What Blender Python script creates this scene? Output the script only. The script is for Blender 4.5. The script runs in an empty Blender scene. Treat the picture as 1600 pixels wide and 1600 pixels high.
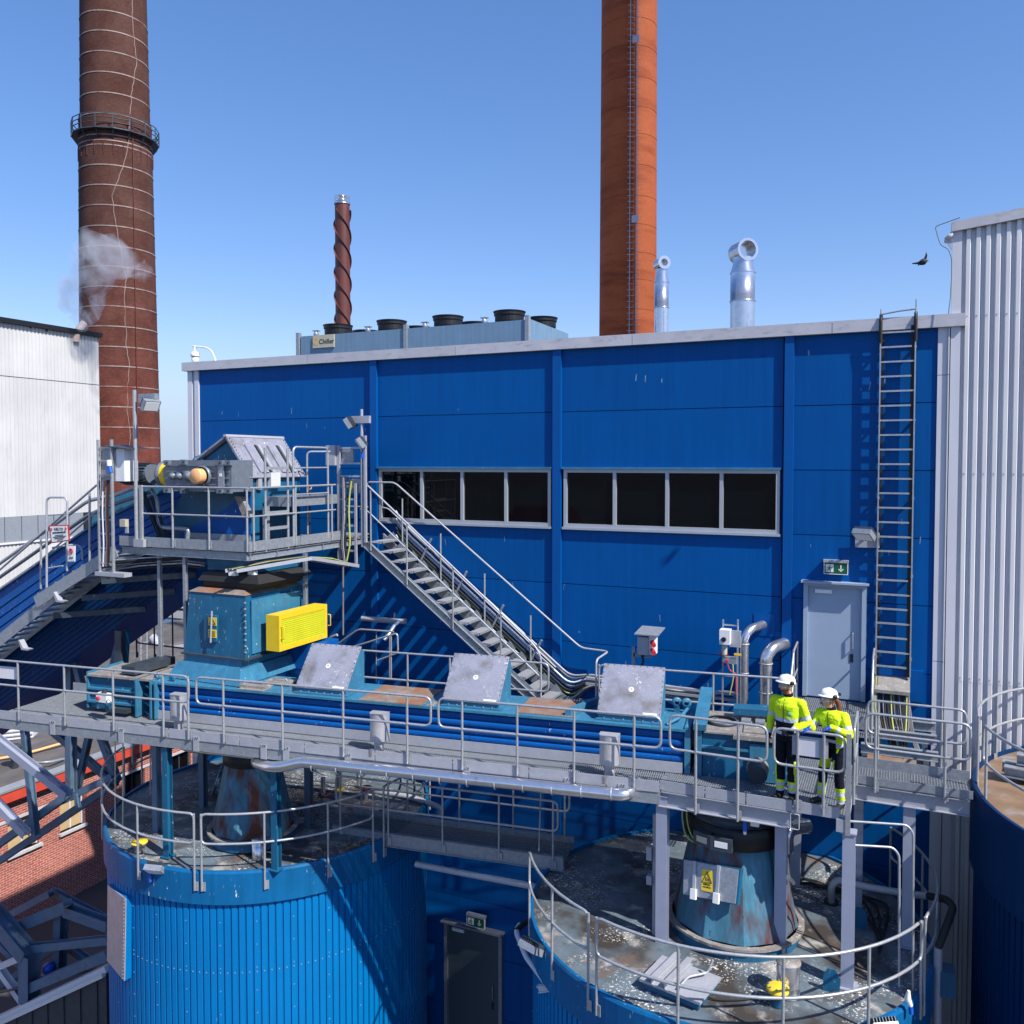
import bpy, bmesh, math, random
from mathutils import Vector, Matrix, noise
random.seed(7)
sc = bpy.context.scene
col = sc.collection
R_ = math.radians
# ------------------------------------------------------------------ camera
FPX = 1340.0; V0 = 769.0
PITCH = math.atan(47/FPX); YAW = R_(24.4); CAMZ = 4.87
cam_d = bpy.data.cameras.new('camera'); cam = bpy.data.objects.new('camera', cam_d); col.objects.link(cam)
cam.location = (0, 0, CAMZ)
cam.rotation_euler = (math.pi/2 - PITCH, 0, YAW)
cam_d.sensor_width = 36; cam_d.lens = 36*FPX/1600; cam_d.shift_y = -(800-V0)/1600
cam_d.clip_start = .1; cam_d.clip_end = 6000
sc.camera = cam
# ------------------------------------------------------------------ light
SUN_AZ = R_(18.5)      # measured from +X towards -Y
SUN_EL = R_(47.5)
S = Vector((math.cos(SUN_AZ)*math.cos(SUN_EL), -math.sin(SUN_AZ)*math.cos(SUN_EL), math.sin(SUN_EL)))
world = bpy.data.worlds.new('World'); sc.world = world; world.use_nodes = True
wn = world.node_tree.nodes; wl = world.node_tree.links; wn.clear()
wo = wn.new('ShaderNodeOutputWorld'); bg = wn.new('ShaderNodeBackground'); sky = wn.new('ShaderNodeTexSky')
sky.sky_type = 'NISHITA'; sky.sun_disc = False; sky.sun_elevation = SUN_EL
sky.sun_rotation = math.atan2(S.x, S.y)
sky.air_density = 1.0; sky.dust_density = .35; sky.ozone_density = 2.6; sky.altitude = 0
gm = wn.new('ShaderNodeHueSaturation'); gm.inputs['Saturation'].default_value = 1.35
bg.inputs['Strength'].default_value = .13
gg = wn.new('ShaderNodeGamma'); gg.inputs[1].default_value = .78; wl.new(sky.outputs[0], gg.inputs[0]); gm.inputs['Value'].default_value = 1.22; wl.new(gg.outputs[0], gm.inputs['Color']); tn = wn.new('ShaderNodeMix'); tn.data_type = 'RGBA'; tn.blend_type = 'MULTIPLY'; tn.inputs[0].default_value = 1; tn.inputs[7].default_value = (1.06, 1.0, 1.18, 1)
wl.new(gm.outputs[0], tn.inputs[6])
# pale haze band along the whole horizon
wt = wn.new('ShaderNodeTexCoord'); ws = wn.new('ShaderNodeSeparateXYZ'); wl.new(wt.outputs['Generated'], ws.inputs[0])
wm = wn.new('ShaderNodeMapRange'); wm.interpolation_type = 'SMOOTHSTEP'; wl.new(ws.outputs[2], wm.inputs['Value']); wm.inputs['From Min'].default_value = .0; wm.inputs['From Max'].default_value = .16; wm.inputs['To Min'].default_value = .9; wm.inputs['To Max'].default_value = 0
wx = wn.new('ShaderNodeMix'); wx.data_type = 'RGBA'; wl.new(wm.outputs[0], wx.inputs[0]); wl.new(tn.outputs[2], wx.inputs[6]); wx.inputs[7].default_value = (2.6, 3.5, 4.7, 1)
wl.new(wx.outputs[2], bg.inputs[0]); wl.new(bg.outputs[0], wo.inputs[0])
sd = bpy.data.lights.new('sun', 'SUN'); sd.energy = 5.0; sd.angle = R_(.5); sd.color = (1, .95, .87)
sun = bpy.data.objects.new('sun', sd); col.objects.link(sun); sun.location = S*50
sun.rotation_euler = S.to_track_quat('Z', 'Y').to_euler()
sc.view_settings.view_transform = 'Standard'; sc.view_settings.look = 'None'
sc.view_settings.gamma = 1; sc.view_settings.exposure = .46; sc.view_settings.use_curve_mapping = False
sc.cycles.max_bounces = 6; sc.cycles.diffuse_bounces = 1; sc.cycles.volume_bounces = 1; sc.cycles.transparent_max_bounces = 12
# ------------------------------------------------------------------ survey: where a sight line of the camera meets a real plane
_F = Vector((-math.sin(YAW)*math.cos(PITCH), math.cos(YAW)*math.cos(PITCH), -math.sin(PITCH)))
_Rt = Vector((math.cos(YAW), math.sin(YAW), 0)); _U = _Rt.cross(_F); _O = Vector((0, 0, CAMZ))
AL = R_(7.4)                       # the conveyor line is turned by this angle against the facade
def at(u, v, Y=None, Z=None, X=None, N=None):
    r = _F + _Rt*((u-800)/FPX) - _U*((v-V0)/FPX)
    if Y is not None: return _O + r*(Y/r.y)
    if X is not None: return _O + r*(X/r.x)
    if Z is not None: return _O + r*((Z-CAMZ)/r.z)
    return _O + r*(N/(-math.sin(AL)*r.x + math.cos(AL)*r.y))
def W(x, y, z): return Vector((x, y, z))
def K(c, n, z): return Vector((c*math.cos(AL)-n*math.sin(AL), c*math.sin(AL)+n*math.cos(AL), z))   # conveyor frame
# ------------------------------------------------------------------ materials
M = {}
def node(nt, t, **kw):
    n = nt.nodes.new(t)
    for k, v in kw.items():
        if k in n.inputs: n.inputs[k].default_value = v
        else: setattr(n, k, v)
    return n
def mat(name, base, rough=.5, metal=0., var=.12, vs=3., grain=0., gs=120., stains=(), bump=0., bs=60., streak=0., obj=False, spec=.5, coat=0., pv=.035):
    m = bpy.data.materials.new(name); m.use_nodes = True; nt = m.node_tree; L = nt.links.new
    b = nt.nodes['Principled BSDF']; b.inputs['Roughness'].default_value = rough; b.inputs['Metallic'].default_value = metal
    b.inputs['Specular IOR Level'].default_value = spec; b.inputs['Coat Weight'].default_value = coat
    if obj: pos = node(nt, 'ShaderNodeTexCoord').outputs['Object']
    else: pos = node(nt, 'ShaderNodeNewGeometry').outputs['Position']
    n1 = node(nt, 'ShaderNodeTexNoise', Scale=vs, Detail=6., Roughness=.6); L(pos, n1.inputs['Vector'])
    mr = node(nt, 'ShaderNodeMapRange'); L(n1.outputs['Fac'], mr.inputs['Value'])
    mr.inputs['From Min'].default_value = .3; mr.inputs['From Max'].default_value = .7
    mr.inputs['To Min'].default_value = 1-var; mr.inputs['To Max'].default_value = 1+var
    f = mr.outputs[0]
    def mul(a, bb):
        q = node(nt, 'ShaderNodeMath', operation='MULTIPLY'); L(a, q.inputs[0]); L(bb, q.inputs[1]); return q.outputs[0]
    oi_ = node(nt, 'ShaderNodeObjectInfo'); mo_ = node(nt, 'ShaderNodeMapRange'); L(oi_.outputs['Random'], mo_.inputs['Value'])
    mo_.inputs['To Min'].default_value = 1-pv; mo_.inputs['To Max'].default_value = 1+pv; f = mul(f, mo_.outputs[0])
    if grain:
        n2 = node(nt, 'ShaderNodeTexNoise', Scale=gs, Detail=2.); L(pos, n2.inputs['Vector'])
        m2 = node(nt, 'ShaderNodeMapRange'); L(n2.outputs['Fac'], m2.inputs['Value'])
        m2.inputs['From Min'].default_value = .3; m2.inputs['From Max'].default_value = .7
        m2.inputs['To Min'].default_value = 1-grain; m2.inputs['To Max'].default_value = 1+grain
        f = mul(f, m2.outputs[0])
    if streak:
        mp = node(nt, 'ShaderNodeMapping'); mp.inputs['Scale'].default_value = (9, 9, .35); L(pos, mp.inputs['Vector'])
        n3 = node(nt, 'ShaderNodeTexNoise', Scale=1., Detail=5., Roughness=.65); L(mp.outputs[0], n3.inputs['Vector'])
        m3 = node(nt, 'ShaderNodeMapRange'); L(n3.outputs['Fac'], m3.inputs['Value'])
        m3.inputs['From Min'].default_value = .35; m3.inputs['From Max'].default_value = .7
        m3.inputs['To Min'].default_value = 1+streak; m3.inputs['To Max'].default_value = 1-streak
        f = mul(f, m3.outputs[0])
    mx = node(nt, 'ShaderNodeMix', data_type='RGBA', blend_type='MULTIPLY'); mx.inputs[0].default_value = 1
    mx.inputs[6].default_value = (*base, 1); L(f, mx.inputs[7])
    c = mx.outputs[2]
    for st_ in stains:
        sc_col, s_scale, lo, hi, anis = st_[:5]      # patches of another colour: dirt, rust, droppings
        mp = node(nt, 'ShaderNodeMapping'); mp.inputs['Scale'].default_value = anis; L(pos, mp.inputs['Vector'])
        ns = node(nt, 'ShaderNodeTexNoise', Scale=s_scale, Detail=4., Roughness=.6); L(mp.outputs[0], ns.inputs['Vector'])
        ms = node(nt, 'ShaderNodeMapRange'); L(ns.outputs['Fac'], ms.inputs['Value'])
        ms.inputs['From Min'].default_value = lo; ms.inputs['From Max'].default_value = hi
        fac_ = ms.outputs[0]
        if len(st_) > 5:
            nc_ = node(nt, 'ShaderNodeTexNoise', Scale=st_[5], Detail=3.); L(pos, nc_.inputs['Vector'])
            mc_ = node(nt, 'ShaderNodeMapRange'); L(nc_.outputs['Fac'], mc_.inputs['Value']); mc_.inputs['From Min'].default_value = .48; mc_.inputs['From Max'].default_value = .60
            fac_ = mul(fac_, mc_.outputs[0])
        mm = node(nt, 'ShaderNodeMix', data_type='RGBA'); L(fac_, mm.inputs[0]); L(c, mm.inputs[6])
        mm.inputs[7].default_value = (*sc_col, 1); c = mm.outputs[2]
    L(c, b.inputs['Base Color'])
    if bump:
        nb = node(nt, 'ShaderNodeTexNoise', Scale=bs, Detail=4.); L(pos, nb.inputs['Vector'])
        bp = node(nt, 'ShaderNodeBump', Strength=bump, Distance=.01); L(nb.outputs['Fac'], bp.inputs['Height']); L(bp.outputs[0], b.inputs['Normal'])
    M[name] = m; return m
E1 = (1, 1, 1); EV = (7, 7, .5)
DROP = ((.72, .70, .66), 22., .66, .70, (1, 1, .28), 1.3)
DROPF = ((.66, .64, .60), 17., .60, .66, (1, 1, 1), 1.7)
GRIME = ((.10, .09, .08), 3.5, .52, .72, EV)
RUST = ((.22, .08, .03), 2.5, .58, .75, (1, 1, .6))
mat('facade_blue', (.0005, .076, .285), .42, var=.06, vs=.6, grain=.10, gs=60, streak=.09, pv=.05, stains=[((.35, .45, .6), 5.0, .765, .80, (1.4, 1.4, .25))], spec=0.12)
mat('facade_trim_blue', (.0008, .078, .30), .4, var=.05, vs=1, spec=0.18)
mat('casing_blue', (.002, .085, .33), .42, var=.10, vs=2, stains=[((.02, .03, .05), 3, .60, .8, EV), DROP], spec=0.2)
mat('silo_blue', (.0006, .150, .41), .45, var=.05, vs=.8, grain=.05, gs=40, streak=.05, stains=[((.45, .55, .62), 9, .74, .78, (1.2, 1.2, .3))], spec=0.2)
mat('silo_rim_blue', (.004, .105, .27), .45, var=.12, vs=1.5, streak=.12, stains=[DROP], spec=0.2)
mat('machine_blue', (.008, .10, .20), .42, var=.15, vs=2.5, streak=.10, stains=[((.05, .06, .05), 3, .56, .8, EV), DROP], spec=.4)
mat('machine_teal', (.035, .17, .29), .45, var=.15, vs=3, streak=.12, stains=[((.12, .10, .07), 4, .58, .8, EV), ((.55, .54, .50), 20, .66, .72, E1)], spec=.4)
mat('cone_paint', (.055, .17, .25), .55, var=.2, vs=2, streak=.25, stains=[((.10, .028, .018), 1.7, .47, .60, (1, 1, .35)), ((.03, .03, .03), 9, .66, .74, (1, 1, .5))], spec=.3)
mat('galv', (.30, .33, .37), .42, .35, var=.16, vs=14, grain=.10, gs=45, stains=[((.20, .21, .22), 4, .62, .85, EV)])
mat('galv_light', (.38, .395, .445), .45, .2, var=.07, vs=8, grain=.06, gs=45, stains=[((.28, .27, .26), 3, .62, .85, EV)])
mat('galv_rail', (.41, .43, .46), .38, .45, var=.14, vs=18, grain=.12, gs=80, stains=[((.24, .21, .18), 9, .62, .8, E1)])
mat('hood_grey', (.25, .26, .32), .5, .1, var=.12, vs=4, grain=.08, gs=40, stains=[DROPF, ((.13, .12, .11), 2.4, .52, .74, E1), ((.17, .10, .06), 7, .66, .76, E1)])
mat('alu', (.66, .66, .69), .22, .88, var=.08, vs=9, bump=.12, bs=9, stains=[((.40, .37, .34), 6, .62, .85, E1)])
mat('pot_alu', (.50, .50, .53), .42, .45, var=.12, vs=7, bump=.1, bs=12, stains=[((.25, .22, .20), 6, .60, .8, EV)])
mat('chiller_blue', (.15, .25, .36), .5, .1, var=.08, vs=2, streak=.12, stains=[((.55, .55, .55), 9, .66, .74, (1, 1, .3), 1.5)])
mat('steel_dark', (.05, .065, .085), .5, .3, var=.2, vs=6, stains=[((.25, .25, .25), 30, .70, .74, E1)])
mat('steel_bluegrey', (.10, .17, .26), .5, .15, var=.15, vs=4, stains=[RUST])
mat('column_grey', (.33, .36, .47), .45, .15, var=.05, vs=5, stains=[((.2, .2, .2), 4, .66, .85, EV)])
mat('gear_grey', (.15, .18, .22), .42, .2, var=.12, vs=10, stains=[((.35, .35, .34), 25, .66, .72, E1)])
mat('black_steel', (.012, .013, .016), .5, .3, var=.2, vs=6)
mat('rubber', (.015, .015, .016), .7, var=.2)
mat('cable_grey', (.16, .16, .17), .5, var=.2)
mat('cable_yellow', (.45, .48, .10), .5, var=.1)
mat('white_paint', (.74, .75, .78), .45, var=.05, vs=2, streak=.04, stains=[((.45, .44, .43), 3, .66, .9, EV)])
mat('trim_white', (.60, .60, .65), .45, var=.03, vs=2, streak=.03)
mat('sheet_white', (.68, .68, .70), .42, var=.04, vs=1, streak=.04, stains=[((.55, .52, .48), 1.2, .66, .9, EV)])
mat('hall_white', (.52, .52, .52), .5, var=.07, vs=.35, streak=.05, pv=.05, stains=[((.33, .32, .32), .5, .60, .85, (1, 1, .3))])
mat('coping', (.48, .48, .52), .5, var=.08, vs=3, stains=[((.30, .30, .31), 4, .56, .8, (1, 1, 3))])
mat('door_grey', (.30, .38, .50), .45, var=.04, vs=3, grain=.04)
mat('door_dark', (.06, .09, .11), .5, var=.04)
mat('shade_navy', (.001, .028, .10), .5, var=.06, vs=1, streak=.05, spec=0.1)  # blue with shade painted in, for the low gallery ribs and right silo
mat('hoop_pale', (.27, .21, .19), .6, var=.3, vs=1.5, stains=[((.22, .05, .04), .8, .55, .7, E1)])
mat('reflection_grey', (.035, .06, .06), .6, var=.5, vs=3)
mat('streak_pale', (.13, .24, .42), .7, var=.4, vs=9)
mat('window_frame', (.42, .45, .50), .4, .3, var=.05)
mat('glass', (.002, .004, .006), .03, var=.3, vs=.8, spec=.42)
M['glass'].node_tree.nodes['Principled BSDF'].inputs['Alpha'].default_value = .72
mat('cap_orange', (.80, .42, .18), .5, var=.04)
mat('guard_yellow', (.74, .50, .012), .5, var=.06, vs=5, stains=[((.30, .26, .16), 5, .58, .78, E1)])
mat('mesh_yellow', (.62, .62, .02), .5, var=.08)
mat('mesh_orange', (.70, .40, .12), .6, var=.12)
mat('safety_yellow', (.80, .55, .03), .5, var=.06)
mat('sign_green', (.005, .10, .045), .4, var=.03)
mat('sign_white', (.82, .82, .80), .4, var=.03)
mat('sign_red', (.55, .03, .04), .4, var=.05)
mat('ink', (.012, .012, .014), .5, var=0)
mat('logo_gold', (.72, .42, .08), .4, var=.04)
mat('plate_gold', (.46, .44, .33), .5, var=.05)
mat('plate_rusty', (.27, .22, .19), .55, .2, var=.25, vs=5, grain=.12, gs=70, stains=[((.32, .14, .07), 2.2, .46, .66, E1)])
mat('plate_dirty', (.27, .25, .235), .6, .2, var=.25, vs=6, grain=.15, gs=80, stains=[((.60, .56, .50), 14, .60, .68, E1)])
mat('silo_deck', (.105, .14, .17), .6, .05, var=.3, vs=2.2, grain=.15, gs=70, stains=[((.045, .038, .034), .75, .46, .60, E1), ((.17, .11, .08), 1.3, .58, .74, E1), ((.06, .05, .045), 3.1, .60, .74, E1), ((.34, .33, .31), 2.3, .56, .70, E1), ((.72, .70, .66), 26, .57, .62, E1, 1.4)])
mat('deck_rust', (.22, .14, .085), .7, var=.25, vs=3, stains=[((.22, .25, .30), 2, .55, .7, E1)])
mat('roof_felt', (.085, .078, .078), .9, var=.3, vs=.9, stains=[((.17, .155, .15), .6, .5, .75, (1, .25, 1))])
mat('fascia_red', (.52, .06, .035), .5, var=.08)
mat('ground_yard', (.055, .052, .05), .9, var=.3, vs=.12, stains=[((.10, .095, .08), .05, .5, .7, E1)])
mat('roof_pink', (.48, .38, .40), .7, var=.08, vs=.4)
mat('wall_paleblue', (.22, .40, .66), .6, var=.06, vs=.4)
mat('timber', (.42, .25, .08), .7, var=.3, vs=1.5)
mat('stack_red', (.105, .026, .02), .5, var=.2, vs=1.2, streak=.25, obj=True)
mat('smoke_pipe', (.70, .52, .42), .5, var=.1)
mat('bird_black', (.015, .014, .016), .7, var=.1)
mat('plastic_blue', (.01, .10, .55), .4, var=.1)
mat('skin', (.52, .29, .20), .55, var=.06, vs=30, obj=True)
mat('hivis', (.60, .82, .02), .75, var=.12, vs=9, obj=True, spec=.2, stains=[((.30, .36, .05), 6, .64, .85, E1)])
mat('navy', (.006, .008, .018), .85, var=.2, vs=14, obj=True, spec=.2)
mat('reflect', (.52, .56, .68), .4, var=.05, vs=20, obj=True)
mat('glove_blue', (.01, .07, .50), .6, var=.1, obj=True)
mat('helmet', (.86, .86, .87), .25, var=.0, obj=True, coat=.5)
mat('hair_brown', (.16, .05, .02), .6, var=.3, vs=60, obj=True)
mat('beard', (.17, .06, .03), .8, var=.2, obj=True)
mat('boot', (.012, .012, .013), .6, var=.1)
mat('curtain', (.45, .33, .17), .7, var=.08)
mat('emblem_green', (.10, .50, .20), .5, var=.05)

def brick_mat(name, c1, c2, mortar, R=None, scale=1., soot=None, bw=.26, rh=.085, streaks=.15):
    m = bpy.data.materials.new(name); m.use_nodes = True; nt = m.node_tree; L = nt.links.new
    b = nt.nodes['Principled BSDF']; b.inputs['Roughness'].default_value = .85; b.inputs['Specular IOR Level'].default_value = .2
    tc = node(nt, 'ShaderNodeTexCoord'); sp = node(nt, 'ShaderNodeSeparateXYZ'); L(tc.outputs['Object'], sp.inputs[0])
    cb = node(nt, 'ShaderNodeCombineXYZ')
    if R:
        a = node(nt, 'ShaderNodeMath', operation='ARCTAN2'); L(sp.outputs[1], a.inputs[0]); L(sp.outputs[0], a.inputs[1])
        q = node(nt, 'ShaderNodeMath', operation='MULTIPLY'); L(a.outputs[0], q.inputs[0]); q.inputs[1].default_value = R; L(q.outputs[0], cb.inputs[0])
    else:
        q = node(nt, 'ShaderNodeMath', operation='ADD'); L(sp.outputs[0], q.inputs[0]); L(sp.outputs[1], q.inputs[1]); L(q.outputs[0], cb.inputs[0])
    L(sp.outputs[2], cb.inputs[1])
    bt = node(nt, 'ShaderNodeTexBrick'); L(cb.outputs[0], bt.inputs['Vector'])
    bt.inputs['Color1'].default_value = (*c1, 1); bt.inputs['Color2'].default_value = (*c2, 1); bt.inputs['Mortar'].default_value = (*mortar, 1)
    bt.inputs['Scale'].default_value = scale; bt.inputs['Brick Width'].default_value = bw; bt.inputs['Row Height'].default_value = rh
    bt.inputs['Mortar Size'].default_value = .010; bt.inputs['Bias'].default_value = -.1
    c = bt.outputs['Color']
    n1 = node(nt, 'ShaderNodeTexNoise', Scale=.35, Detail=8., Roughness=.65); L(cb.outputs[0], n1.inputs['Vector'])
    mr = node(nt, 'ShaderNodeMapRange'); L(n1.outputs['Fac'], mr.inputs['Value']); mr.inputs['From Min'].default_value = .3; mr.inputs['From Max'].default_value = .7
    mr.inputs['To Min'].default_value = 1-streaks*1.6; mr.inputs['To Max'].default_value = 1+streaks
    n2 = node(nt, 'ShaderNodeTexNoise', Scale=5., Detail=4., Roughness=.7); L(cb.outputs[0], n2.inputs['Vector'])
    m2 = node(nt, 'ShaderNodeMapRange'); L(n2.outputs['Fac'], m2.inputs['Value']); m2.inputs['From Min'].default_value = .3; m2.inputs['From Max'].default_value = .7
    m2.inputs['To Min'].default_value = .78; m2.inputs['To Max'].default_value = 1.18
    q1 = node(nt, 'ShaderNodeMath', operation='MULTIPLY'); L(mr.outputs[0], q1.inputs[0]); L(m2.outputs[0], q1.inputs[1])
    mx = node(nt, 'ShaderNodeMix', data_type='RGBA', blend_type='MULTIPLY'); mx.inputs[0].default_value = 1; L(c, mx.inputs[6]); L(q1.outputs[0], mx.inputs[7]); c = mx.outputs[2]
    if soot:      # flue soot towards the top: (z0, z1, colour)
        ms = node(nt, 'ShaderNodeMapRange'); L(sp.outputs[2], ms.inputs['Value']); ms.inputs['From Min'].default_value = soot[0]; ms.inputs['From Max'].default_value = soot[1]
        ad = node(nt, 'ShaderNodeMath', operation='MULTIPLY'); L(ms.outputs[0], ad.inputs[0]); L(mr.outputs[0], ad.inputs[1]); ad.use_clamp = True
        mm = node(nt, 'ShaderNodeMix', data_type='RGBA', blend_type='MULTIPLY'); L(ad.outputs[0], mm.inputs[0]); L(c, mm.inputs[6]); mm.inputs[7].default_value = (*soot[2], 1); c = mm.outputs[2]
    L(c, b.inputs['Base Color']); M[name] = m
brick_mat('brick_wall', (.42, .105, .065), (.32, .07, .05), (.46, .42, .40), bw=.3, rh=.11)
brick_mat('brick_chimney', (.17, .044, .030), (.125, .036, .025), (.09, .045, .036), R=3.5, soot=(24, 44, (.62, .95, 1.05)), bw=.32, rh=.13, streaks=.30)
def orange_mat():
    m = mat('brick_orange', (.33, .082, .030), .75, var=.10, vs=.5, obj=True, grain=.12, gs=14, stains=[((.20, .04, .014), 1., .50, .75, (.3, .3, 1.3))], spec=.2)
orange_mat()
# ------------------------------------------------------------------ mesh builder
def fillet(pts, r, closed=False, seg=4):
    n = len(pts); out = []
    for i, p in enumerate(pts):
        if not closed and i in (0, n-1): out.append(p); continue
        a = pts[i-1]; b = pts[(i+1) % n]
        da = a-p; db = b-p
        if da.length < 1e-6 or db.length < 1e-6 or abs(da.normalized().dot(db.normalized())) > .995: out.append(p); continue
        k = min(r, da.length*.48, db.length*.48); pa = p+da.normalized()*k; pb = p+db.normalized()*k
        for j in range(seg+1):
            t = j/seg; out.append(pa*(1-t)**2 + p*2*t*(1-t) + pb*t*t)
    return out
class MB:
    def __init__(s): s.v = []; s.f = []; s.sm = []; s.mi = []; s.cur = 0
    def add(s, vs, fs, smooth=False):
        o = len(s.v); s.v += [Vector(p) for p in vs]
        for f in fs: s.f.append([i+o for i in f]); s.sm.append(smooth); s.mi.append(s.cur)
        return s
    def box(s, a, b, fr=W):
        x0, x1 = sorted((a[0], b[0])); y0, y1 = sorted((a[1], b[1])); z0, z1 = sorted((a[2], b[2]))
        vs = [fr(x, y, z) for z in (z0, z1) for (x, y) in ((x0, y0), (x1, y0), (x1, y1), (x0, y1))]
        return s.add(vs, [(3, 2, 1, 0), (4, 5, 6, 7), (0, 1, 5, 4), (1, 2, 6, 5), (2, 3, 7, 6), (3, 0, 4, 7)])
    def beam(s, p0, p1, w, h, up=Vector((0, 0, 1)), web=None):
        p0 = Vector(p0); p1 = Vector(p1); d = (p1-p0).normalized(); sx = d.cross(up)
        if sx.length < 1e-3: sx = d.cross(Vector((0, 1, 0)))
        sx.normalize(); sy = sx.cross(d).normalized()
        def bx(w_, h_, oy=0):
            vs = [p + sx*(a*w_/2) + sy*(b*h_/2+oy) for p in (p0, p1) for (a, b) in ((-1, -1), (1, -1), (1, 1), (-1, 1))]
            s.add(vs, [(0, 1, 2, 3), (7, 6, 5, 4), (4, 5, 1, 0), (5, 6, 2, 1), (6, 7, 3, 2), (7, 4, 0, 3)])
        if web: bx(web, h-2*web); bx(w, web, (h-web)/2); bx(w, web, -(h-web)/2)
        else: bx(w, h)
        return s
    def cyl(s, p0, p1, r0, r1=None, n=16, caps=True, smooth=True):
        p0 = Vector(p0); p1 = Vector(p1); r1 = r0 if r1 is None else r1
        d = (p1-p0).normalized(); a = d.orthogonal().normalized(); b = d.cross(a)
        vs = []
        for p, r in ((p0, r0), (p1, r1)):
            for i in range(n):
                t = 2*math.pi*i/n; vs.append(p + a*(math.cos(t)*r) + b*(math.sin(t)*r))
        s.add(vs, [(i, (i+1) % n, n+(i+1) % n, n+i) for i in range(n)], smooth)
        if caps: s.add(vs, [list(range(n))[::-1], list(range(n, 2*n))])
        return s
    def tube(s, pts, r, n=8, closed=False, rd=0., caps=True):
        pts = [Vector(p) for p in pts]
        if rd: pts = fillet(pts, rd, closed)
        m = len(pts); vs = []; prev = None
        for i, p in enumerate(pts):
            if closed: d = (pts[(i+1) % m]-pts[i-1])
            else: d = (pts[min(i+1, m-1)]-pts[max(i-1, 0)])
            d.normalize()
            if prev is None: a = d.orthogonal().normalized()
            else:
                a = prev - d*prev.dot(d)
                a = a.normalized() if a.length > 1e-5 else d.orthogonal().normalized()
            prev = a; b = d.cross(a)
            rr = r[i] if isinstance(r, (list, tuple)) else r
            for k in range(n):
                t = 2*math.pi*k/n; vs.append(p + a*(math.cos(t)*rr) + b*(math.sin(t)*rr))
        fs = []
        for i in range(m if closed else m-1):
            j = (i+1) % m
            for k in range(n): fs.append((i*n+k, i*n+(k+1) % n, j*n+(k+1) % n, j*n+k))
        s.add(vs, fs, True)
        if caps and not closed: s.add(vs, [list(range(n))[::-1], [(m-1)*n+k for k in range(n)]])
        return s
    def lathe(s, c, prof, n=24, a0=0., a1=2*math.pi, smooth=True, z=Vector((0, 0, 1)), flip=False):
        c = Vector(c); zz = Vector(z).normalized(); ax = Vector((1, 0, 0)) if abs(zz.z) > .9 else zz.orthogonal().normalized(); ay = zz.cross(ax)
        full = abs(a1-a0-2*math.pi) < 1e-6; m = n if full else n+1; vs = []
        for (r, h) in prof:
            for i in range(m):
                t = a0+(a1-a0)*i/n; vs.append(c + zz*h + ax*(math.cos(t)*r) + ay*(math.sin(t)*r))
        fs = []
        for j in range(len(prof)-1):
            for i in range(n):
                k = (i+1) % m if full else i+1
                fs.append((j*m+i, j*m+k, (j+1)*m+k, (j+1)*m+i))
        s.add(vs, fs, smooth); return s
    def prism(s, poly, ext):
        poly = [Vector(p) for p in poly]; n = len(poly); ext = Vector(ext)
        nrm = Vector((0, 0, 0))
        for i in range(n): nrm += poly[i].cross(poly[(i+1) % n])
        vs = poly + [p+ext for p in poly]
        fs = [list(range(n)), list(range(n, 2*n))[::-1]] + [((i+1) % n, i, n+i, n+(i+1) % n) for i in range(n)]
        if nrm.dot(ext) > 0: fs = [list(f)[::-1] for f in fs]
        return s.add(vs, fs)
    def ball(s, c, r, n=12, sq=(1, 1, 1), ax=None):
        c = Vector(c); vs = []; fs = []; h = n//2
        mtx = ax if ax is not None else Matrix.Identity(3)
        for j in range(h+1):
            ph = math.pi*j/h
            for i in range(n):
                t = 2*math.pi*i/n
                vs.append(c + mtx @ Vector((math.sin(ph)*math.cos(t)*r*sq[0], math.sin(ph)*math.sin(t)*r*sq[1], math.cos(ph)*r*sq[2])))
        for j in range(h):
            for i in range(n): fs.append((j*n+i, (j+1)*n+i, (j+1)*n+(i+1) % n, j*n+(i+1) % n))
        return s.add(vs, fs, True)
    def build(s, name, m, parent=None, loc=None, label=None):
        if parent is not None: base = root_loc(parent)
        elif loc is not None: base = Vector(loc)
        else:
            mn = [min(p[i] for p in s.v) for i in range(3)]; mx = [max(p[i] for p in s.v) for i in range(3)]
            base = Vector(((mn[0]+mx[0])/2, (mn[1]+mx[1])/2, mn[2]))
        me = bpy.data.meshes.new(name); me.from_pydata([tuple(p-base) for p in s.v], [], s.f); me.update()
        me.polygons.foreach_set('use_smooth', s.sm)
        ms = m if isinstance(m, (list, tuple)) else [m]
        for q in ms: me.materials.append(M[q])
        if len(ms) > 1: me.polygons.foreach_set('material_index', s.mi)
        o = bpy.data.objects.new(name, me); col.objects.link(o)
        if parent is not None: o.parent = parent
        else: o.location = base
        if label: o['label'] = label
        return o
def root_loc(o):
    while o.parent is not None: o = o.parent
    return Vector(o.location)
def tag(o, label, cat, group=None):
    o['label'] = label; o['category'] = cat
    if group: o['group'] = group
    return o
def thing(name, label, cat, loc, group=None):
    o = bpy.data.objects.new(name, None); col.objects.link(o); o.location = Vector(loc); o.empty_display_size = .2
    return tag(o, label, cat, group)
def struct(o, kind='structure'): o['kind'] = kind; return o
def inst(name, me, parent, loc, rot=(0, 0, 0), label=None):
    o = bpy.data.objects.new(name, me); col.objects.link(o); o.parent = parent; o.location = Vector(loc)-root_loc(parent); o.rotation_euler = rot
    if label: o['label'] = label
    return o
def copy_tree(o, parent=None):
    c = o.copy(); col.objects.link(c); c.parent = parent
    for ch in list(o.children): copy_tree(ch, c)
    return c
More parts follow.
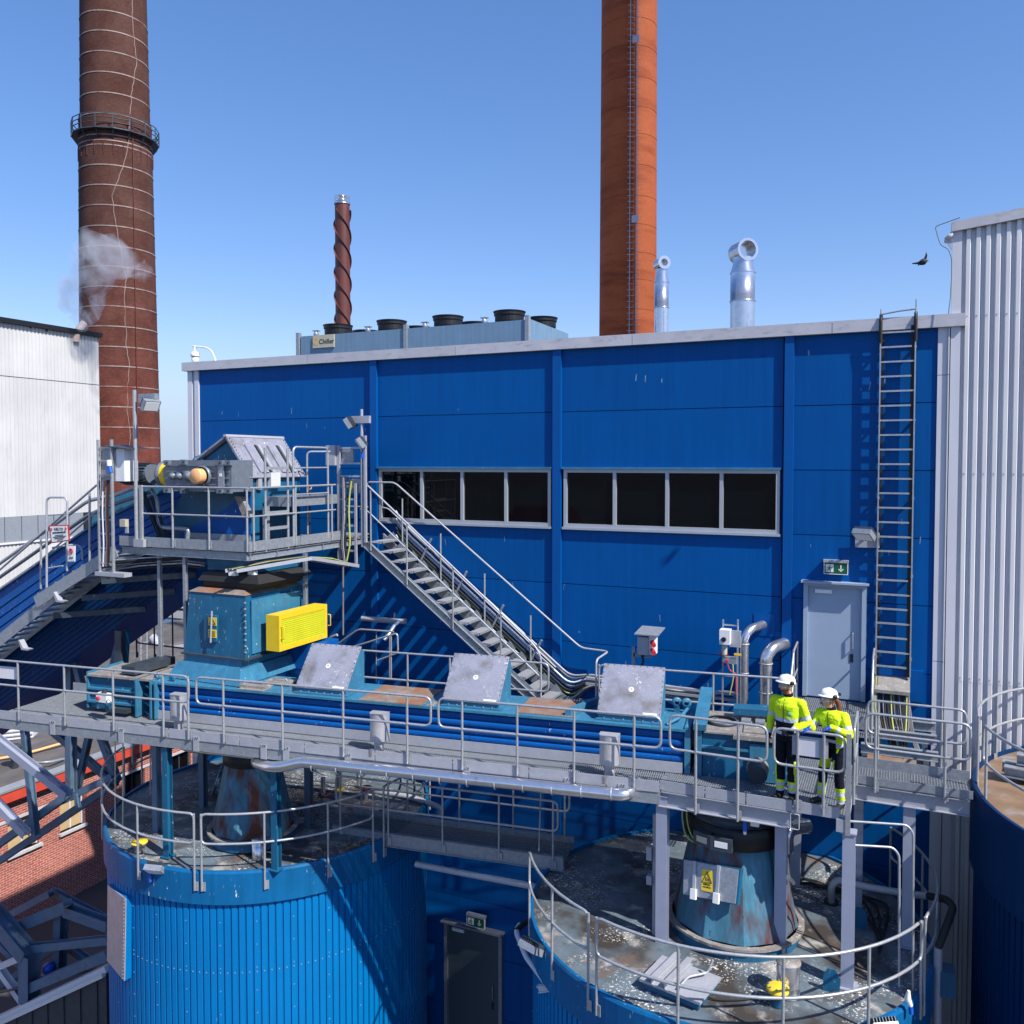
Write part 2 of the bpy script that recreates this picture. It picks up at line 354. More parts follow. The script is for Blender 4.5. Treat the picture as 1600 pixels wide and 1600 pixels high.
def text(name, body, m, size, origin, xdir, updir, parent, depth=.002, align='CENTER', label=None):
    cu = bpy.data.curves.new(name, 'FONT'); cu.body = body; cu.size = size; cu.align_x = align; cu.align_y = 'CENTER'; cu.extrude = depth; cu.resolution_u = 3
    t = bpy.data.objects.new(name, cu); col.objects.link(t); dg = bpy.context.evaluated_depsgraph_get()
    me = bpy.data.meshes.new_from_object(t.evaluated_get(dg)); bpy.data.objects.remove(t); me.materials.clear(); me.materials.append(M[m])
    xd = Vector(xdir).normalized(); ud = Vector(updir).normalized(); nd = xd.cross(ud)
    mt = Matrix((xd, ud, nd)).transposed().to_4x4(); me.transform(mt)
    o = bpy.data.objects.new(name, me); col.objects.link(o); o.parent = parent; o.location = Vector(origin)-root_loc(parent)
    if label: o['label'] = label
    return o
def rail(label, pts, zt=1.05, mid=.5, posts=(), foot=-.2, rl=.12, group='galvanised guard rails', r=.021, side=Vector((0, -1, 0)), m='galv_rail', loop=True, plates=True, open_ends=None):
    """pts: polyline at deck level; closed hoop of top rail, ends and mid rail, posts at distances along it"""
    pts = [Vector(p) for p in pts]
    t = thing('guard_rail', label, 'railing', (pts[0]+pts[-1])/2, group)
    up = lambda p, h: p+Vector((0, 0, h))
    if loop:
        path = [up(p, zt) for p in pts] + [up(p, mid) for p in reversed(pts)]
        MB().tube(path, r, closed=True, rd=rl).build('hoop_rail', m, t)
    else:
        MB().tube([up(p, zt) for p in pts], r, rd=rl).build('top_rail', m, t); MB().tube([up(p, mid) for p in pts], r*.85, rd=rl).build('mid_rail', m, t)
    seg = [(pts[i+1]-pts[i]).length for i in range(len(pts)-1)]; tot = sum(seg)
    for q in posts:
        d = q*tot; i = 0
        while i < len(seg)-1 and d > seg[i]: d -= seg[i]; i += 1
        p = pts[i].lerp(pts[i+1], d/seg[i]); dd = (pts[i+1]-pts[i]); dd.z = 0; dd.normalize()
        MB().cyl(up(p, foot), up(p, zt), r, n=8).build('post', m, t)
        if plates:
            c = up(p, foot+.09)
            b = MB(); b.beam(c-dd*.0+dd*.035-Vector((0, 0, .07)), c+dd*.035+Vector((0, 0, .07)), .05, .012, up=dd.cross(Vector((0, 0, 1)))).build('foot_plate', m, t)
    return t
def grate(name, fr, c0, c1, n0, n1, z, parent, pitch=.034, cross=.10, m='galv', h=.03):
    b = MB(); k = int((c1-c0)/pitch)
    def quad(x0, x1, y0, y1):
        vs = [fr(x0, y0, z), fr(x1, y0, z), fr(x1, y1, z), fr(x0, y1, z), fr(x0, y0, z-h), fr(x1, y0, z-h), fr(x1, y1, z-h), fr(x0, y1, z-h)]
        b.add(vs, [(0, 1, 2, 3), (0, 4, 5, 1), (1, 5, 6, 2), (2, 6, 7, 3), (3, 7, 4, 0)])
    for i in range(k+1):
        x = c0+(c1-c0)*i/k; quad(x-.0035, x+.0035, n0, n1)
    z -= .002; k = max(1, int((n1-n0)/cross))
    for i in range(k+1):
        y = n0+(n1-n0)*i/k; quad(c0, c1, y-.004, y+.004)
    o = b.build(name, m, parent); o['kind'] = 'stuff'; return o
# ================================================================== GROUND
g = MB(); g.add([(-2500, -2500, -16), (2500, -2500, -16), (2500, 2500, -16), (-2500, 2500, -16)], [(0, 1, 2, 3)])
struct(g.build('ground', 'ground_yard', loc=(0, 0, -16)))
# ================================================================== BLUE PRODUCTION BUILDING
FY = 17.0; ROWS = [7.24, 5.93, 4.72, 3.50, 2.29, 1.06, -.15, -1.37, -2.58, -3.80, -5.02, -6.24, -7.6, -9.0, -10.5, -12, -14, -16]
B = thing('production_building', 'long blue clad production building with two ribbon windows behind the conveyor', 'building', (-8, 17, -16))
b = MB(); b.box((-16.95, FY+.12, -16), (.95, 40, 7.2)); b.build('core_wall', 'facade_blue', B)
bays = [(-16.62, -11.36), (-11.15, -6.77), (-6.55, -2.06), (-1.86, .56)]
for bi, (x0, x1) in enumerate(bays):
    for ri in range(len(ROWS)-1):
        zt, zb = ROWS[ri], ROWS[ri+1]
        if bi in (1, 2) and ri == 2: continue
        MB().box((x0, FY, zb+.007), (x1, FY+.1, zt-.007)).build('wall_panel', 'facade_blue', B)
for x0, x1 in ((-11.36, -11.15), (-6.77, -6.55), (-2.06, -1.86)):
    b = MB(); b.box((x0+.03, FY-.07, -16), (x1, FY+.1, 7.24)); b.build('pilaster', 'facade_trim_blue', B)
# corner trims and coping
b = MB(); b.box((-17.0, FY-.03, -16), (-16.85, FY+.4, 7.24)); b.box((-16.85, FY+.01, -16), (-16.76, FY+.1, 7.24)); b.box((-16.76, FY-.035, -16), (-16.62, FY+.1, 7.24))
b.build('corner_trim', 'trim_white', B)
for (z0, z1) in ((-16, -9), (-8.99, -4.2), (-4.19, 1.31), (1.32, 6.4), (6.41, 7.24)):
    b = MB(); b.box((.56, FY-.03, z0), (.72, FY+.1, z1)); b.box((.722, FY-.06, z0), (.745, FY+.1, z1)); b.build('corner_trim', 'trim_white', B)
for x0, x1 in ((-17.12, -13.1), (-13.09, -9.05), (-9.04, -5.0), (-4.99, -1.2), (-1.19, .98)):
    b = MB(); b.box((x0, FY-.11, 7.24), (x1, FY+.35, 7.46)); b.build('coping', 'coping', B)
b = MB(); b.box((-17.1, FY+.35, 7.2), (.9, 39.9, 7.3)); b.build('roof', 'roof_felt', B)
# ribbon windows
for wx0, wx1, mull in ((-11.12, -6.79, (-9.97, -8.93, -7.85)), (-6.50, -2.10, (-5.38, -4.28, -3.20))):
    z0, z1 = 3.50, 4.72
    wf = MB(); t = .07
    wf.box((wx0, FY-.03, z0), (wx1, FY+.1, z0+t)); wf.box((wx0, FY-.03, z1-t), (wx1, FY+.1, z1)); wf.box((wx0, FY-.03, z0+t), (wx0+t, FY+.1, z1-t)); wf.box((wx1-t, FY-.03, z0+t), (wx1, FY+.1, z1-t))
    w = wf.build('window_frame', 'window_frame', B)
    xs = [wx0+t] + [q for m_ in mull for q in (m_-.035, m_+.035)] + [wx1-t]
    for m_ in mull: MB().box((m_-.035, FY-.028, z0+t), (m_+.035, FY+.1, z1-t)).build('mullion', 'window_frame', w)
    for i in range(0, len(xs), 2): MB().box((xs[i], FY+.03, z0+t), (xs[i+1], FY+.036, z1-t)).build('pane', 'glass', w)
    MB().box((wx0+.02, FY+.105, z0+.02), (wx1-.02, FY+.115, z1-.02)).build('room_wall', 'ink', w)
    rw_ = random.Random(int(-wx0*10)); b = MB()
    for k in range(9):
        x = rw_.uniform(wx0+.2, wx1-.3); b.box((x, FY+.06, z0+t), (x+rw_.choice((.02, .05, .16)), FY+.10, z0+rw_.uniform(.6, 1.1)))
    for k in range(0):
        x = rw_.uniform(wx0+.2, wx1-1.2); b.beam((x, FY+.08, z0+.1), (x+rw_.uniform(.7, 1.1), FY+.08, z1-.15), .02, rw_.uniform(.04, .12), up=Vector((0, 1, 0)))
    for k in range(5): x = rw_.uniform(wx0+.2, wx1-.8); z = rw_.uniform(z0+.2, z1-.2); b.box((x, FY+.06, z), (x+rw_.uniform(.2, .7), FY+.09, z+.02))
    b.build('reflection_bars', 'reflection_grey', w)['kind'] = 'stuff'  # bars added behind the panes to stand in for reflections
    MB().box((wx0-.02, FY-.09, z1+.002), (wx1+.02, FY+.02, z1+.045)).build('window_flashing', 'machine_teal', w)
    MB().box((wx0-.02, FY-.075, z0-.05), (wx1+.02, FY-.001, z0-.002)).build('window_sill', 'window_frame', w)
# pale bird streaks and scuffs on the cladding
b = MB(); rs_ = random.Random(3)
for k in range(42):
    x = rs_.uniform(-16.4, .4); z = rs_.uniform(.2, 7.0); h = rs_.uniform(.03, .16); w = rs_.uniform(.006, .014); dx = rs_.uniform(-.03, .03)
    if -11.2 < x < -2.0 and 3.35 < z < 4.9: continue
    b.add([(x-w, FY-.003, z), (x+w*.6, FY-.003, z), (x+w+dx, FY-.003, z+h), (x-w+dx, FY-.003, z+h*.93)], [(0, 1, 2, 3)])
b.build('bird_streaks', 'streak_pale', B)['kind'] = 'stuff'
# upper door
def door(x0, x1, z0, z1, mf, ml, dark=False):
    d = MB(); d.box((x0-.08, FY-.10, z0), (x0, FY, z1+.06)); d.box((x1, FY-.10, z0), (x1+.08, FY, z1+.06)); d.box((x0, FY-.10, z1), (x1, FY, z1+.06)); d.box((x0-.12, FY-.2, z1+.065), (x1+.12, FY, z1+.10))
    f = d.build('door_frame', mf, B)
    MB().box((x0, FY-.035, z0), (x1, FY-.003, z1)).build('door_leaf', ml, f)
    b = MB(); b.tube([(x1-.15, FY-.037, z0+1.25), (x1-.15, FY-.09, z0+1.25), (x1-.15, FY-.09, z0+.95), (x1-.15, FY-.037, z0+.95)], .012, rd=.02); b.build('door_handle', 'galv', f)
    b = MB(); b.box((x1-.2, FY-.045, z0+.7), (x1-.14, FY-.036, z0+.86)); b.build('lock_plate', 'ink', f)
    b = MB(); b.box((x0+.12, FY-.075, z1-.13), (x0+.42, FY-.036, z1-.06)); b.build('door_closer', 'white_paint', f)
    return f
door(-1.56, -.62, .46, 2.55, 'door_grey', 'door_grey')
door(-9.30, -8.0, -8.1, -5.68, 'galv', 'door_dark')
# ================================================================== CORRUGATED BUILDING ON THE RIGHT
C2 = thing('corrugated_building', 'tall white building clad in vertical corrugated sheets beside the blue facade', 'building', (4, 17, -16))
CY = 16.95; rs = .105
cx0 = .76
top = lambda x: 8.90 + (x-cx0)*rs
MB().prism([W(cx0, CY, -16), W(cx0+.15, CY, -16), W(cx0+.15, CY, top(cx0+.15)), W(cx0, CY, top(cx0))], (0, .1, 0)).build('corner_trim', 'trim_white', C2)
b = MB(); b.prism([W(cx0+.01, CY+.1, -16), W(9, CY+.1, -16), W(9, CY+20, -16), W(1.9, CY+20, -16)], (0, 0, 24.7)); b.build('core_wall', 'sheet_white', C2)
pit = .152
for sh in range(9):
    xs = cx0+.15 + sh*pit*6
    for (za, zb) in ((-16, 1.0), (1.0, 4.6), (4.6, None)):
        b = MB()
        for k in range(6):
            x = xs+k*pit
            prof = [(x, .06), (x+.05, .06), (x+.068, .0), (x+.126, .0), (x+pit, .06)]
            for i in range(4):
                (xa, da), (xb, db) = prof[i], prof[i+1]; ov = 0 if za == -16 else -.004
                ta = top(xa) if zb is None else zb; tb = top(xb) if zb is None else zb
                b.add([(xa, CY+da+ov, za), (xb, CY+db+ov, za), (xb, CY+db+ov, tb), (xa, CY+da+ov, ta)], [(0, 1, 2, 3)])
        b.build('wall_sheet', 'sheet_white', C2)
b = MB(); b.prism([W(cx0-.02, CY-.06, top(cx0)-.02), W(9, CY-.06, top(9)-.02), W(9, CY-.06, top(9)+.16), W(cx0-.02, CY-.06, top(cx0)+.15)], (0, .22, 0)); b.build('verge_trim', 'coping', C2)
b = MB(); b.lathe((cx0-.07, CY-.05, top(cx0)-.06), [(.0, .0), (.075, 0), (.075, .35)], n=10, a0=0, a1=math.pi, z=Vector((0, 1, 0))); b.build('gutter', 'trim_white', C2)
b = MB(); b.prism([W(cx0-.13, CY, top(cx0)-.1), W(cx0-.01, CY, top(cx0)-.12), W(cx0-.01, CY, top(cx0)-.32)], (0, .05, 0)); b.build('gutter_bracket', 'coping', C2)
pts = [at(u, v, Y=16.8) for u, v in ((1500, 340), (1480, 347), (1461, 354), (1467, 375), (1470, 383), (1482, 389), (1487, 404), (1487, 430), (1485, 466), (1482, 490))]
tag(MB().tube(pts, .008, n=5, rd=.05).build('lightning_cable', 'cable_grey'), 'thin grey lightning cable hanging in a curve off the corrugated building eave', 'cable')
# ================================================================== WHITE HALL FAR LEFT
HX = -58.0
Hh = thing('white_hall', 'far white ribbed hall with dark roof edge at the left of the brick chimney', 'building', (HX, 34, -16))
ye = at(155, 600, X=HX).y; zt = 14.72
for i in range(14):
    ya = ye - (i+1)*1.2; yb = ye - i*1.2
    for (z0, z1) in ((11.0, zt), (.95, 10.94), (-16, -.85)):
        b = MB(); n = 4; w = (yb-ya)/n
        for k in range(n):
            y = ya+k*w; ps = [(y, 0), (y+w*.5, 0), (y+w*.6, -.05), (y+w*.9, -.05), (y+w, 0)]
            for q in range(4):
                (p, dp), (r, dr) = ps[q], ps[q+1]
                b.add([(HX+dp, p, z0), (HX+dr, r, z0), (HX+dr, r, z1), (HX+dp, p, z1)], [(0, 1, 2, 3)])
        b.build('wall_sheet', 'hall_white', Hh)
b = MB(); b.box((HX-30, ye-60, -16), (HX-.1, ye-.02, zt-.05)); b.build('core_wall', 'hall_white', Hh)
MB().box((HX-30, ye-60, zt), (HX+.3, ye+.15, zt+.35)).build('roof_edge', 'black_steel', Hh)
for i in range(16):
    ya = ye-1.6-i*1.3
    f = MB().box((HX-.06, ya, -.85), (HX+.02, ya+1.22, .94)).build('window', 'galv' if i not in (0, 9) else 'ink', Hh)
MB().box((HX-.2, ye-60, -1.0), (HX+.12, ye, -.86)).build('window_sill', 'trim_white', Hh)
p0 = at(118, 522, X=HX+.0); p1 = at(131, 505, X=HX)
tag(MB().tube([p0-Vector((.0, 0, .6)), p0, p1], .28, n=10, rd=.3).build('flue_pipe', 'smoke_pipe'), 'short salmon coloured flue pipe leaning over the white hall roof edge', 'pipe')
for u in (47, 73):
    tag(MB().tube([at(u, 513+(u-47)*.2, X=HX), at(u+2, 504+(u-47)*.2, X=HX)], .06, n=5).build('roof_aerial', 'black_steel'), 'small black %s on the dark roof edge of the white hall' % ('slanted spike, the left one' if u == 47 else 'upright spike, the right one'), 'roof spike')
# ================================================================== TALL BRICK CHIMNEY
cc = at(187, 600, Y=60); cx, cy = cc.x, cc.y
CH = thing('brick_chimney', 'tall dark brown brick chimney with pale steel hoops and a gallery', 'chimney', (cx, cy, -16))
def crad(z): return 3.85 - (z+16)*.0125
def ring_z(v): return at(185, v, Y=cy-2.8).z
mb = MB(); mb.lathe((cx, cy, 0), [(crad(z), z) for z in (-16, 0, 10, 20, 30, 37.2)], n=64); mb.lathe((cx, cy, 0), [(crad(z)-.12, z) for z in (37.2, 50, 76)], n=64)
mb.build('shaft', 'brick_chimney', CH)
vs_ = [5, 37, 70, 103, 136, 170, 204, 213, 220, 252, 284, 316, 349, 381, 413, 445, 476, 508, 540, 571, 603, 635, 667, 699, 731]
for v in vs_:
    z = ring_z(v); r = crad(z)-(.12 if z > 37.3 else 0)+.035
    MB().lathe((cx, cy, z), [(r-.05, -.05), (r, -.05), (r, .05), (r-.05, .05)], n=48, smooth=False).build('steel_hoop', 'hoop_pale', CH)
def chim_pt(u, v, extra=.03):
    # nearest crossing of a sight line with the shaft
    d = at(u, v, Y=cy)-_O; d.normalize(); r = 3.4; z = 20.
    for _ in range(4):
        ox, oy = -cx, -cy; A = d.x**2+d.y**2; Bq = 2*(ox*d.x+oy*d.y); Cq = ox*ox+oy*oy-r*r; ds = Bq*Bq-4*A*Cq
        t = (-Bq-math.sqrt(max(ds, 0)))/(2*A); z = CAMZ+d.z*t; r = crad(z)-(.12 if z > 37.3 else 0)+extra
    return Vector((d.x*t, d.y*t, z))
crack = [(207, 0), (207, 30), (211, 70), (214, 95), (209, 125), (206, 140), (204, 175), (200, 230), (192, 262), (185, 280), (175, 305), (178, 330), (184, 370), (188, 385), (193, 420), (197, 435), (194, 460), (195, 500), (197, 515), (197, 540), (203, 570), (200, 600), (199, 640), (203, 680), (200, 720)]
pp = []
for i in range(len(crack)-1):
    for k in range(4):
        t = k/4; u = crack[i][0]*(1-t)+crack[i+1][0]*t + random.uniform(-1., 1.); v = crack[i][1]*(1-t)+crack[i+1][1]*t; pp.append(chim_pt(u, v, .0))
MB().tube(pp, .038, n=5).build('repaired_crack', 'hoop_pale', CH)
MB().tube([chim_pt(207+i*.47, 185+i*28, .1) for i in range(20)], .05, n=5).build('earth_cable', 'stack_red', CH)
# gallery
gz = ring_z(195); G = thing('chimney_gallery', 'dark steel ring gallery round the tall brick chimney', 'platform', (cx, cy, gz))
NG = 16; ro = crad(gz)+.62
mb = MB(); mb.lathe((cx, cy, gz), [(crad(gz)-.1, -.1), (ro, -.1), (ro, .02), (crad(gz)-.1, .02)], n=NG, smooth=False); mb.build('gallery_deck', 'steel_dark', G)
for h in (.45, .85, 1.25):
    MB().tube([(cx+ro*math.cos(2*math.pi*i/NG), cy+ro*math.sin(2*math.pi*i/NG), gz+h) for i in range(NG)], .045, n=5, closed=True).build('gallery_rail', 'steel_dark', G)
for i in range(NG):
    a = 2*math.pi*i/NG; e = Vector((math.cos(a), math.sin(a), 0)); c = Vector((cx, cy, gz))
    MB().cyl(c+e*ro-Vector((0, 0, .1)), c+e*ro+Vector((0, 0, 1.25)), .05, n=5).build('gallery_post', 'steel_dark', G)
    MB().beam(c+e*(ro-.1)-Vector((0, 0, .15)), c+e*(crad(gz)-.1)-Vector((0, 0, 1.0)), .08, .08).build('gallery_bracket', 'steel_dark', G)
for i in range(24):
    a = 2*math.pi*i/24; e = Vector((math.cos(a), math.sin(a), 0)); r = crad(gz-2)+.03
    MB().beam(Vector((cx, cy, gz-1.1))+e*r, Vector((cx, cy, gz-2.3))+e*r, .08, .05).build('clamp_strap', 'stack_red', CH)
# ================================================================== ORANGE BRICK CHIMNEY
oc = at(982, 500, Y=42); ox_, oy_ = oc.x-.40, oc.y+1.2
OC = thing('orange_chimney', 'tall orange brick chimney with a steel ladder behind the blue roof', 'chimney', (ox_, oy_, -16))
def orad(z): return 1.47 - (z-11)*.0035
vz = [at(982, v, Y=oy_).z for v in (700, 640, 585, 538, 491, 446, 405, 362, 319, 272, 225, 184, 139, 92, 49, 5, -40, -90, -200)]
mb = MB(); mb.lathe((ox_, oy_, 0), [(1.6, -16), (orad(vz[0]), vz[0]-.02)], n=48); mb.build('shaft_section', 'brick_orange', OC)
for i in range(len(vz)-1):
    z0, z1 = vz[i], vz[i+1]
    mb = MB(); mb.lathe((ox_, oy_, 0), [(orad(z0)-.012, z0), (orad(z0)-.012, z0+.035)], n=48); mb.lathe((ox_, oy_, 0), [(orad(z0), z0+.035), (orad(z1), z1)], n=48); mb.build('shaft_section', 'brick_orange', OC)
ldir = Vector((.30, -.954, 0)).normalized(); lside = Vector((.954, .30, 0))
ld = at(990, 300, Y=oy_-1.6); lang = math.atan2(ld.y-oy_, ld.x-ox_); ldir = Vector((math.cos(lang), math.sin(lang), 0)); lside = Vector((-ldir.y, ldir.x, 0))
LD = thing('chimney_ladder', 'slim galvanised ladder running up the orange chimney', 'ladder', Vector((ox_, oy_, vz[2]))+ldir*1.6)
lb = Vector((ox_, oy_, 0))+ldir*1.66
for s_ in (-.17, .17): MB().beam(lb+lside*s_+Vector((0, 0, 9)), lb+lside*s_+Vector((0, 0, 33)), .025, .04).build('stile', 'galv_rail', LD)
MB().beam(lb+ldir*.06+lside*.08+Vector((0, 0, 9)), lb+ldir*.06+lside*.08+Vector((0, 0, 33)), .04, .04).build('safety_rail', 'steel_dark', LD)
rm = None
for i in range(82):
    z = 9.1+i*.29
    if rm is None:
        o = MB().cyl(lb-lside*.3+Vector((0, 0, z)), lb+lside*.34+Vector((0, 0, z)), .014, n=5).build('rung', 'galv_rail', LD); rm = o.data; o0 = Vector(o.location)
    else:
        o = bpy.data.objects.new('rung', rm); col.objects.link(o); o.parent = LD; o.location = o0+Vector((0, 0, i*.29))
for i in range(20):
    z = 9.6+i*1.16
    MB().beam(lb-lside*.17+Vector((0, 0, z)), lb-lside*.17-ldir*.22+Vector((0, 0, z)), .04, .05).build('wall_bracket', 'steel_dark', LD)
for v in (66, 347):
    z = at(993, v, Y=oy_-1.6).z
    MB().box(lb+ldir*.05-lside*.08+Vector((0, 0, z)), lb+ldir*.2+lside*.22+Vector((0, 0, z+.35))).build('rest_plate', 'galv_light', LD)
# ================================================================== ROOF PLANT
# spiral stack
p = at(536, 505, Y=26); sx, sy = p.x, p.y; zt_ = at(536, 318, Y=26).z
T = thing('spiral_stack', 'slim dark red steel stack with helical strakes and a silver tip', 'stack', (sx, sy, 7.2))
r = .27
MB().lathe((sx, sy, 0), [(r*1.02, 7.2), (r, 9), (r*.98, zt_)], n=24).build('stack_shell', 'stack_red', T)
for k in range(3):
    mb = MB(); vs = []; n = 90
    for i in range(n+1):
        z = 7.3+(zt_-.25-7.3)*i/n; a = 2*math.pi*(k/3 - (z-7.3)/2.55)
        for rr, dz in ((r-.01, -.012), (r+.055, -.012), (r+.055, .012), (r-.01, .012)): vs.append((sx+rr*math.cos(a), sy+rr*math.sin(a), z+dz))
    mb.add(vs, [(i*4+j, i*4+(j+1) % 4, (i+1)*4+(j+1) % 4, (i+1)*4+j) for i in range(n) for j in range(4)]); mb.build('helical_strake', 'stack_red', T)
MB().lathe((sx, sy, zt_), [(r+.02, -.04), (r+.02, .0), (.15, .02), (.15, .1), (.14, .1), (.14, .22), (.16, .22), (.16, .27), (.0, .27)], n=20).build('stack_tip', 'alu', T)
for h in (.06, .15, .24): MB().tube([(sx+.27*math.cos(2*math.pi*i/16), sy+.27*math.sin(2*math.pi*i/16), zt_+h) for i in range(16)], .008, n=4, closed=True).build('tip_ring', 'galv', T)
# vent stacks
def vent(u, vtop, Y, r, label, hd):
    p = at(u, vtop, Y=Y); T = thing('vent_stack', label, 'vent pipe', (p.x, p.y, 7.2), 'silver vent stacks on the roof')
    z = p.z; x, y = p.x, p.y
    MB().lathe((x, y, 0), [(r, 7.2), (r, z-1.25)], n=24).build('lower_pipe', 'alu', T)
    MB().lathe((x, y, 0), [(r+.015, z-1.25), (r+.015, z-1.22), (r, z-1.22), (r, z-.55)], n=24).build('upper_pipe', 'alu', T)
    MB().lathe((x, y, 0), [(r+.01, z-.55), (r+.01, z-.53), (r*.82, z-.33), (r*.82, z-.16)], n=24).build('reducer', 'alu', T)
    h = MB(); c = Vector((x, y, z)); d = Vector((math.cos(-.9), math.sin(-.9), 0))
    h.lathe(c-d*hd*1.1, [(r*.86, 0), (r*.86, hd*1.9), (r*.93, hd*1.9), (r*.93, hd*2.05), (r*.5 if r < .25 else r*.72, hd*2.05), (r*.5 if r < .25 else r*.72, hd*1.2), (0, hd*1.2)], n=24, z=d, smooth=False); h.build('cross_head', 'alu', T)
    MB().lathe(c-d*hd*1.1, [(0, 0), (r*.86, 0)], n=24, z=d).build('head_cover', 'alu', T)
vent(1161, 393, 22, .30, 'larger silver vent stack with open cross head on the blue building roof', .26)
vent(1034, 412, 24, .20, 'smaller silver vent stack next to the orange chimney', .2)
# chiller
YC = 23.0
pl = at(466, 530, Y=YC); pr = at(824, 500, Y=YC); zc = at(640, 513, Y=YC).z
CHI = thing('roof_chiller', 'long grey blue roof chiller with a row of black fans', 'cooling unit', ((pl.x+pr.x)/2, YC, 7.3))
xm = at(634, 515, Y=YC).x
for x0, x1 in ((pl.x+.1, xm-.05), (xm+.05, pr.x-.06)):
    MB().box((x0, YC, 7.6), (x1, YC+.06, zc)).build('side_panel', 'chiller_blue', CHI)
for x in (pl.x, xm, pr.x): MB().box((x-.06, YC-.05, 7.3), (x+.06, YC+.1, zc+.12)).build('corner_post', 'galv', CHI)
MB().box((pl.x, YC+.06, 7.9), (pr.x, YC+2.9, zc-.08)).build('housing', 'chiller_blue', CHI)
MB().box((pr.x+.0, YC+.1, 7.6), (pr.x+.06, YC+3.2, zc+.02)).build('end_panel', 'chiller_blue', CHI)
for i in range(5): MB().tube([(pr.x+.1, YC+.3, 7.75+i*.07), (pr.x+1.0, YC+.35, 7.75+i*.07)], .03, n=6).build('coil_pipe', 'galv', CHI)
b = MB(); b.tube([(pr.x+.05, YC+.15, 8.2), (pr.x+.15, YC+3.0, 8.1)], .1, n=10); b.build('header_pipe', 'galv', CHI)
for (u, back) in ((528, 0), (612, 0), (700, 0), (796, 0), (572, 1), (652, 1), (742, 1), (847, 1)):
    y = YC+.75 if not back else YC+2.2; x = at(u, 495, Y=y).x; z = zc+.0
    h = .40
    F = MB(); F.lathe((x, y, z), [(.40, -.1), (.40, .05), (.44, .1), (.44, h-.14), (.47, h-.12), (.47, h-.06), (.50, h), (.47, h), (.40, h-.15), (.38, .0), (.05, .0)], n=28, smooth=False)
    f = F.build('fan_cowl', 'black_steel', CHI)
    for k in range(4):
        a = k*math.pi/4; MB().tube([(x+.47*math.cos(a), y+.47*math.sin(a), z+h-.02), (x-.47*math.cos(a), y-.47*math.sin(a), z+h-.02)], .008, n=4).build('fan_guard', 'black_steel', f)
for u in (494, 575, 664, 757):
    p = at(u, 520, Y=YC+.2); b = MB(); b.lathe((p.x, YC+.2, zc+.08), [(.0, -.1), (.07, -.1), (.09, 0), (.05, .08), (.03, .12), (0, .12)], n=10); b.box((p.x-.12, YC+.15, zc+.17), (p.x+.10, YC+.3, zc+.20)); b.build('vent_valve', 'galv', CHI)
sg = at(506, 533, Y=YC-.02)
s = MB().box((sg.x-.42, YC-.05, sg.z-.21), (sg.x+.42, YC-.01, sg.z+.2)).build('name_plate', 'plate_gold', CHI)
text('plate_text', 'Chiller', 'ink', .22, (sg.x+.13, YC-.055, sg.z-.02), (1, 0, 0), (0, 0, 1), s)
b = MB(); n = 14
for i in range(n):
    a0 = R_(50)+(R_(280))*i/n; a1 = R_(50)+(R_(280))*(i+1)/n; c = Vector((sg.x-.29, YC-.055, sg.z))
    b.add([c+Vector((math.cos(a)*q, 0, math.sin(a)*q)) for a, q in ((a0, .07), (a0, .125), (a1, .125), (a1, .07))], [(0, 1, 2, 3)])
b.build('plate_emblem', 'logo_gold', s)
p = at(1000, 520, Y=20)
x = at(893, 525, Y=22).x
T = thing('roof_pipework', 'cluster of small lagged pipes and valves on the roof right of the chiller', 'pipes', (x, 22, 7.3))
for k in range(4): MB().tube([(x-.6+k*.2, 22, 7.3), (x-.6+k*.2, 22, 7.85+.08*k), (x-.1+k*.3, 22.4, 7.85+.06*k), (x-.1+k*.3, 22.4, 7.3)], .05, n=8, rd=.1).build('bent_pipe', 'galv_light', T)
MB().lathe((x+.15, 22, 7.9), [(0, 0), (.08, 0), (.08, .12), (.03, .15), (.03, .25), (0, .25)], n=10).build('valve', 'steel_dark', T)
# dome camera on the roof corner
p = at(305, 560, Y=17.1); q = at(338, 565, Y=17.1)
T = thing('dome_camera', 'white dome security camera hanging from a bent arm at the left roof corner', 'camera', (q.x, 17.1, 7.46))
a0 = at(301, 541, Y=17.1)
MB().tube([(q.x, 17.1, 7.44), at(331, 548, Y=17.1), at(322, 543, Y=17.1), a0], .022, rd=.1).build('arm', 'white_paint', T)
b = MB(); cz = at(305, 556, Y=17.1); b.lathe((cz.x, 17.1, cz.z), [(0, .25), (.03, .25), (.03, .12), (.11, .08), (.12, 0), (.11, -.02)], n=20); b.build('camera_housing', 'white_paint', T)
MB().ball((cz.x, 17.1, cz.z-.1), .10, n=16, sq=(1, 1, 1.1)).build('camera_dome', 'white_paint', T)
# ================================================================== FACADE FITTINGS
# tall cable ladder
xl, xr = -.37, .20; yl = FY-.13
T = thing('cable_ladder', 'tall galvanised cable ladder fixed upright on the blue facade right of the grey door', 'ladder', (-.08, yl, 1.0))
for x in (xl, xr):
    b = MB(); b.beam((x, yl, 1.0), (x, yl, 7.35), .022, .05); b.build('stile', 'galv_rail', T)
b = MB()
b.beam((xr-.045, yl+.03, 1.0), (xr-.045, yl+.03, 7.3), .06, .05); b.beam((xl+.04, yl+.08, 1.0), (xl+.04, yl+.08, 7.2), .035, .03)
b.build('cable_bundle', 'rubber', T)
rz = [1.15+i*.262 for i in range(24)]
for i, z in enumerate(rz):
    e = .03 if i % 2 else 0
    MB().box((xl-e*.5, yl-.015, z), (xr-(.06 if i % 2 == 0 else 0), yl+.015, z+.03)).build('rung', 'galv_rail', T)
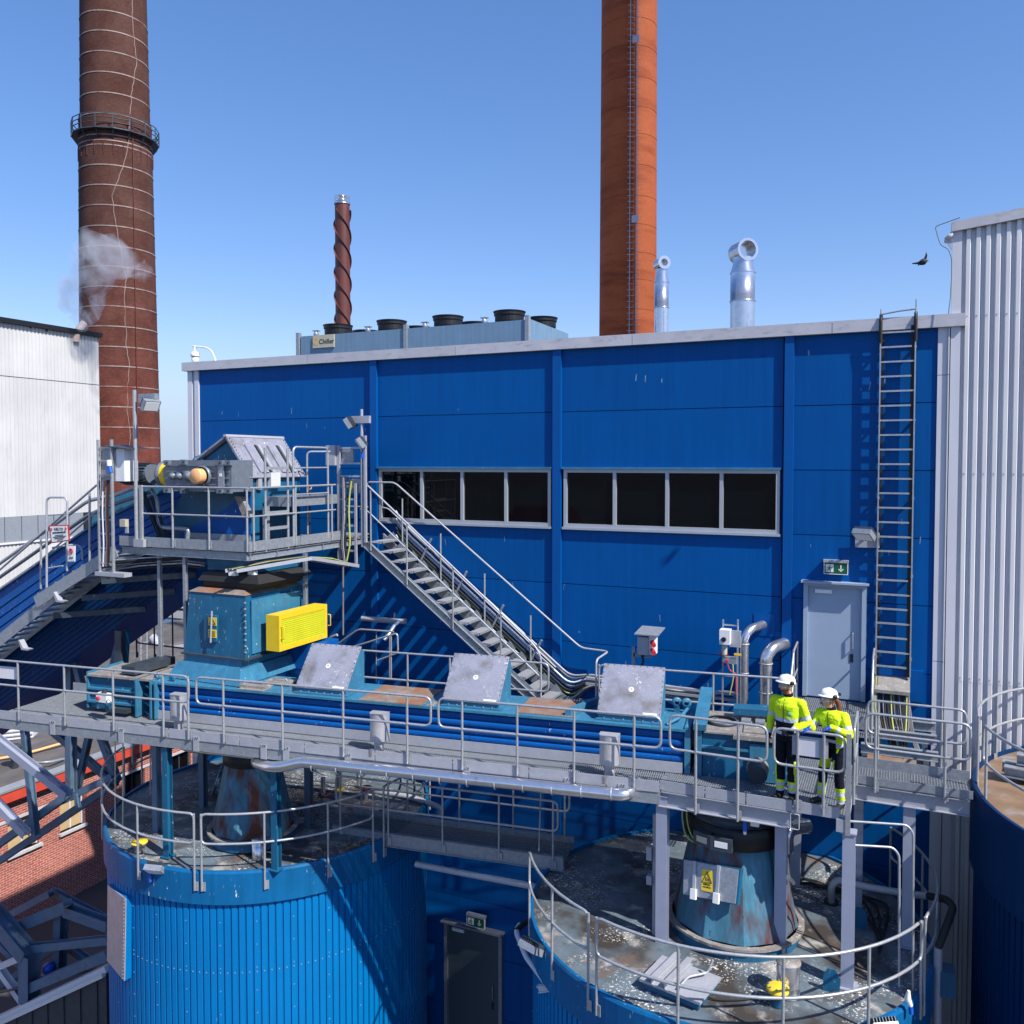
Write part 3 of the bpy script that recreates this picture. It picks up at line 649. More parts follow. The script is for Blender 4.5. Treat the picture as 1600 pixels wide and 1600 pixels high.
for z in (1.3, 2.8, 4.2, 5.6, 6.9):
    for x in (xl, xr): MB().box((x-.02, yl, z), (x+.02, FY-.001, z+.04)).build('wall_bracket', 'galv', T)
for x in (xl, xr):
    MB().tube([(x, yl, 7.0), (x, yl-.02, 7.45), (x, yl+.12, 7.55), (x, FY+.3, 7.5)], .03, n=6, rd=.08).build('bent_cable', 'rubber', T)
    MB().cyl((x, yl+.02, 7.3), (x, yl+.02, 7.75 if x > 0 else 7.62), .012, n=6).build('stile_end', 'galv', T)
MB().tube([(xl, yl, 7.52), (-.08, yl, 7.56), (xr, yl, 7.58)], .015, n=6).build('top_tray', 'galv', T)
# hood box and hanging cables under the ladder
hb = at(1395, 1078, Y=FY-.3)
T = thing('cable_hood', 'blue sheet cable entry hood under the tall cable ladder with dirty top', 'cable hood', (hb.x, FY-.2, .9))
MB().box((-.42, FY-.06, .55), (.42, FY-.002, 1.12)).build('back_plate', 'facade_trim_blue', T)
MB().prism([W(-.38, FY-.06, .98), W(-.38, FY-.42, .80), W(-.38, FY-.42, .74), W(-.38, FY-.06, .74)], (.58, 0, 0)).build('hood', 'plate_dirty', T)
H = thing('hanging_cables', 'bundle of black grey and green cables sagging from the hood to the walkway', 'cables', (0, FY-.4, -.6))
for k in range(16):
    x = -.30+k*.032; m = ('rubber', 'rubber', 'cable_grey', 'rubber', 'rubber', 'rubber', 'cable_yellow', 'cable_grey')[k % 8]
    sag = random.uniform(-.08, .08)
    pts = [(x, FY-.3, .78), (x+.02+sag*.3, FY-.5, .3), (x*.4+.12+sag, FY-.9, -.25), (.05+k*.015, FY-1.2, -.55), (-.25+k*.02, FY-1.6, -.6), (-.6, FY-2.0, -.55-random.random()*.1)]
    MB().tube(pts, .014, n=6, rd=.25).build('cable', m, H)
for k in range(4):
    MB().tube([(-.40+k*.025, FY-.25, 1.0), (-.42+k*.02, FY-.45, .55), (-.30+k*.02, FY-.6, .1), (-.35+k*.02, FY-1.1, -.45)], .014, n=6, rd=.2).build('cable', 'cable_grey' if k % 2 else 'cable_yellow', H)
for k in range(4):
    MB().tube([(.17, FY-.3, .75), (.2+k*.02, FY-.5, .1), (.36+k*.022, FY-.7, -.3), (.40+k*.022, FY-.8, -.8), (.25+k*.02, FY-1.1, -1.0)], .016, n=6, rd=.2).build('cable', 'cable_grey', H)
# exit sign builder
def exit_sign(x, y, z, w, label, lit=True):
    T = thing('exit_sign', label, 'sign', (x, y, z), 'emergency exit signs')
    h = w*.52
    MB().box((x-w/2, y, z-h/2), (x+w/2, y+.06, z+h/2)).build('sign_face', 'sign_green', T)
    b = MB(); b.box((x-w/2-.02, y-.015, z+h/2), (x+w/2+.02, y+.09, z+h/2+.05)); b.build('sign_lamp', 'galv_light', T)
    b = MB()
    for a, c in (((-w/2-.01, -h/2-.01), (w/2+.01, -h/2)), ((-w/2-.01, -h/2), (-w/2, h/2)), ((w/2, -h/2), (w/2+.01, h/2))):
        b.box((x+a[0], y-.004, z+a[1]), (x+c[0], y+.05, z+c[1]))
    b.build('sign_border', 'sign_white', T)
    s = w; yy = y-.003
    P = lambda u, v: W(x+u*s, yy, z+v*s)
    MB().prism([P(-.44, -.18), P(-.10, -.18), P(-.10, .18), P(-.44, .18)], (0, .002, 0)).build('doorway_symbol', 'sign_white', T)
    b = MB(); yy = y-.006
    def limb(p, q, t): b.beam(P(*p), P(*q), .0035, t*s, up=Vector((q[1]-p[1], 0, -(q[0]-p[0]))))
    limb((-.26, .07), (-.29, -.04), .06); limb((-.29, -.03), (-.22, -.09), .035); limb((-.22, -.08), (-.24, -.16), .03); limb((-.29, -.03), (-.36, -.10), .035); limb((-.36, -.10), (-.42, -.10), .03)
    limb((-.26, .06), (-.20, .01), .025); limb((-.20, .01), (-.15, .04), .025); limb((-.27, .06), (-.35, .05), .025); limb((-.35, .05), (-.37, -.02), .025)
    b.prism([P(-.25+.032*math.cos(a*.785), .125+.032*math.sin(a*.785)) for a in range(8)], (0, .002, 0)); b.build('running_figure_symbol', 'sign_green', T)
    yy = y-.003; b = MB(); limb((.22, .15), (.22, -.06), .05)
    b.prism([P(.22, -.16), P(.10, -.04), P(.13, -.01), P(.22, -.10)], (0, .002, 0)); b.prism([P(.22, -.16), P(.34, -.04), P(.31, -.01), P(.22, -.10)], (0, .002, 0)); b.build('arrow_symbol', 'sign_white', T)
    return T
e = at(1306, 888, Y=FY-.09); exit_sign(e.x, FY-.09, e.z, .40, 'green emergency exit sign above the upper grey door')
e = at(743, 1441, Y=FY-.3); exit_sign(e.x, FY-.3, e.z, .42, 'green emergency exit sign above the shaded lower door between the silos')
# floodlight
def flood(c, d, label, plate=None, s=1.):
    c = Vector(c); d = Vector(d).normalized(); sd_ = d.cross(Vector((0, 0, 1))).normalized(); u = sd_.cross(d)
    T = thing('floodlight', label, 'lamp', c, 'led floodlights')
    b = MB(); b.beam(c, c+d*.10*s, .34*s, .24*s, up=u); b.build('lamp_body', 'galv', T)
    b = MB()
    for i in range(8):
        o = (-.15+.3*i/7)*s; b.beam(c+sd_*o-d*.06*s, c+sd_*o, .012*s, .22*s, up=u)
    b.build('cooling_fins', 'steel_dark', T)
    MB().beam(c+d*.101*s, c+d*.106*s, .29*s, .19*s, up=u).build('lamp_glass', 'sign_white', T)
    if plate:
        MB().beam(c-d*.05*s, plate, .06, .02).build('lamp_bracket', 'galv', T)
    return T
fl = at(1351, 832, Y=FY-.42)
T = flood(fl, (-.25, -.55, -.8), 'black finned floodlight on a square plate left of the cable ladder', (fl.x+.03, FY-.05, fl.z-.12))
MB().box((fl.x-.17, FY-.10, fl.z-.30), (fl.x+.24, FY-.09, fl.z-.02)).build('mounting_plate', 'galv_light', T)
MB().box((fl.x-.12, FY-.09, fl.z-.22), (fl.x+.18, FY-.001, fl.z-.14)).build('mounting_rail', 'galv', T)
# small door platform with two handrails
T = thing('door_platform', 'small galvanised grating platform and steps in front of the upper grey door', 'platform', (-1.1, 16.4, 0))
grate('grating', W, -1.72, -.42, 16.05, 16.98, .42, T)
b = MB(); b.box((-1.74, 16.02, .2), (-.40, 16.05, .43)); b.box((-1.75, 16.05, .3), (-1.73, 16.98, .43)); b.box((-.41, 16.05, .3), (-.39, 16.98, .43)); b.build('edge_beam', 'galv', T)
grate('step', W, -1.72, -.42, 15.72, 15.98, .18, T)
for x in (-1.72, -.42):
    for y in (16.06, 16.9): MB().box((x-.03, y, -.1), (x+.03, y+.05, .3)).build('support_post', 'galv', T)
for x, w, l in ((-1.74, -1, 'left'), (-.40, 1, 'right')):
    t = thing('hand_rail', '%s sloping handrail of the upper door platform' % l, 'railing', (x, 16.4, .4), 'handrails of the door platform')
    MB().tube([(x, 16.95, .40), (x, 16.95, 1.48), (x, 16.3, 1.42), (x, 15.8, .88), (x, 15.8, -.1)], .019, rd=.1).build('top_rail', 'galv_rail', t)
    MB().tube([(x, 16.95, .95), (x, 16.3, .90), (x, 15.8, .45)], .016, rd=.05).build('mid_rail', 'galv_rail', t)
    MB().cyl((x, 16.3, -.1), (x, 16.3, 1.42), .019, n=8).build('post', 'galv_rail', t)
# two silver wall pipes
for u, vt, lb, ub in ((1163, 985, 'taller silver elbow pipe entering the blue facade left of the door', 1160), (1197, 1015, 'shorter silver elbow pipe beside the taller one at the door', 1197)):
    p = at(u, vt, Y=16.5); T = thing('wall_pipe', lb, 'pipe', (p.x, 16.5, -.1), 'silver elbow pipes at the facade')
    r = .085 if u < 1180 else .115
    z = p.z-.12
    b = MB(); b.tube([(p.x, 16.5, -.1), (p.x, 16.5, z), (p.x+.1, 16.62, z+.14), (p.x+.28, 16.97, z+.17)], r, n=16, rd=.3); b.build('bent_pipe', 'alu', T)
    for zz in (z-.15, z-.7): MB().lathe((p.x, 16.5, zz), [(r+.001, 0), (r+.012, .005), (r+.012, .02), (r+.001, .025)], n=16).build('pipe_clip', 'galv_light', T)
    MB().box((p.x+.1, FY-.012, z-.05), (p.x+.5, FY-.001, z+.38)).build('wall_plate', 'facade_trim_blue', T)
# switch cabinets by the facade
def cab(u0, v0, u1, v1, Y, name, m, T, d=.25):
    a = at(u0, v0, Y=Y); c = at(u1, v1, Y=Y); return MB().box((a.x, Y, c.z), (c.x, Y+d, a.z)).build(name, m, T)
p = at(1005, 1010, Y=15.9)
T = thing('socket_cabinet', 'grey socket cabinet with a tilted rain roof on a post behind the third hood', 'cabinet', (p.x, 16, -.1))
cab(996, 995, 1013, 1024, 15.8, 'cabinet_box', 'steel_bluegrey' if False else 'galv_light', T, .3)
a = at(1013, 993, Y=15.8); c = at(1022, 1024, Y=15.8); MB().box((a.x+.005, 15.82, c.z), (c.x, 16.05, a.z)).build('socket_panel', 'white_paint', T)
for v in (1004, 1016): q = at(1019, v, Y=15.8); MB().cyl((q.x, 15.82, q.z), (q.x+.06, 15.70, q.z-.03), .045, n=10).build('socket', 'sign_red', T)
a = at(992, 991, Y=15.7); c = at(1029, 986, Y=15.7); MB().prism([W(a.x, 15.65, a.z), W(c.x, 15.65, a.z), W(c.x, 16.2, a.z+.06), W(a.x, 16.2, a.z+.06)], (0, 0, .02)).build('rain_roof', 'galv', T)
q = at(990, 1035, Y=15.95)
MB().box((q.x-.03, 15.93, -.1), (q.x+.03, 15.98, at(990, 1010, Y=15.95).z)).build('post', 'galv', T)
MB().box((q.x, 15.93, at(1005, 1026, Y=15.9).z-.02), (q.x+.35, 15.97, at(1005, 1026, Y=15.9).z+.04)).build('arm', 'galv', T)
MB().tube([at(1003, 1024, Y=15.9), at(1006, 1034, Y=15.9), at(1001, 1042, Y=15.9), at(1000, 1065, Y=15.9)], .025, n=6, rd=.1).build('cable', 'rubber', T)
T = thing('isolator_stand', 'upright cable ladder stand with white isolator boxes beside the silver pipes', 'switch stand', (-2.9, 16.1, -.1))
for u in (1130, 1153):
    a = at(u, 968, Y=16.1); MB().box((a.x-.012, 16.08, -.1), (a.x+.012, 16.12, a.z)).build('stile', 'galv_rail', T)
for v in (976, 1055, 1080): a = at(1130, v, Y=16.1); c = at(1153, v, Y=16.1); MB().box((a.x, 16.09, a.z-.012), (c.x, 16.12, a.z+.012)).build('rung', 'galv_rail', T)
cab(1140, 985, 1157, 1012, 16.0, 'back_box', 'galv_light', T, .05)
cab(1124, 984, 1140, 1008, 15.85, 'isolator_box', 'white_paint', T, .2)
q = at(1131, 999, Y=15.85); MB().cyl((q.x, 15.85, q.z), (q.x, 15.81, q.z), .045, n=12).build('rotary_switch', 'ink', T)
q = at(1132, 1014, Y=15.95); MB().cyl((q.x, 15.95, q.z+.08), (q.x, 15.95, q.z-.1), .05, n=10).build('cable_gland', 'plate_gold', T)
cab(1130, 1026, 1150, 1038, 15.95, 'button_box', 'galv', T, .1)
q = at(1136, 1033, Y=15.95); MB().cyl((q.x, 15.95, q.z), (q.x, 15.92, q.z), .028, n=10).build('push_button', 'sign_red', T)
cab(1123, 1020, 1137, 1024, 15.93, 'red_tag', 'sign_red', T, .02); cab(1147, 1021, 1158, 1025, 15.93, 'yellow_tag', 'safety_yellow', T, .02)
MB().tube([at(1137, 1038, Y=15.9), at(1140, 1048, Y=15.9), at(1150, 1052, Y=15.9), at(1150, 1085, Y=15.9)], .012, n=6, rd=.1).build('red_cable', 'sign_red', T)
MB().tube([at(1145, 1038, Y=15.9), at(1146, 1060, Y=15.9), at(1140, 1085, Y=15.9)], .012, n=6, rd=.1).build('green_cable', 'cable_yellow', T)
# ================================================================== MAIN WALKWAY (front of the conveyor)
NF = 13.02; NB = 13.70
WK = thing('front_walkway', 'long galvanised grating walkway with kick plates along the front of the blue conveyor', 'walkway', K(-8, 13.3, -.3))
grate('grating', K, -14.6, -1.58, NF+.01, NB+.02, -.10, WK)
c0s = [-14.6, -13.0, -11.85, -10.55, -9.05, -7.75, -6.4, -5.0, -3.7, -2.45, -1.62]
for i in range(len(c0s)-1):
    MB().box((c0s[i]+.012, NF-.008, -.17), (c0s[i+1]-.012, NF+.004, .0), K).build('kick_plate', 'galv_light', WK)
MB().box((-14.6, NF+.006, -.36), (-1.62, NF+.07, -.13), K).build('edge_beam', 'galv', WK)
MB().box((-11.4, NB+.0, -.09), (-1.35, NB+.012, .08), K).build('inner_kick_plate', 'galv_light', WK)
MB().box((-14.6, NB+.4, -.25), (-1.85, NB+.5, -.13), K).build('edge_beam', 'galv', WK)
for c in (-13.2, -11.6, -9.95, -8.55, -8.1 , -6.9, -4.75, -3.05, -2.2):
    b = MB(); b.box((c-.06, NF-.022, -.36), (c+.06, NF-.010, -.10), K); b.box((c-.055, NF-.02, -.36), (c-.04, NF+.1, -.18), K)
    q = b.build('hanger_bracket', 'galv_light', WK)
    MB().beam(K(c-.02, NF-.026, -.14), K(c+.0, NF-.026, -.10), .008, .012).build('bolt', 'steel_dark', q); MB().beam(K(c+.02, NF-.026, -.14), K(c+.04, NF-.026, -.10), .008, .012).build('bolt', 'steel_dark', q)
# left end of the walkway: wider deck
LE = thing('left_landing', 'wide galvanised landing at the left end of the front walkway', 'platform', K(-13, 14, -.2))
grate('grating', K, -14.6, -11.75, NB+.03, 14.95, -.102, LE)
MB().box((-14.6, 14.96, -.2), (-13.0, 14.98, .06), K).build('kick_plate', 'galv', LE)
MB().box((-13.0, 14.96, -.2), (-12.4, 14.98, .02), K).build('kick_plate', 'galv', LE)
# right hand platform (parallel to the facade)
PE = thing('end_platform', 'galvanised grating end platform that carries the two workers', 'platform', W(-1.6, 14, -.3))
PX0, PX1, PY0, PY1 = -3.35, -.60, 12.76, 15.0
grate('grating', W, PX0, PX1, PY0+.01, PY1, -.10, PE, pitch=.034, cross=.05)
for x0, x1 in ((-3.30, -2.62), (-2.60, -2.02), (-2.0, -1.36), (-1.34, -.72)):
    MB().box((x0, PY0-.008, -.16), (x1, PY0+.004, .0)).build('kick_plate', 'galv_light', PE)
b = MB(); b.beam((PX0, PY0+.04, -.29), (-1.38, PY0+.04, -.29), .12, .24, web=.012); b.build('edge_girder', 'galv_light', PE)
b = MB(); b.beam((PX1-.06, PY0, -.26), (PX1-.06, PY1, -.26), .1, .2, web=.012); b.build('side_girder', 'galv_light', PE)
MB().tube([W(-1.38, PY0-.03, -.40), W(-1.26, PY0-.03, -.40), W(-1.26, PY0-.03, -.18), W(-1.38, PY0-.03, -.18)], .01, n=6, closed=True, rd=.02).build('beam_hook', 'galv_light', PE)
MB().beam((PX0, 14.6, -.25), (PX1, 14.6, -.25), .1, .2, web=.012).build('rear_girder', 'galv', PE)
# right walkway to the third silo
RW = thing('link_walkway', 'short galvanised grating walkway linking the end platform to the right silo', 'walkway', W(.3, 14.6, -.3))
grate('grating', W, -.58, 1.02, 14.24, 14.94, -.10, RW, pitch=.04, cross=.05)
for y, z0, z1, n in ((14.22, -.12, .0, 'kick_plate'), (14.95, -.14, .06, 'kick_plate')): MB().box((-.58, y, z0), (1.04, y+.012, z1)).build(n, 'galv', RW)
for y in (14.27, 14.90):
    b = MB(); b.beam((-.58, y, -.27), (1.0, y, -.27), .1, .24, web=.012); b.build('girder', 'galv_light', RW)
# ------------------------------------------------------------------ railings of the front walkway
def cfrac(u, a, b_, n=NF): # position of a post seen at pixel column u between the two rail ends
    p = at(u, 1100, N=n); d = (b_-a); return max(0, min(1, (p-a).dot(Vector((d.x, d.y, 0)))/(d.x*d.x+d.y*d.y)))
def krail(u0, u1, posts, label, zt=1.0, n=NF-.03, ext=0):
    a = at(u0, 1100, N=n); b_ = at(u1, 1100, N=n); a.z = b_.z = 0
    return rail(label, [a, b_], zt, .52, [cfrac(u, a, b_, n) for u in posts], foot=-.15)
krail(-90, 295, (-60, 29, 101, 177, 255, 294), 'leftmost guard rail hoop of the front walkway')
krail(307, 673, (349, 441, 536, 636), 'second guard rail hoop from the left in front of the first two hoods')
krail(685, 1033, (722, 808, 897, 991), 'third guard rail hoop on the front walkway under the second and third hoods')
def wrail(x0, x1, posts, Y, label, zt=1.0, mid=.52, foot=-.15):
    return rail(label, [W(x0, Y, 0), W(x1, Y, 0)], zt, mid, [(p-x0)/(x1-x0) for p in posts], foot=foot)
xq = lambda u, Y, v=1200: at(u, v, Y=Y).x
wrail(xq(1046, 12.72), xq(1198, 12.72), (xq(1087, 12.72), xq(1153, 12.72)), 12.72, 'guard rail hoop left of the two workers', 1.04, foot=-.42)
wrail(xq(1209, 12.72), -.66, (xq(1246, 12.72), xq(1287, 12.72)), 12.72, 'guard rail hoop directly in front of the two workers', 1.04, foot=-.12)
T = thing('corner_post', 'square galvanised corner post right of the woman worker', 'post', (-.60, 12.72, -.3)); 
MB().box((-.64, 12.69, -.35), (-.575, 12.755, 1.08)).build('post_tube', 'galv_rail', T); MB().box((-.76, 12.70, -.32), (-.60, 12.76, -.14)).build('post_shoe', 'galv_light', T)
wrail(-.44, .99, (-.30, .66), 14.20, 'front guard rail hoop of the link walkway', 1.0, .46, -.22)
wrail(-.44, .98, (-.28, .64), 14.99, 'rear guard rail hoop of the link walkway', 1.0, .46, -.1)
rail('side guard rail of the end platform behind the woman', [W(-.56, 13.2, 0), W(-.56, 14.15, 0)], 1.04, .52, (.05, .95), foot=-.1)
# white notice sheets on the rail
def sheet(name, label, pts, m, cat='notice board', T=None):
    return
T = thing('notice_board', 'blank white board fixed on the rail in front of the workers', 'board', (xq(1268, 12.75), 12.76, .6))
a = at(1238, 1146, Y=12.75); c = at(1294, 1186, Y=12.75); MB().box((a.x, 12.745, c.z), (c.x, 12.757, a.z-.02)).build('board', 'galv_light', T)
a = at(1249, 1153, Y=12.74); c = at(1279, 1184, Y=12.74); MB().box((a.x, 12.738, c.z), (c.x, 12.744, a.z)).build('paper', 'trim_white', T)
T = thing('notice_board', 'blank white board on the left end of the walkway rail', 'board', at(10, 1050, N=NF))
a = at(-30, 1038, N=NF+.02); c = at(27, 1062, N=NF+.02); q = Vector((math.cos(AL), math.sin(AL), 0))
MB().prism([a, a+q*((c-a).dot(q)), Vector((c.x, c.y, c.z)), Vector((a.x, a.y, c.z))], Vector((-q.y, q.x, 0))*.01).build('board', 'trim_white', T)
# ------------------------------------------------------------------ silver pipe under the walkway and three exhaust pots
T = thing('lagged_pipe', 'long silver lagged pipe running under the front walkway edge', 'pipe', K(-6, 12.85, -.4))
p0 = at(470, 1195, N=12.85); p1 = at(978, 1243, N=12.85); q0 = at(395, 1197, N=13.3); q1 = at(300, 1168, N=13.6)
body = [at(405, 1184, N=13.5), at(398, 1192, N=13.2), at(425, 1199, N=12.9), at(448, 1197, N=12.85), at(470, 1190, N=12.85), p1-Vector((0, 0, 0)), p1+Vector((.02, .25, -.0)), p1+Vector((.0, .5, .05))]
MB().tube(body, .095, n=16, rd=.16).build('pipe_run', 'alu', T)
MB().tube([at(275, 1155, N=13.6), at(292, 1166, N=13.6), at(405, 1178, N=13.6)], .11, n=16, rd=.15).build('rear_pipe_run', 'alu', T)
dirv = (p1-p0)
for i in range(12): 
    c = p0.lerp(p1, (i+.5)/12); d = dirv.normalized()
    MB().lathe(c, [(.096, 0), (.101, .004), (.101, .02), (.096, .024)], n=16, z=d).build('pipe_clip', 'galv_light', T)
for u in (580, 945):
    c = at(u, 1222 if u > 700 else 1180, N=12.87); MB().cyl(c+Vector((0, 0, -.02)), c+Vector((0, 0, .09)), .05, n=12).build('branch_pipe', 'alu', T)
POT = 'pot_alu'
for i, (u, v, lb) in enumerate(((279, 1104, 'leftmost'), (592, 1137, 'middle'), (952, 1169, 'rightmost'))):
    p = at(u, v, N=13.28); x = p
    T = thing('exhaust_pot', '%s of the three silver exhaust pots on the front walkway' % lb, 'vent', (p.x, p.y, -.1), 'silver exhaust pots along the walkway')
    q = Vector((math.cos(AL), math.sin(AL), 0)); nn = Vector((-q.y, q.x, 0))
    b = MB(); prof = []
    for k in range(20):
        a = math.pi*k/19; prof.append(q*(-.155*math.cos(a)) - nn*(.14*math.sin(a)))
    prof += [q*.155+nn*.10, -q*.155+nn*.10]
    zb, zt = .10, .56
    base = Vector((p.x, p.y, 0))
    m_ = len(prof); vs = [base+w+Vector((0, 0, zb-.05*(1 if w.dot(nn) > 0 else 0))) for w in prof]+[base+w+Vector((0, 0, zt)) for w in prof]
    b.add(vs, [(k, (k+1) % m_, m_+(k+1) % m_, m_+k) for k in range(m_)], False); b.add(vs, [list(range(m_, 2*m_)), list(range(m_))[::-1]])
    b.build('pot_shell', POT, T)
    b = MB(); vs = [base+w*1.03+Vector((0, 0, zt)) for w in prof]+[base+w*1.03+Vector((0, 0, zt+.012)) for w in prof]
    b.add(vs, [(k, (k+1) % m_, m_+(k+1) % m_, m_+k) for k in range(m_)]+[list(range(m_, 2*m_)), list(range(m_))[::-1]]); b.build('pot_lid', POT, T)
    MB().cyl(base+Vector((0, 0, -.12)), base+Vector((0, 0, zb)), .085, n=16).build('pot_neck', POT, T)
# ================================================================== MAIN CONVEYOR
CV = thing('drag_conveyor', 'long blue enclosed drag conveyor with ribbed side running along the walkway', 'conveyor', K(-7, 14.6, -.1))
CN0, CN1 = 13.72, 14.75; CA, CB = -11.35, -1.32
MB().box((CA, CN0+.05, -.1), (CB, CN1, .58), K).build('casing', 'casing_blue', CV)
def ribs(cA, cB, n, z0, z1, k=4):
    hh = (z1-z0)/k
    for i in range(k):
        za = z0+i*hh; b = MB(); prof = [K(cA, n+.055, za+.004)]
        for q in range(7): a_ = math.pi*(q/6)-math.pi/2; prof.append(K(cA, n+.045-.045*max(0, math.cos(a_))**.6, za+hh/2-.006+math.sin(a_)*(hh/2-.012)))
        prof.append(K(cA, n+.055, za+hh-.012)); b.prism(prof, K(cB, 0, 0)-K(cA, 0, 0)); b.build('rib_panel', 'casing_blue', CV)
ribs(CA+.02, CB-.02, CN0, .06, .58)
MB().box((CA-.02, CN0-.04, .585), (CB+.02, CN1+.05, .625), K).build('top_flange', 'machine_teal', CV)
# teal end frames and left tail section
MB().box((CB, CN0-.03, -.1), (CB+.09, CN1+.03, .66), K).build('end_frame', 'machine_teal', CV)
MB().box((CB+.17, CN0-.05, -.1), (CB+.27, CN1+.03, .72), K).build('end_frame', 'machine_teal', CV)
b = MB(); b.beam(K(CB+.24, CN0-.1, .70), K(CB+.24, CN1+.35, .92), .20, .10); b.build('lid_beam', 'machine_teal', CV)
MB().box((CB+.28, CN0, -.1), (CB+1.55, CN1+.1, .60), K).build('drive_casing', 'machine_blue', CV)
MB().box((CB+.26, CN0-.04, .36), (CB+1.0, CN0, .40), K).build('stiffener', 'machine_teal', CV)
MB().box((CB+1.0, CN0-.05, -.08), (CB+1.5, CN0, .5), K).build('bearing_plate', 'machine_teal', CV)
MB().cyl(K(CB+1.12, CN0-.06, .14), K(CB+1.12, CN0-.28, .10), .15, n=20).build('shaft_cover', 'steel_dark', CV)
MB().lathe(K(CB+1.12, CN0-.06, .14), [(.15, 0), (.17, .0), (.17, .05), (.15, .05)], n=20, z=K(0, -1, 0)).build('shaft_flange', 'plate_dirty', CV)
MB().box((CB+.3, CN0-.04, .605), (CB+1.55, CN1+.12, .63), K).build('drive_lid', 'plate_dirty', CV)
MB().box((CB+.9, CN0+.05, .635), (CB+1.50, CN0+.45, .655), K).build('checker_plate', 'plate_dirty', CV)
MB().box((CB+.75, CN0-.09, .56), (CB+1.5, CN0-.03, .63), K).build('checker_edge', 'plate_dirty', CV)
b = MB(); b.beam(K(CB+.72, CN1-.2, .78), K(CB+1.6, CN1-.2, .80), .32, .10); b.build('top_box', 'machine_blue', CV)
for k in range(3): MB().box((CB+.85+k*.22, CN0+.52, .655), (CB+1.0+k*.22, CN0+.72, .69), K).build('clamp', 'galv', CV)
MB().lathe(K(CB+.55, CN0+.5, .63), [(.22, 0), (.25, 0), (.25, .05), (.22, .05)], n=20).build('inspection_ring', 'steel_dark', CV)
for cc_ in (CB-.22, CB-.06):
    MB().lathe(K(cc_, CN1-.15, .80), [(.04, -.02), (.085, -.02), (.085, .02), (.04, .02)], n=16, z=K(.3, -1, 0)).build('lifting_eye', 'machine_teal', CV)
    MB().beam(K(cc_, CN1-.15, .62), K(cc_, CN1-.15, .74), .1, .03).build('eye_foot', 'machine_teal', CV)
MB().tube([K(CB-.3, CN0+.1, .64), K(CB-.1, CN0+.3, .72), K(CB-.02, CN0+.6, .78)], .03, n=6).build('brace', 'machine_teal', CV)
# tail section at left
TA, TB = -13.02, CA
MB().box((TA, CN0+.05, -.02), (TB-.45, CN1-.1, .62), K).build('tail_casing', 'machine_blue', CV)
MB().box((TA-.04, CN0+.0, -.02), (TA, CN1-.05, .70), K).build('tail_flange', 'machine_teal', CV)
MB().box((TA, CN0-.02, .62), (TB-.1, CN1-.05, .66), K).build('tail_lid', 'plate_dirty', CV)
for z in (.10, .36): MB().box((TA, CN0-.02, z), (TB-.5, CN0+.05, z+.04), K).build('stiffener', 'machine_teal', CV)
for z in (-.02, .16, .33, .50): MB().prism([K(TB-.42, CN0+.1, z), K(TB-.12, CN0-.1, z), K(TB-.12, CN0+.1, z)], (0, 0, .02)).build('gusset', 'machine_teal', CV)
for c in (TB-.46, TB-.12, TB-.02): MB().box((c, CN0-.1, -.08), (c+.03, CN1, .66), K).build('tail_frame', 'machine_teal', CV)
for c in (TB-.1, TB+.25): MB().lathe(K(c, CN0+.1, .70), [(.03, -.012), (.07, -.012), (.07, .012), (.03, .012)], n=14, z=K(0, -1, 0)).build('lifting_eye', 'machine_teal', CV)
MB().box((TA+.55, CN0-.14, -.02), (TA+1.05, CN0+.0, .06), K).build('bearing_bracket', 'steel_dark', CV)
# covers on top
def plate(cA, cB, nA, nB, m='plate_rusty', nm='checker_plate', tilt=0):
    MB().prism([K(cA+tilt, nA, .628), K(cB, nA, .628), K(cB+tilt, nB, .628), K(cA+tilt*2, nB, .628)], (0, 0, .012)).build(nm, m, CV)
    b = MB(); k = max(2, int((cB-cA)/.06))
    for i in range(k):
        c = cA+(cB-cA)*(i+.5)/k; b.prism([K(c+tilt, nA+.02, .6405), K(c+.02+tilt, nA+.02, .6405), K(c+.02+tilt*1.9, nB-.02, .6405), K(c+tilt*1.9, nB-.02, .6405)], (0, 0, .006))
    o = b.build('tread_pattern', m, CV); o['kind'] = 'stuff'
plate(-7.05, -5.85, CN0-.03, CN1); plate(-4.15, -3.15, CN0+.05, CN1); plate(-9.55, -9.0, CN0-.03, CN0+.25, 'plate_dirty')
plate(-5.75, -5.62, CN0-.02, CN0+.3, 'plate_dirty')
MB().prism([K(-3.3, CN0+.1, .63), K(-3.2, CN0+.1, .63), K(-2.85, CN1, .63), K(-2.95, CN1, .63)], (0, 0, .12)).build('divider', 'machine_teal', CV)
for c, n in ((-9.0, CN0+.55), (-9.3, CN0+.2)):
    h = MB().box((c-.28, n-.14, .64), (c+.28, n+.14, .69), K).build('access_hatch', 'plate_dirty', CV)
    MB().tube([K(c-.15, n, .69), K(c-.12, n, .74), K(c+.12, n, .74), K(c+.15, n, .69)], .012, n=6, rd=.02).build('hatch_handle', 'galv', h)
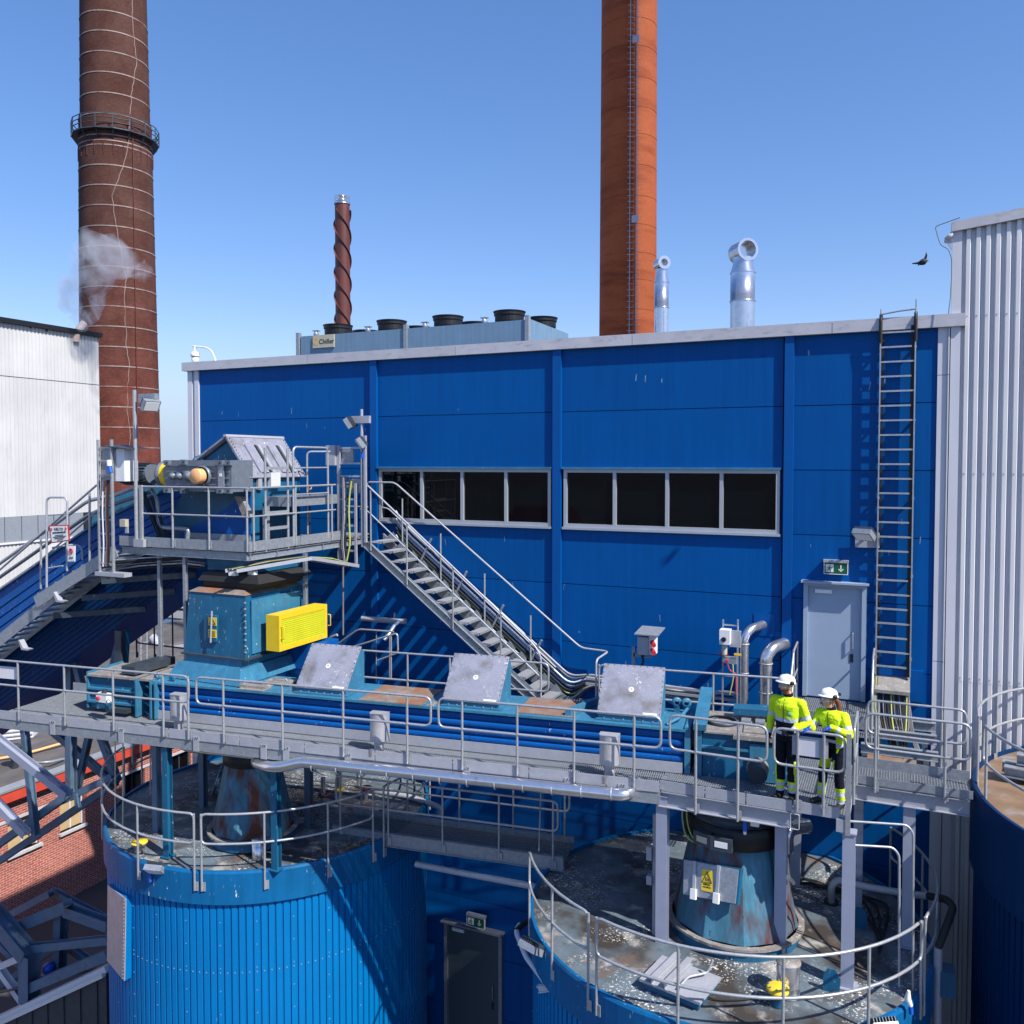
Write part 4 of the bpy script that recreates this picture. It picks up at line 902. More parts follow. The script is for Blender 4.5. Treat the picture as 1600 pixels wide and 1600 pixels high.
# three sloped explosion vent hoods
for i, (c, lb) in enumerate(((-8.38, 'leftmost'), (-5.48, 'middle'), (-2.74, 'rightmost'))):
    w = 1.01; n0 = CN0+.10; n1 = n0+.60; z0 = .74; z1 = at(500, 1007, N=n1).z
    T = thing('vent_hood', '%s of the three grey sloped vent hoods on the conveyor' % lb, 'hood', K(c+w/2, n0+.3, .62), 'sloped vent hoods on the conveyor')
    b = MB(); q = [K(c, n0, z0), K(c, n1, z1), K(c, n1+.12, z1-.02), K(c, n1+.12, .63), K(c, n0, .63)]
    b.prism([K(c, n0+.01, .63), K(c, n0+.01, z0), K(c, n1, z1-.02), K(c, n1+.14, z1-.10), K(c, n1+.14, .63)], K(w, 0, 0)); b.build('hood_box', 'machine_teal', T)
    nrm = (K(w, 0, 0)).cross(K(0, n1-n0, z1-z0)); nrm = -nrm.normalized() if nrm.z < 0 else nrm.normalized()
    A, Bp, Cq, D = K(c-.015, n0-.01, z0-.015), K(c+w+.015, n0-.01, z0-.015), K(c+w+.015, n1+.01, z1+.01), K(c-.015, n1+.01, z1+.01)
    o = nrm*.012; cen = (A+Bp+Cq+D)/4+o+nrm*.022
    b = MB(); b.add([A+o, Bp+o, Cq+o, D+o, cen, A-o*.3, Bp-o*.3, Cq-o*.3, D-o*.3], [(0, 1, 4), (1, 2, 4), (2, 3, 4), (3, 0, 4), (0, 5, 6, 1), (1, 6, 7, 2), (2, 7, 8, 3), (3, 8, 5, 0)]); pn = b.build('rupture_panel', 'hood_grey', T)
    MB().cyl(cen-nrm*.003, cen+nrm*.004, .045, n=20).build('round_label', 'sign_white', pn)
    MB().tube([cen+nrm*.006+K(.02, 0, .006), cen+nrm*.006+K(-.01, 0, .014), cen+nrm*.006+K(.0, 0, -.014), cen+nrm*.006+K(-.02, 0, -.01)], .005, n=4).build('label_mark', 'ink', pn)
    lp = A.lerp(Bp, .72)+o*1.4+(D-A)*.03; q1 = (Bp-A)*.22; q2 = (D-A)*.05
    MB().prism([lp, lp+q1, lp+q1+q2, lp+q2], nrm*.002).build('small_label', 'sign_white', pn)
    fr = MB()
    for P0, P1 in ((A, Bp), (Bp, Cq), (Cq, D), (D, A)):
        k = 9
        for j in range(k):
            x = P0.lerp(P1, (j+.5)/k); x = x.lerp(cen, .035); fr.cyl(x+nrm*.002, x+nrm*.02, .008, n=6)
    fb = fr.build('panel_bolts', 'steel_dark', T)
    for j in range(6):
        x = K(c+.1+j*.16, n0-.0, .665); MB().beam(x, x+K(0, -.03, 0), .02, .02).build('base_bolt', 'galv', T)
    MB().box((c-.04, n0-.03, .63), (c+w+.04, n1+.16, .65), K).build('base_flange', 'machine_teal', T)
# limit switch box with red heart handle at left
p = at(158, 1092, N=13.35)
T = thing('safety_switch', 'white safety switch box with a red knob on the walkway at the left end', 'switch', (p.x, p.y, p.z-.15))
MB().box(p-Vector((.14, 0, .07)), p+Vector((.14, .12, .10))).build('switch_box', 'white_paint', T)
MB().cyl(p+Vector((-.06, -.002, .01)), p+Vector((-.06, -.05, .01)), .035, n=12).build('red_knob', 'sign_red', T)
MB().cyl(p+Vector((.02, .06, .10)), p+Vector((.02, .06, .17)), .05, n=10).build('top_gland', 'steel_dark', T)
MB().beam(p+Vector((.0, .06, -.2)), p+Vector((.0, .06, -.07)), .3, .1).build('switch_base', 'machine_blue', T)
MB().tube([p+Vector((.2+.06*math.cos(a*.785), .0, -.06+.07*math.sin(a*.785))) for a in range(8)], .008, n=5, closed=True).build('cable_loop', 'cable_grey', T)
q = p+Vector((.33, 0, -.12)); MB().box(q-Vector((.05, 0, .02)), q+Vector((.05, .01, .02))).build('yellow_tag', 'safety_yellow', T)
# ================================================================== SILOS
def ang(cx, cy, u, v, z): p = at(u, v, Z=z); return math.atan2(p.y-cy, p.x-cx)
def arc(cx, cy, r, a0, a1, z, n=None):
    n = n or max(3, int(abs(a1-a0)/.10)); return [Vector((cx+r*math.cos(a0+(a1-a0)*i/n), cy+r*math.sin(a0+(a1-a0)*i/n), z)) for i in range(n+1)]
def arc_rail(cx, cy, r, a0, a1, z, hz, posts, label, group, foot=-.32, m='galv_rail', mid=.5):
    t = thing('guard_rail', label, 'railing', (cx+r*math.cos((a0+a1)/2), cy+r*math.sin((a0+a1)/2), z), group)
    path = arc(cx, cy, r, a0, a1, z+hz) + arc(cx, cy, r, a1, a0, z+hz*mid)
    MB().tube(path, .022, closed=True, rd=.10).build('hoop_rail', m, t)
    for a in posts:
        p = Vector((cx+r*math.cos(a), cy+r*math.sin(a), z)); e = Vector((math.cos(a), math.sin(a), 0)); s_ = Vector((-e.y, e.x, 0))
        MB().cyl(p+Vector((0, 0, foot)), p+Vector((0, 0, hz)), .021, n=8).build('post', m, t)
        MB().beam(p+s_*.045+Vector((0, 0, foot)), p+s_*.045+Vector((0, 0, foot+.16)), .055, .012, up=e).build('foot_plate', m, t)
    return t
def silo(cx, cy, R, z, label, deckm='silo_deck', clad='silo_blue', rimm='silo_rim_blue', rim=.58, nsheet=16, rows=(), a_lo=0):
    T = thing('silo', label, 'silo', (cx, cy, -16))
    MB().lathe((cx, cy, z), [(0, .03), (R*.5, .02), (R-.02, -.03)], n=72).build('top_deck', deckm, T)
    MB().lathe((cx, cy, z), [(R-.02, -.05), (R-.02, .02), (R+.03, .02), (R+.05, -.02), (R+.05, -rim), (R-.05, -rim)], n=96, smooth=False).build('rim_band', rimm, T)
    for i in range(0): pass
    per = 10; tot = nsheet*per; Rc = R-.01
    for s_ in range(nsheet):
        b = MB(); prof = []
        for k in range(per):
            a = 2*math.pi*(s_*per+k)/tot; w = 2*math.pi/tot
            prof += [(a, Rc), (a+w*.70, Rc), (a+w*.76, Rc-.03), (a+w*.94, Rc-.03)]
        prof.append((2*math.pi*(s_+1)*per/tot, Rc))
        vs = [(cx+r*math.cos(a), cy+r*math.sin(a), zz) for zz in (-16, z-rim+.02) for a, r in prof]; m_ = len(prof)
        b.add(vs, [(i, i+1, m_+i+1, m_+i) for i in range(m_-1)]); b.build('cladding_sheet', clad, T)
    b = MB()
    for zr in rows:
        for k in range(tot):
            a = 2*math.pi*(k+.35)/tot; c = Vector((cx+(Rc+.002)*math.cos(a), cy+(Rc+.002)*math.sin(a), zr)); e = Vector((math.cos(a), math.sin(a), 0))
            b.beam(c-e*.004, c+e*.005, .015, .015)
    for k in range(0, tot, 5):
        a = 2*math.pi*(k+.35)/tot; e = Vector((math.cos(a), math.sin(a), 0))
        for i in range(12): c = Vector((cx, cy, z-rim-.35-i*.42))+e*(Rc+.002); b.beam(c-e*.004, c+e*.005, .013, .013)
    if rows: o = b.build('cladding_screws', 'galv_light', T); o['kind'] = 'stuff'
    return T
LX, LY, LR, LZ = -12.30, 14.60, 3.30, -2.45
RX, RY, RR, RZ = -2.62, 14.22, 3.15, -2.58
SL = silo(LX, LY, LR, LZ, 'large bright blue ribbed silo under the left part of the conveyor', rows=(-4.3, -6.6))
SR = silo(RX, RY, RR, RZ, 'blue silo below the two workers with a dirty walkable top', rows=(-4.6,))
S3 = silo(4.25, 14.75, 3.15, -.05, 'blue silo in painted shade at the right edge beside the corrugated building', deckm='deck_rust', clad='shade_navy', rimm='shade_navy', rim=1.2)  # the silo's unlit side is painted in as a darker blue
gl = 'curved guard rails on the silo tops'
A = lambda u, v: ang(LX, LY, u, v, LZ+1.05)
def post_as(cx, cy, z, uv): return [ang(cx, cy, u, v, z) for u, v in uv]
a1 = A(299, 1276); arc_rail(LX, LY, LR+.07, a1-1.5, a1, LZ, 1.07, [a1, A(216, 1258), a1-1.05, a1-1.5], 'curved guard rail on the left front of the left silo', gl)
a0 = A(309, 1278); a2 = A(592, 1240); arc_rail(LX, LY, LR+.07, a0, a2, LZ, 1.07, [a0, A(412, 1276), A(519, 1263), a2], 'curved guard rail on the right front of the left silo', gl)
arc_rail(LX, LY, LR+.07, a2+.08, a2+1.5, LZ, 1.07, [a2+.08, a2+.8, a2+1.5], 'curved guard rail on the right rear of the left silo', gl)
arc_rail(LX, LY, LR+.07, a2+1.6, a1+2*math.pi-1.6, LZ, 1.07, [a2+1.6+.5*i for i in range(5)], 'curved guard rail on the far side of the left silo', gl)
A = lambda u, v: ang(RX, RY, u, v, RZ+1.08)
b0, b1 = A(838, 1330), A(932, 1420); arc_rail(RX, RY, RR+.06, b0, b1, RZ, 1.08, [b0, A(862, 1387), b1], 'short curved guard rail on the left of the right silo', gl)
b2, b3 = A(943, 1427), A(1423, 1432); arc_rail(RX, RY, RR+.06, b2, b3, RZ, 1.08, [b2, A(1066, 1463), A(1213, 1475), A(1333, 1462), b3], 'long curved guard rail across the front of the right silo', gl)
b4 = A(1431, 1428); arc_rail(RX, RY, RR+.06, b4, b4+1.0, RZ, 1.08, [b4, b4+.35, b4+.68, b4+1.0], 'curved guard rail at the right rear of the right silo', gl)
A3 = lambda u, v: ang(4.25, 14.75, u, v, 1.0)
c0, c1 = A3(1524, 1124), A3(1588, 1146)
arc_rail(4.25, 14.75, 3.12, math.pi+.15, math.pi+.95, -.05, 1.05, [math.pi+.2, math.pi+.62, math.pi+.95], 'curved guard rail on the near side of the dark right silo', gl, foot=-.2)
arc_rail(4.25, 14.75, 3.12, math.pi-1.1, math.pi+.0, -.05, 1.05, [math.pi-1., math.pi-.5, math.pi], 'curved guard rail on the far side of the dark right silo', gl, foot=-.1)
# clutter on the third silo
T = thing('stacked_beams', 'stack of dirty steel beams lying on the rusty top of the right silo', 'steel beams', (2.6, 15.2, 0))
for k, (y, z) in enumerate(((15.0, .1), (15.25, .1), (15.1, .28))): MB().beam((1.42+z, y+.1, z), (4.6, y-.5, z), .16, .16, web=.02).build('beam', 'galv', T)
# ------------------------------------------------------------------ supporting columns
def column(x, y, z0, z1, label, m='column_grey', w=.17, foot=True, grp='steel columns under the walkway'):
    T = thing('steel_column', label, 'column', (x, y, z0), grp)
    b = MB(); b.beam((x, y, z0), (x, y, z1), w, w, up=Vector((0, 1, 0)), web=.014); b.build('column_shaft', m, T)
    if foot: MB().box((x-w*.8, y-w*.8, z0), (x+w*.8, y+w*.8, z0+.015)).build('base_plate', m, T)
    MB().box((x-w*.6, y-w*.6, z1), (x+w*.6, y+w*.6, z1+.02)).build('head_plate', m, T)
q = at(1035, 1495, Z=RZ); column(xq(1036, 12.86), 12.86, RZ, -.26, 'grey steel column left of the rusty cone')
column(xq(1325, 12.86, 1450), 12.86, RZ, -.36, 'grey steel column below the woman at the front right of the silo')
column(xq(1220, 13.25, 1400), 13.25, RZ, -.36, 'grey steel column directly in front of the rusty cone right flank')
column(xq(1243, 15.6, 1330), 15.6, RZ, -.36, 'shaded grey steel column behind the cone')
column(xq(1342, 15.3, 1330), 15.0, RZ, -.36, 'slim grey steel column behind the corner post', w=.14)
column(xq(1420, 14.35, 1330), 14.35, RZ, -.38, 'grey steel column under the link walkway')
# bent pipe hoop by the link walkway columns
T = thing('pipe_hoop', 'pair of tall bent galvanised pipes between the front right columns', 'railing', W(-.2, 13.2, RZ))
y_ = 13.1
for k, (v0, ur, vr, vb) in enumerate(((1283, 1427, 1293, 1510), (1320, 1405, 1328, 1550))):
    MB().tube([at(1326, v0, Y=12.9), at(ur-10, vr-4, Y=y_), at(ur, vr+8, Y=y_), Vector((at(ur, vb, Y=y_).x, y_, RZ+.02))], .018, n=8, rd=.15).build('bent_pipe', 'galv_rail', T)
# cable tray upright beside the left column
T = thing('cable_riser', 'upright cable tray with small boxes beside the left grey column', 'cable tray', (xq(1023, 12.95), 12.95, RZ))
x = xq(1023, 12.98); a = at(1023, 1272, Y=12.98); MB().box((x-.02, 12.96, RZ), (x+.03, 13.0, a.z)).build('tray', 'galv_light', T)
for k in range(3): MB().tube([(x+.05+k*.012, 12.98, RZ), (x+.05+k*.012, 12.98, a.z-.1)], .006, n=5).build('cable', 'cable_yellow' if k == 1 else 'rubber', T)
for v0, v1 in ((1320, 1342), (1365, 1380)):
    a_ = at(1012, v0, Y=12.98); c_ = at(1020, v1, Y=12.98); MB().box((a_.x, 12.9, c_.z), (c_.x, 13.0, a_.z)).build('junction_box', 'galv_light', T)
# ------------------------------------------------------------------ discharge cones
def cone(cx, cy, zb, zt, rb, rt, label, m, lid):
    T = thing('discharge_cone', label, 'hopper', (cx, cy, zb), 'steel discharge cones on the silo tops')
    MB().lathe((cx, cy, zb), [(rb, .0), (rb, .18)], n=32).build('base_ring', 'machine_blue', T)
    MB().lathe((cx, cy, zb), [(rb, .18), (rb+.07, .18), (rb+.07, .22), (rb-.02, .22)], n=32, smooth=False).build('base_flange', 'plate_dirty', T)
    MB().lathe((cx, cy, zb), [(rb-.02, .22), (rt, zt-zb)], n=10, smooth=False).build('cone_shell', m, T)
    return T
CC = cone(-2.33, 13.75, RZ+.02, -1.02, 1.0, .70, 'weathered blue discharge cone with rust streaks on the right silo', 'cone_paint', 0)
D = thing('vibrating_drum', 'black round drum with green rubber collar above the rusty cone', 'drum', (-2.33, 13.75, -1.02))
MB().lathe((-2.33, 13.75, -1.02), [(.74, 0), (.80, .02), (.80, .30), (.76, .34)], n=32).build('drum_shell', 'black_steel', D)
MB().lathe((-2.33, 13.75, -.68), [(.74, 0), (.62, .05), (.72, .10), (.62, .16), (.70, .22)], n=32).build('rubber_collar', 'steel_dark', D)
MB().lathe((-2.33, 13.75, -.46), [(.70, 0), (.74, .01), (.74, .03), (.60, .03), (.60, .36)], n=32).build('inlet_collar', 'machine_blue', D)
for a, w in ((-1.95, .30), (-1.62, .32)):
    e = Vector((math.cos(a), math.sin(a), 0)); c = Vector((-2.33, 13.75, -.86))+e*.80
    q = MB().beam(c, c+e*.14, w, .2).build('motor_box', 'steel_dark', D)
    MB().beam(c+e*.141, c+e*.146, w*.6, .09).build('type_plate', 'sign_white' if a > -1.7 else 'plate_gold', q)
for k in range(2): MB().tube([(-3.05+k*.07, 13.2, -.35), (-3.05+k*.07, 13.18, -.75), (-2.95+k*.1, 13.02, -.95), (-2.7+k*.1, 12.98, -1.0)], .012, n=6, rd=.15).build('yellow_cable', 'cable_yellow', D)
q = at(1164, 1293, Y=12.95); MB().cyl(q+Vector((0, 0, .12)), q+Vector((0, 0, -.05)), .035, n=10).build('blue_plug', 'plastic_blue', D); MB().cyl(q+Vector((0, 0, -.05)), q+Vector((0, 0, -.1)), .025, n=10).build('plug_tip', 'sign_white', D)
a_ = at(1173, 1276, Y=12.95); c_ = at(1186, 1292, Y=12.95); MB().box((a_.x, 12.93, c_.z), (c_.x, 13.03, a_.z)).build('outlet_box', 'sign_white', D)
# hatch with Ex sign on the cone
def on_cone(u, v, off=.03):
    best = None
    for k in range(200):
        Y = 12.5+k*.01; p = at(u, v, Y=Y); r = 1.0-.02-(p.z-(RZ+.24))/( -1.02-(RZ+.24))*.28+off
        if math.hypot(p.x+2.33, p.y-13.75) <= r: return p
    return at(u, v, Y=13)
P4 = [on_cone(*q, .15) for q in ((1070, 1343), (1155, 1359), (1150, 1412), (1069, 1397))]
n_ = (P4[1]-P4[0]).cross(P4[3]-P4[0]).normalized(); n_ = n_ if n_.y < 0 else -n_
X_ = thing('inspection_hatch', 'blue grey inspection hatch with a yellow Ex warning sign on the rusty cone', 'hatch', sum(P4, Vector())/4)
MB().prism(P4, n_*.03).build('hatch_plate', 'galv', X_); MB().prism([p+(sum(P4, Vector())/4-p)*-.06-n_*.08 for p in P4], n_*.09).build('hatch_frame', 'machine_blue', X_)
def hp(a, b): return (P4[0].lerp(P4[1], a)).lerp(P4[3].lerp(P4[2], a), b)
for a in (.22, .66):
    MB().beam(hp(a, -.02)+n_*.045, hp(a, .98)+n_*.045, .045, .03, up=n_).build('clamp_bar', 'galv_light', X_); MB().beam(hp(a, .78)+n_*.06, hp(a, 1.08)+n_*.06, .09, .05, up=n_).build('clamp_foot', 'sign_white', X_)
xd = (P4[1]-P4[0]).normalized(); ud = n_.cross(xd).normalized(); cS = hp(.46, .48)+n_*.035
def sgn(cs, w, h, T, m='safety_yellow', ex=True):
    o = MB().prism([cs-xd*w/2-ud*h/2, cs+xd*w/2-ud*h/2, cs+xd*w/2+ud*h/2, cs-xd*w/2+ud*h/2], n_*.004).build('warning_sign', m, T)
    tri = [cs+ud*h*.42+n_*.006, cs-xd*w*.40-ud*h*.08+n_*.006, cs+xd*w*.40-ud*h*.08+n_*.006]
    MB().tube(tri, .008, n=4, closed=True).build('triangle_symbol', 'ink', o)
    if ex: text('sign_text', 'Ex', 'ink', w*.36, cs+ud*h*.06+n_*.006, xd, ud, o)
    for k in range(2): text('sign_text', 'Räjähdys-' if k == 0 else 'vaarallinen', 'ink', w*.165, cs-ud*h*(.18+.12*k)+n_*.006, xd, ud, o)
sgn(cS, .19, .30, X_)
# left cone in the shade
lc = at(396, 1290, Z=LZ+.2); CL = cone(lc.x, lc.y, LZ+.02, -.95, .80, .52, 'shaded blue steel discharge cone on the left silo', 'cone_paint', 0)
MB().lathe((lc.x, lc.y, -.95), [(.52, 0), (.56, .02), (.56, .2), (.5, .25), (.5, .85)], n=28).build('inlet_pipe', 'black_steel', CL)
# blue support posts on the left silo
for i, (u, v, dy, m_) in enumerate(((263, 1338, 0, 'machine_blue'), (432, 1358, 0, 'machine_blue'), (246, 1300, .6, 'steel_bluegrey'), (318, 1262, 1.2, 'steel_bluegrey'), (483, 1290, 0, 'steel_bluegrey'))):
    p = at(u, v, Z=LZ); 
    column(p.x, p.y, LZ, -.25, ('blue steel post standing on the front left of the left silo top', 'blue steel post standing on the front of the left silo top', 'dark steel post behind the front left blue post', 'dark steel post beside the shaded ladder', 'dark steel post right of the shaded cone')[i], m=m_, w=.13, foot=True, grp='steel posts on the left silo top')
T = thing('step_ladder', 'shaded steel step ladder behind the left cone', 'ladder', at(320, 1262, Z=LZ)+Vector((0, .6, 0)))
c = at(305, 1255, Z=LZ)+Vector((0, .5, 0))
for s_ in (0, .5): MB().beam(c+Vector((s_, 0, 0)), c+Vector((s_+.2, .9, 1.9)), .03, .07).build('stile', 'steel_bluegrey', T)
for k in range(6): MB().box(c+Vector((.03*k, .14*k, .2+.3*k)), c+Vector((.5+.03*k, .14*k+.14, .22+.3*k))).build('tread', 'steel_bluegrey', T)
# thin guy rods in front of the left silo
for i, (u, v0, v1) in enumerate(((180, 1150, 1330), (192, 1155, 1328), (235, 1160, 1242))):
    a = at(u, v0, Y=12.2 if i < 2 else 13.5); c = at(u, v1, Y=12.2 if i < 2 else 13.5)
    tag(MB().cyl(a, c, .013, n=6).build('steel_rod', 'plate_gold'), ('thin rusty steel rod, leftmost of three hanging below the walkway', 'thin rusty steel rod, second of three hanging below the walkway', 'short thin rod hanging right of the two long ones')[i], 'rod')
tag(MB().cyl(at(845, 1237, Y=13.4), at(842, 1330, Y=13.4), .014, n=6).build('steel_rod', 'plate_dirty'), 'thin vertical rod hanging from the pipe above the right silo left edge', 'rod')
# silver box on the left silo flank
p = at(180, 1440, Y=13.4)
T = thing('silver_duct', 'polished silver duct cover strapped to the left flank of the big blue silo', 'duct', (p.x, p.y, -6.2))
c0_ = ang(LX, LY, 200, 1450, -4.3)
P = [at(168, 1383, Y=11.6), at(196, 1405, Y=11.25), at(194, 1533, Y=11.25), at(167, 1501, Y=11.6)]
cd_ = Vector((LX, LY, 0))-Vector((P[1].x, P[1].y, 0)); cd_.normalize()
MB().prism(P, cd_*.02).build('cover_face', POT, T); MB().prism([p+cd_*.021 for p in P], cd_*.45).build('cover_box', 'silo_blue', T)
b = MB()
for k in range(22): c = P[1].lerp(P[2], (k+.5)/22)+(P[0]-P[1])*.06; b.cyl(c+cd_*.01, c-cd_*.008, .007, n=6)
b.build('rivets', 'sign_white', T)['kind'] = 'stuff'
# lamps on the silo rims
p = at(258, 1351, Z=LZ-.05); T = flood(p+Vector((-.0, -.2, .05)), (.15, -.6, -.7), 'finned floodlight on the rim of the left silo')
MB().cyl(p+Vector((-.1, -.25, -.1)), p+Vector((-.1, -.25, -.22)), .03, n=8).build('blue_plug', 'plastic_blue', T)
p = at(845, 1475, Z=RZ); T = flood(p+Vector((-.1, -.1, .02)), (-.2, -.5, -.8), 'finned floodlight on the left edge of the right silo')
p = at(1378, 1594, Z=RZ); T = flood(p+Vector((0, -.1, .02)), (.3, -.5, -.7), 'finned floodlight on the front edge of the right silo, cut by the picture bottom')
# square grey hatch on the right silo
hc = at(1063, 1530, Z=RZ+.12); T = thing('deck_hatch', 'square grey pressure hatch with clamp bars on the front of the right silo top', 'hatch', (hc.x, hc.y, RZ))
rot = Matrix.Rotation(math.radians(-12), 3, 'Z')
HR = lambda x, y, z: Vector((hc.x, hc.y, RZ)) + rot @ Vector((x, y, z))
MB().box((-.42, -.32, 0), (.42, .32, .10), HR).build('hatch_frame', 'machine_blue', T); MB().box((-.46, -.36, .10), (.46, .36, .14), HR).build('hatch_lid', 'galv_light', T)
for x in (-.25, -.05): MB().beam(HR(x, -.4, .19), HR(x+.02, .4, .19), .09, .09, web=.012).build('clamp_bar', 'galv_light', T)
MB().tube([HR(.1, -.3, .17), HR(.12, .0, .2), HR(.3, .25, .2), HR(.36, .3, .38)], .018, n=6, rd=.05).build('lever', 'galv_light', T)
# alu pot and yellow valve on the right silo
q = at(1230, 1560, Z=RZ); T = thing('silver_canister', 'silver cylindrical filter canister on the right silo top behind the yellow valve', 'canister', (q.x, q.y, RZ))
MB().lathe((q.x, q.y+.1, RZ), [(.16, 0), (.16, .44), (.15, .46), (0, .47)], n=24).build('canister_body', 'alu', T)
MB().lathe((q.x, q.y+.1, RZ+.46), [(.17, 0), (.17, .02), (0, .03)], n=24).build('canister_lid', 'plate_dirty', T)
q = at(1215, 1570, Z=RZ+.0); T = thing('yellow_valve', 'round yellow flange cover on a blue pipe stub near the front of the right silo', 'valve', (q.x, q.y, RZ))
MB().lathe((q.x, q.y, RZ), [(.085, 0), (.085, .16), (.13, .17), (.13, .20)], n=20).build('pipe_stub', 'machine_blue', T)
MB().lathe((q.x, q.y, RZ+.20), [(.15, 0), (.155, .05), (.12, .065), (0, .075)], n=24).build('flange_cover', 'safety_yellow', T)
for k in range(8): a = k*math.pi/4; MB().cyl((q.x+.12*math.cos(a), q.y+.12*math.sin(a), RZ+.25), (q.x+.12*math.cos(a), q.y+.12*math.sin(a), RZ+.285), .012, n=6).build('bolt', 'galv', T)
for i, (u, v) in enumerate(((1299, 1550), (1343, 1450))):
    p = at(u, v, Z=RZ); T = MB().prism([p+Vector((-.11, 0, 0)), p+Vector((.11, 0, 0)), p+Vector((.11, 0, .22)), p+Vector((.05, 0, .32)), p+Vector((-.05, 0, .32)), p+Vector((-.11, 0, .22))], (0, .03, 0)).build('lifting_lug', 'machine_blue')
    tag(T, 'blue lifting lug plate standing on the right silo deck, the %s one' % ('near' if i == 0 else 'far shaded'), 'lifting lug', 'lifting lugs on the right silo')
# piping on the right silo
T = thing('deck_pipe', 'black and silver pipe arching out of the right silo deck and down its right flank', 'pipe', at(1300, 1420, Z=RZ))
pts = [at(1299, 1412, Z=RZ), at(1299, 1385, Y=14.8), at(1308, 1374, Y=14.8), at(1345, 1384, Y=14.8), at(1420, 1397, Y=14.7), at(1450, 1400, Y=14.6), at(1478, 1405, Y=14.3), at(1490, 1416, Y=14.2), at(1476, 1455, Y=13.95), at(1466, 1480, Y=13.9), at(1464, 1620, Y=13.9)]
MB().tube(pts[:6], .055, n=12, rd=.14).build('silver_run', 'galv_light', T); MB().tube(pts[5:10], .055, n=12, rd=.12).build('black_run', 'rubber', T); MB().tube(pts[9:], .06, n=12).build('down_pipe', 'galv_light', T)
MB().lathe(pts[0], [(.09, -.02), (.12, .0), (.12, .05), (.06, .06)], n=16).build('pipe_flange', 'rubber', T)
# drain pipe left of right silo
T = thing('downpipe', 'grey downpipe running down outside the left rim of the right silo', 'pipe', at(840, 1500, Y=12.4))
pts = [at(812, 1445, Y=13.2), at(806, 1455, Y=13.0), at(822, 1495, Y=12.6), at(852, 1535, Y=12.2), at(870, 1562, Y=12.0), at(883, 1585, Y=11.9), at(905, 1590, Y=11.9), at(960, 1602, Y=11.8)]
MB().tube(pts, .045, n=12, rd=.1).build('pipe_run', 'trim_white', T)
MB().tube([at(806, 1455, Y=13.0), at(818, 1444, Y=13.2), at(835, 1432, Y=13.4)], .045, n=12, rd=.05).build('black_elbow', 'rubber', T)
a_ = at(841, 1545, Y=12.0); c_ = at(890, 1538, Y=12.0); MB().beam(a_, c_, .08, .10, web=.012).build('bracket_beam', 'trim_white', T)
MB().beam(c_+Vector((.0, 0, 0)), c_+Vector((.14, .3, 0)), .1, .2).build('bracket_plate', 'machine_blue', T)
# bottle/rag on rail and box at right flank
p = at(1420, 1560, Y=12.6); T = thing('hanging_socket', 'white and blue cable socket dangling on the rim of the right silo', 'socket', p)
MB().tube([at(1420, 1548, Y=12.6), at(1418, 1560, Y=12.6), at(1423, 1572, Y=12.6)], [.02, .045, .03], n=8).build('socket_body', 'sign_white', T); MB().cyl(at(1423, 1572, Y=12.6), at(1424, 1584, Y=12.6), .03, n=8).build('socket_plug', 'plastic_blue', T)
p = at(1476, 1535, Y=13.9); T = tag(MB().box((p.x-.1, p.y-.05, p.z-.2), (p.x+.14, p.y+.25, p.z+.17)).build('flank_box', 'machine_blue'), 'small blue box fixed on the right flank of the right silo', 'box')
# ------------------------------------------------------------------ pipes with silver elbows under the end platform
p = at(1245, 1300, Y=14.2)
T = thing('silver_elbow', 'silver ribbed elbow pipe below the end platform behind the column', 'pipe', p)
MB().tube([at(1228, 1330, Y=14.2), at(1228, 1300, Y=14.2), at(1240, 1292, Y=14.4), at(1262, 1290, Y=14.6)], .12, n=16, rd=.15).build('elbow', 'alu', T)
MB().tube([at(1228, 1330, Y=14.2), at(1232, 1370, Y=14.2), at(1240, 1380, Y=14.4)], .03, n=8, rd=.1).build('drain_hose', 'alu', T)
# ================================================================== LOWER WALKWAY IN THE SHADE
T = thing('lower_walkway', 'shaded lower walkway between the two silos with galvanised girders', 'walkway', K(-5.6, 15, -2.6))
grate('grating', K, -8.3, -3.6, 15.0, 15.8, -2.42, T)
MB().beam(K(-8.3, 14.98, -2.45), K(-3.6, 14.98, -2.45), .08, .26, web=.012).build('front_girder', 'galv', T); MB().beam(K(-8.3, 15.85, -2.45), K(-3.6, 15.85, -2.45), .08, .26, web=.012).build('rear_girder', 'galv', T)
a = K(-8.2, 14.95, -2.35); c = K(-3.7, 14.95, -2.35); rail('front guard rail of the shaded lower walkway', [a, c], 1.05, .5, (.02, .25, .5, .75, .98), foot=-.2)
a = K(-8.2, 15.86, -2.35); c = K(-3.7, 15.86, -2.35); rail('rear guard rail of the shaded lower walkway', [a, c], 1.05, .5, (.02, .25, .5, .75, .98), foot=-.2)
a = at(650, 1350, Y=14.0); c = at(838, 1386, Y=14.0); tag(MB().cyl(a, c, .06, n=12).build('cross_pipe', 'galv_light'), 'pale grey pipe spanning between the two silos under the lower walkway', 'pipe')
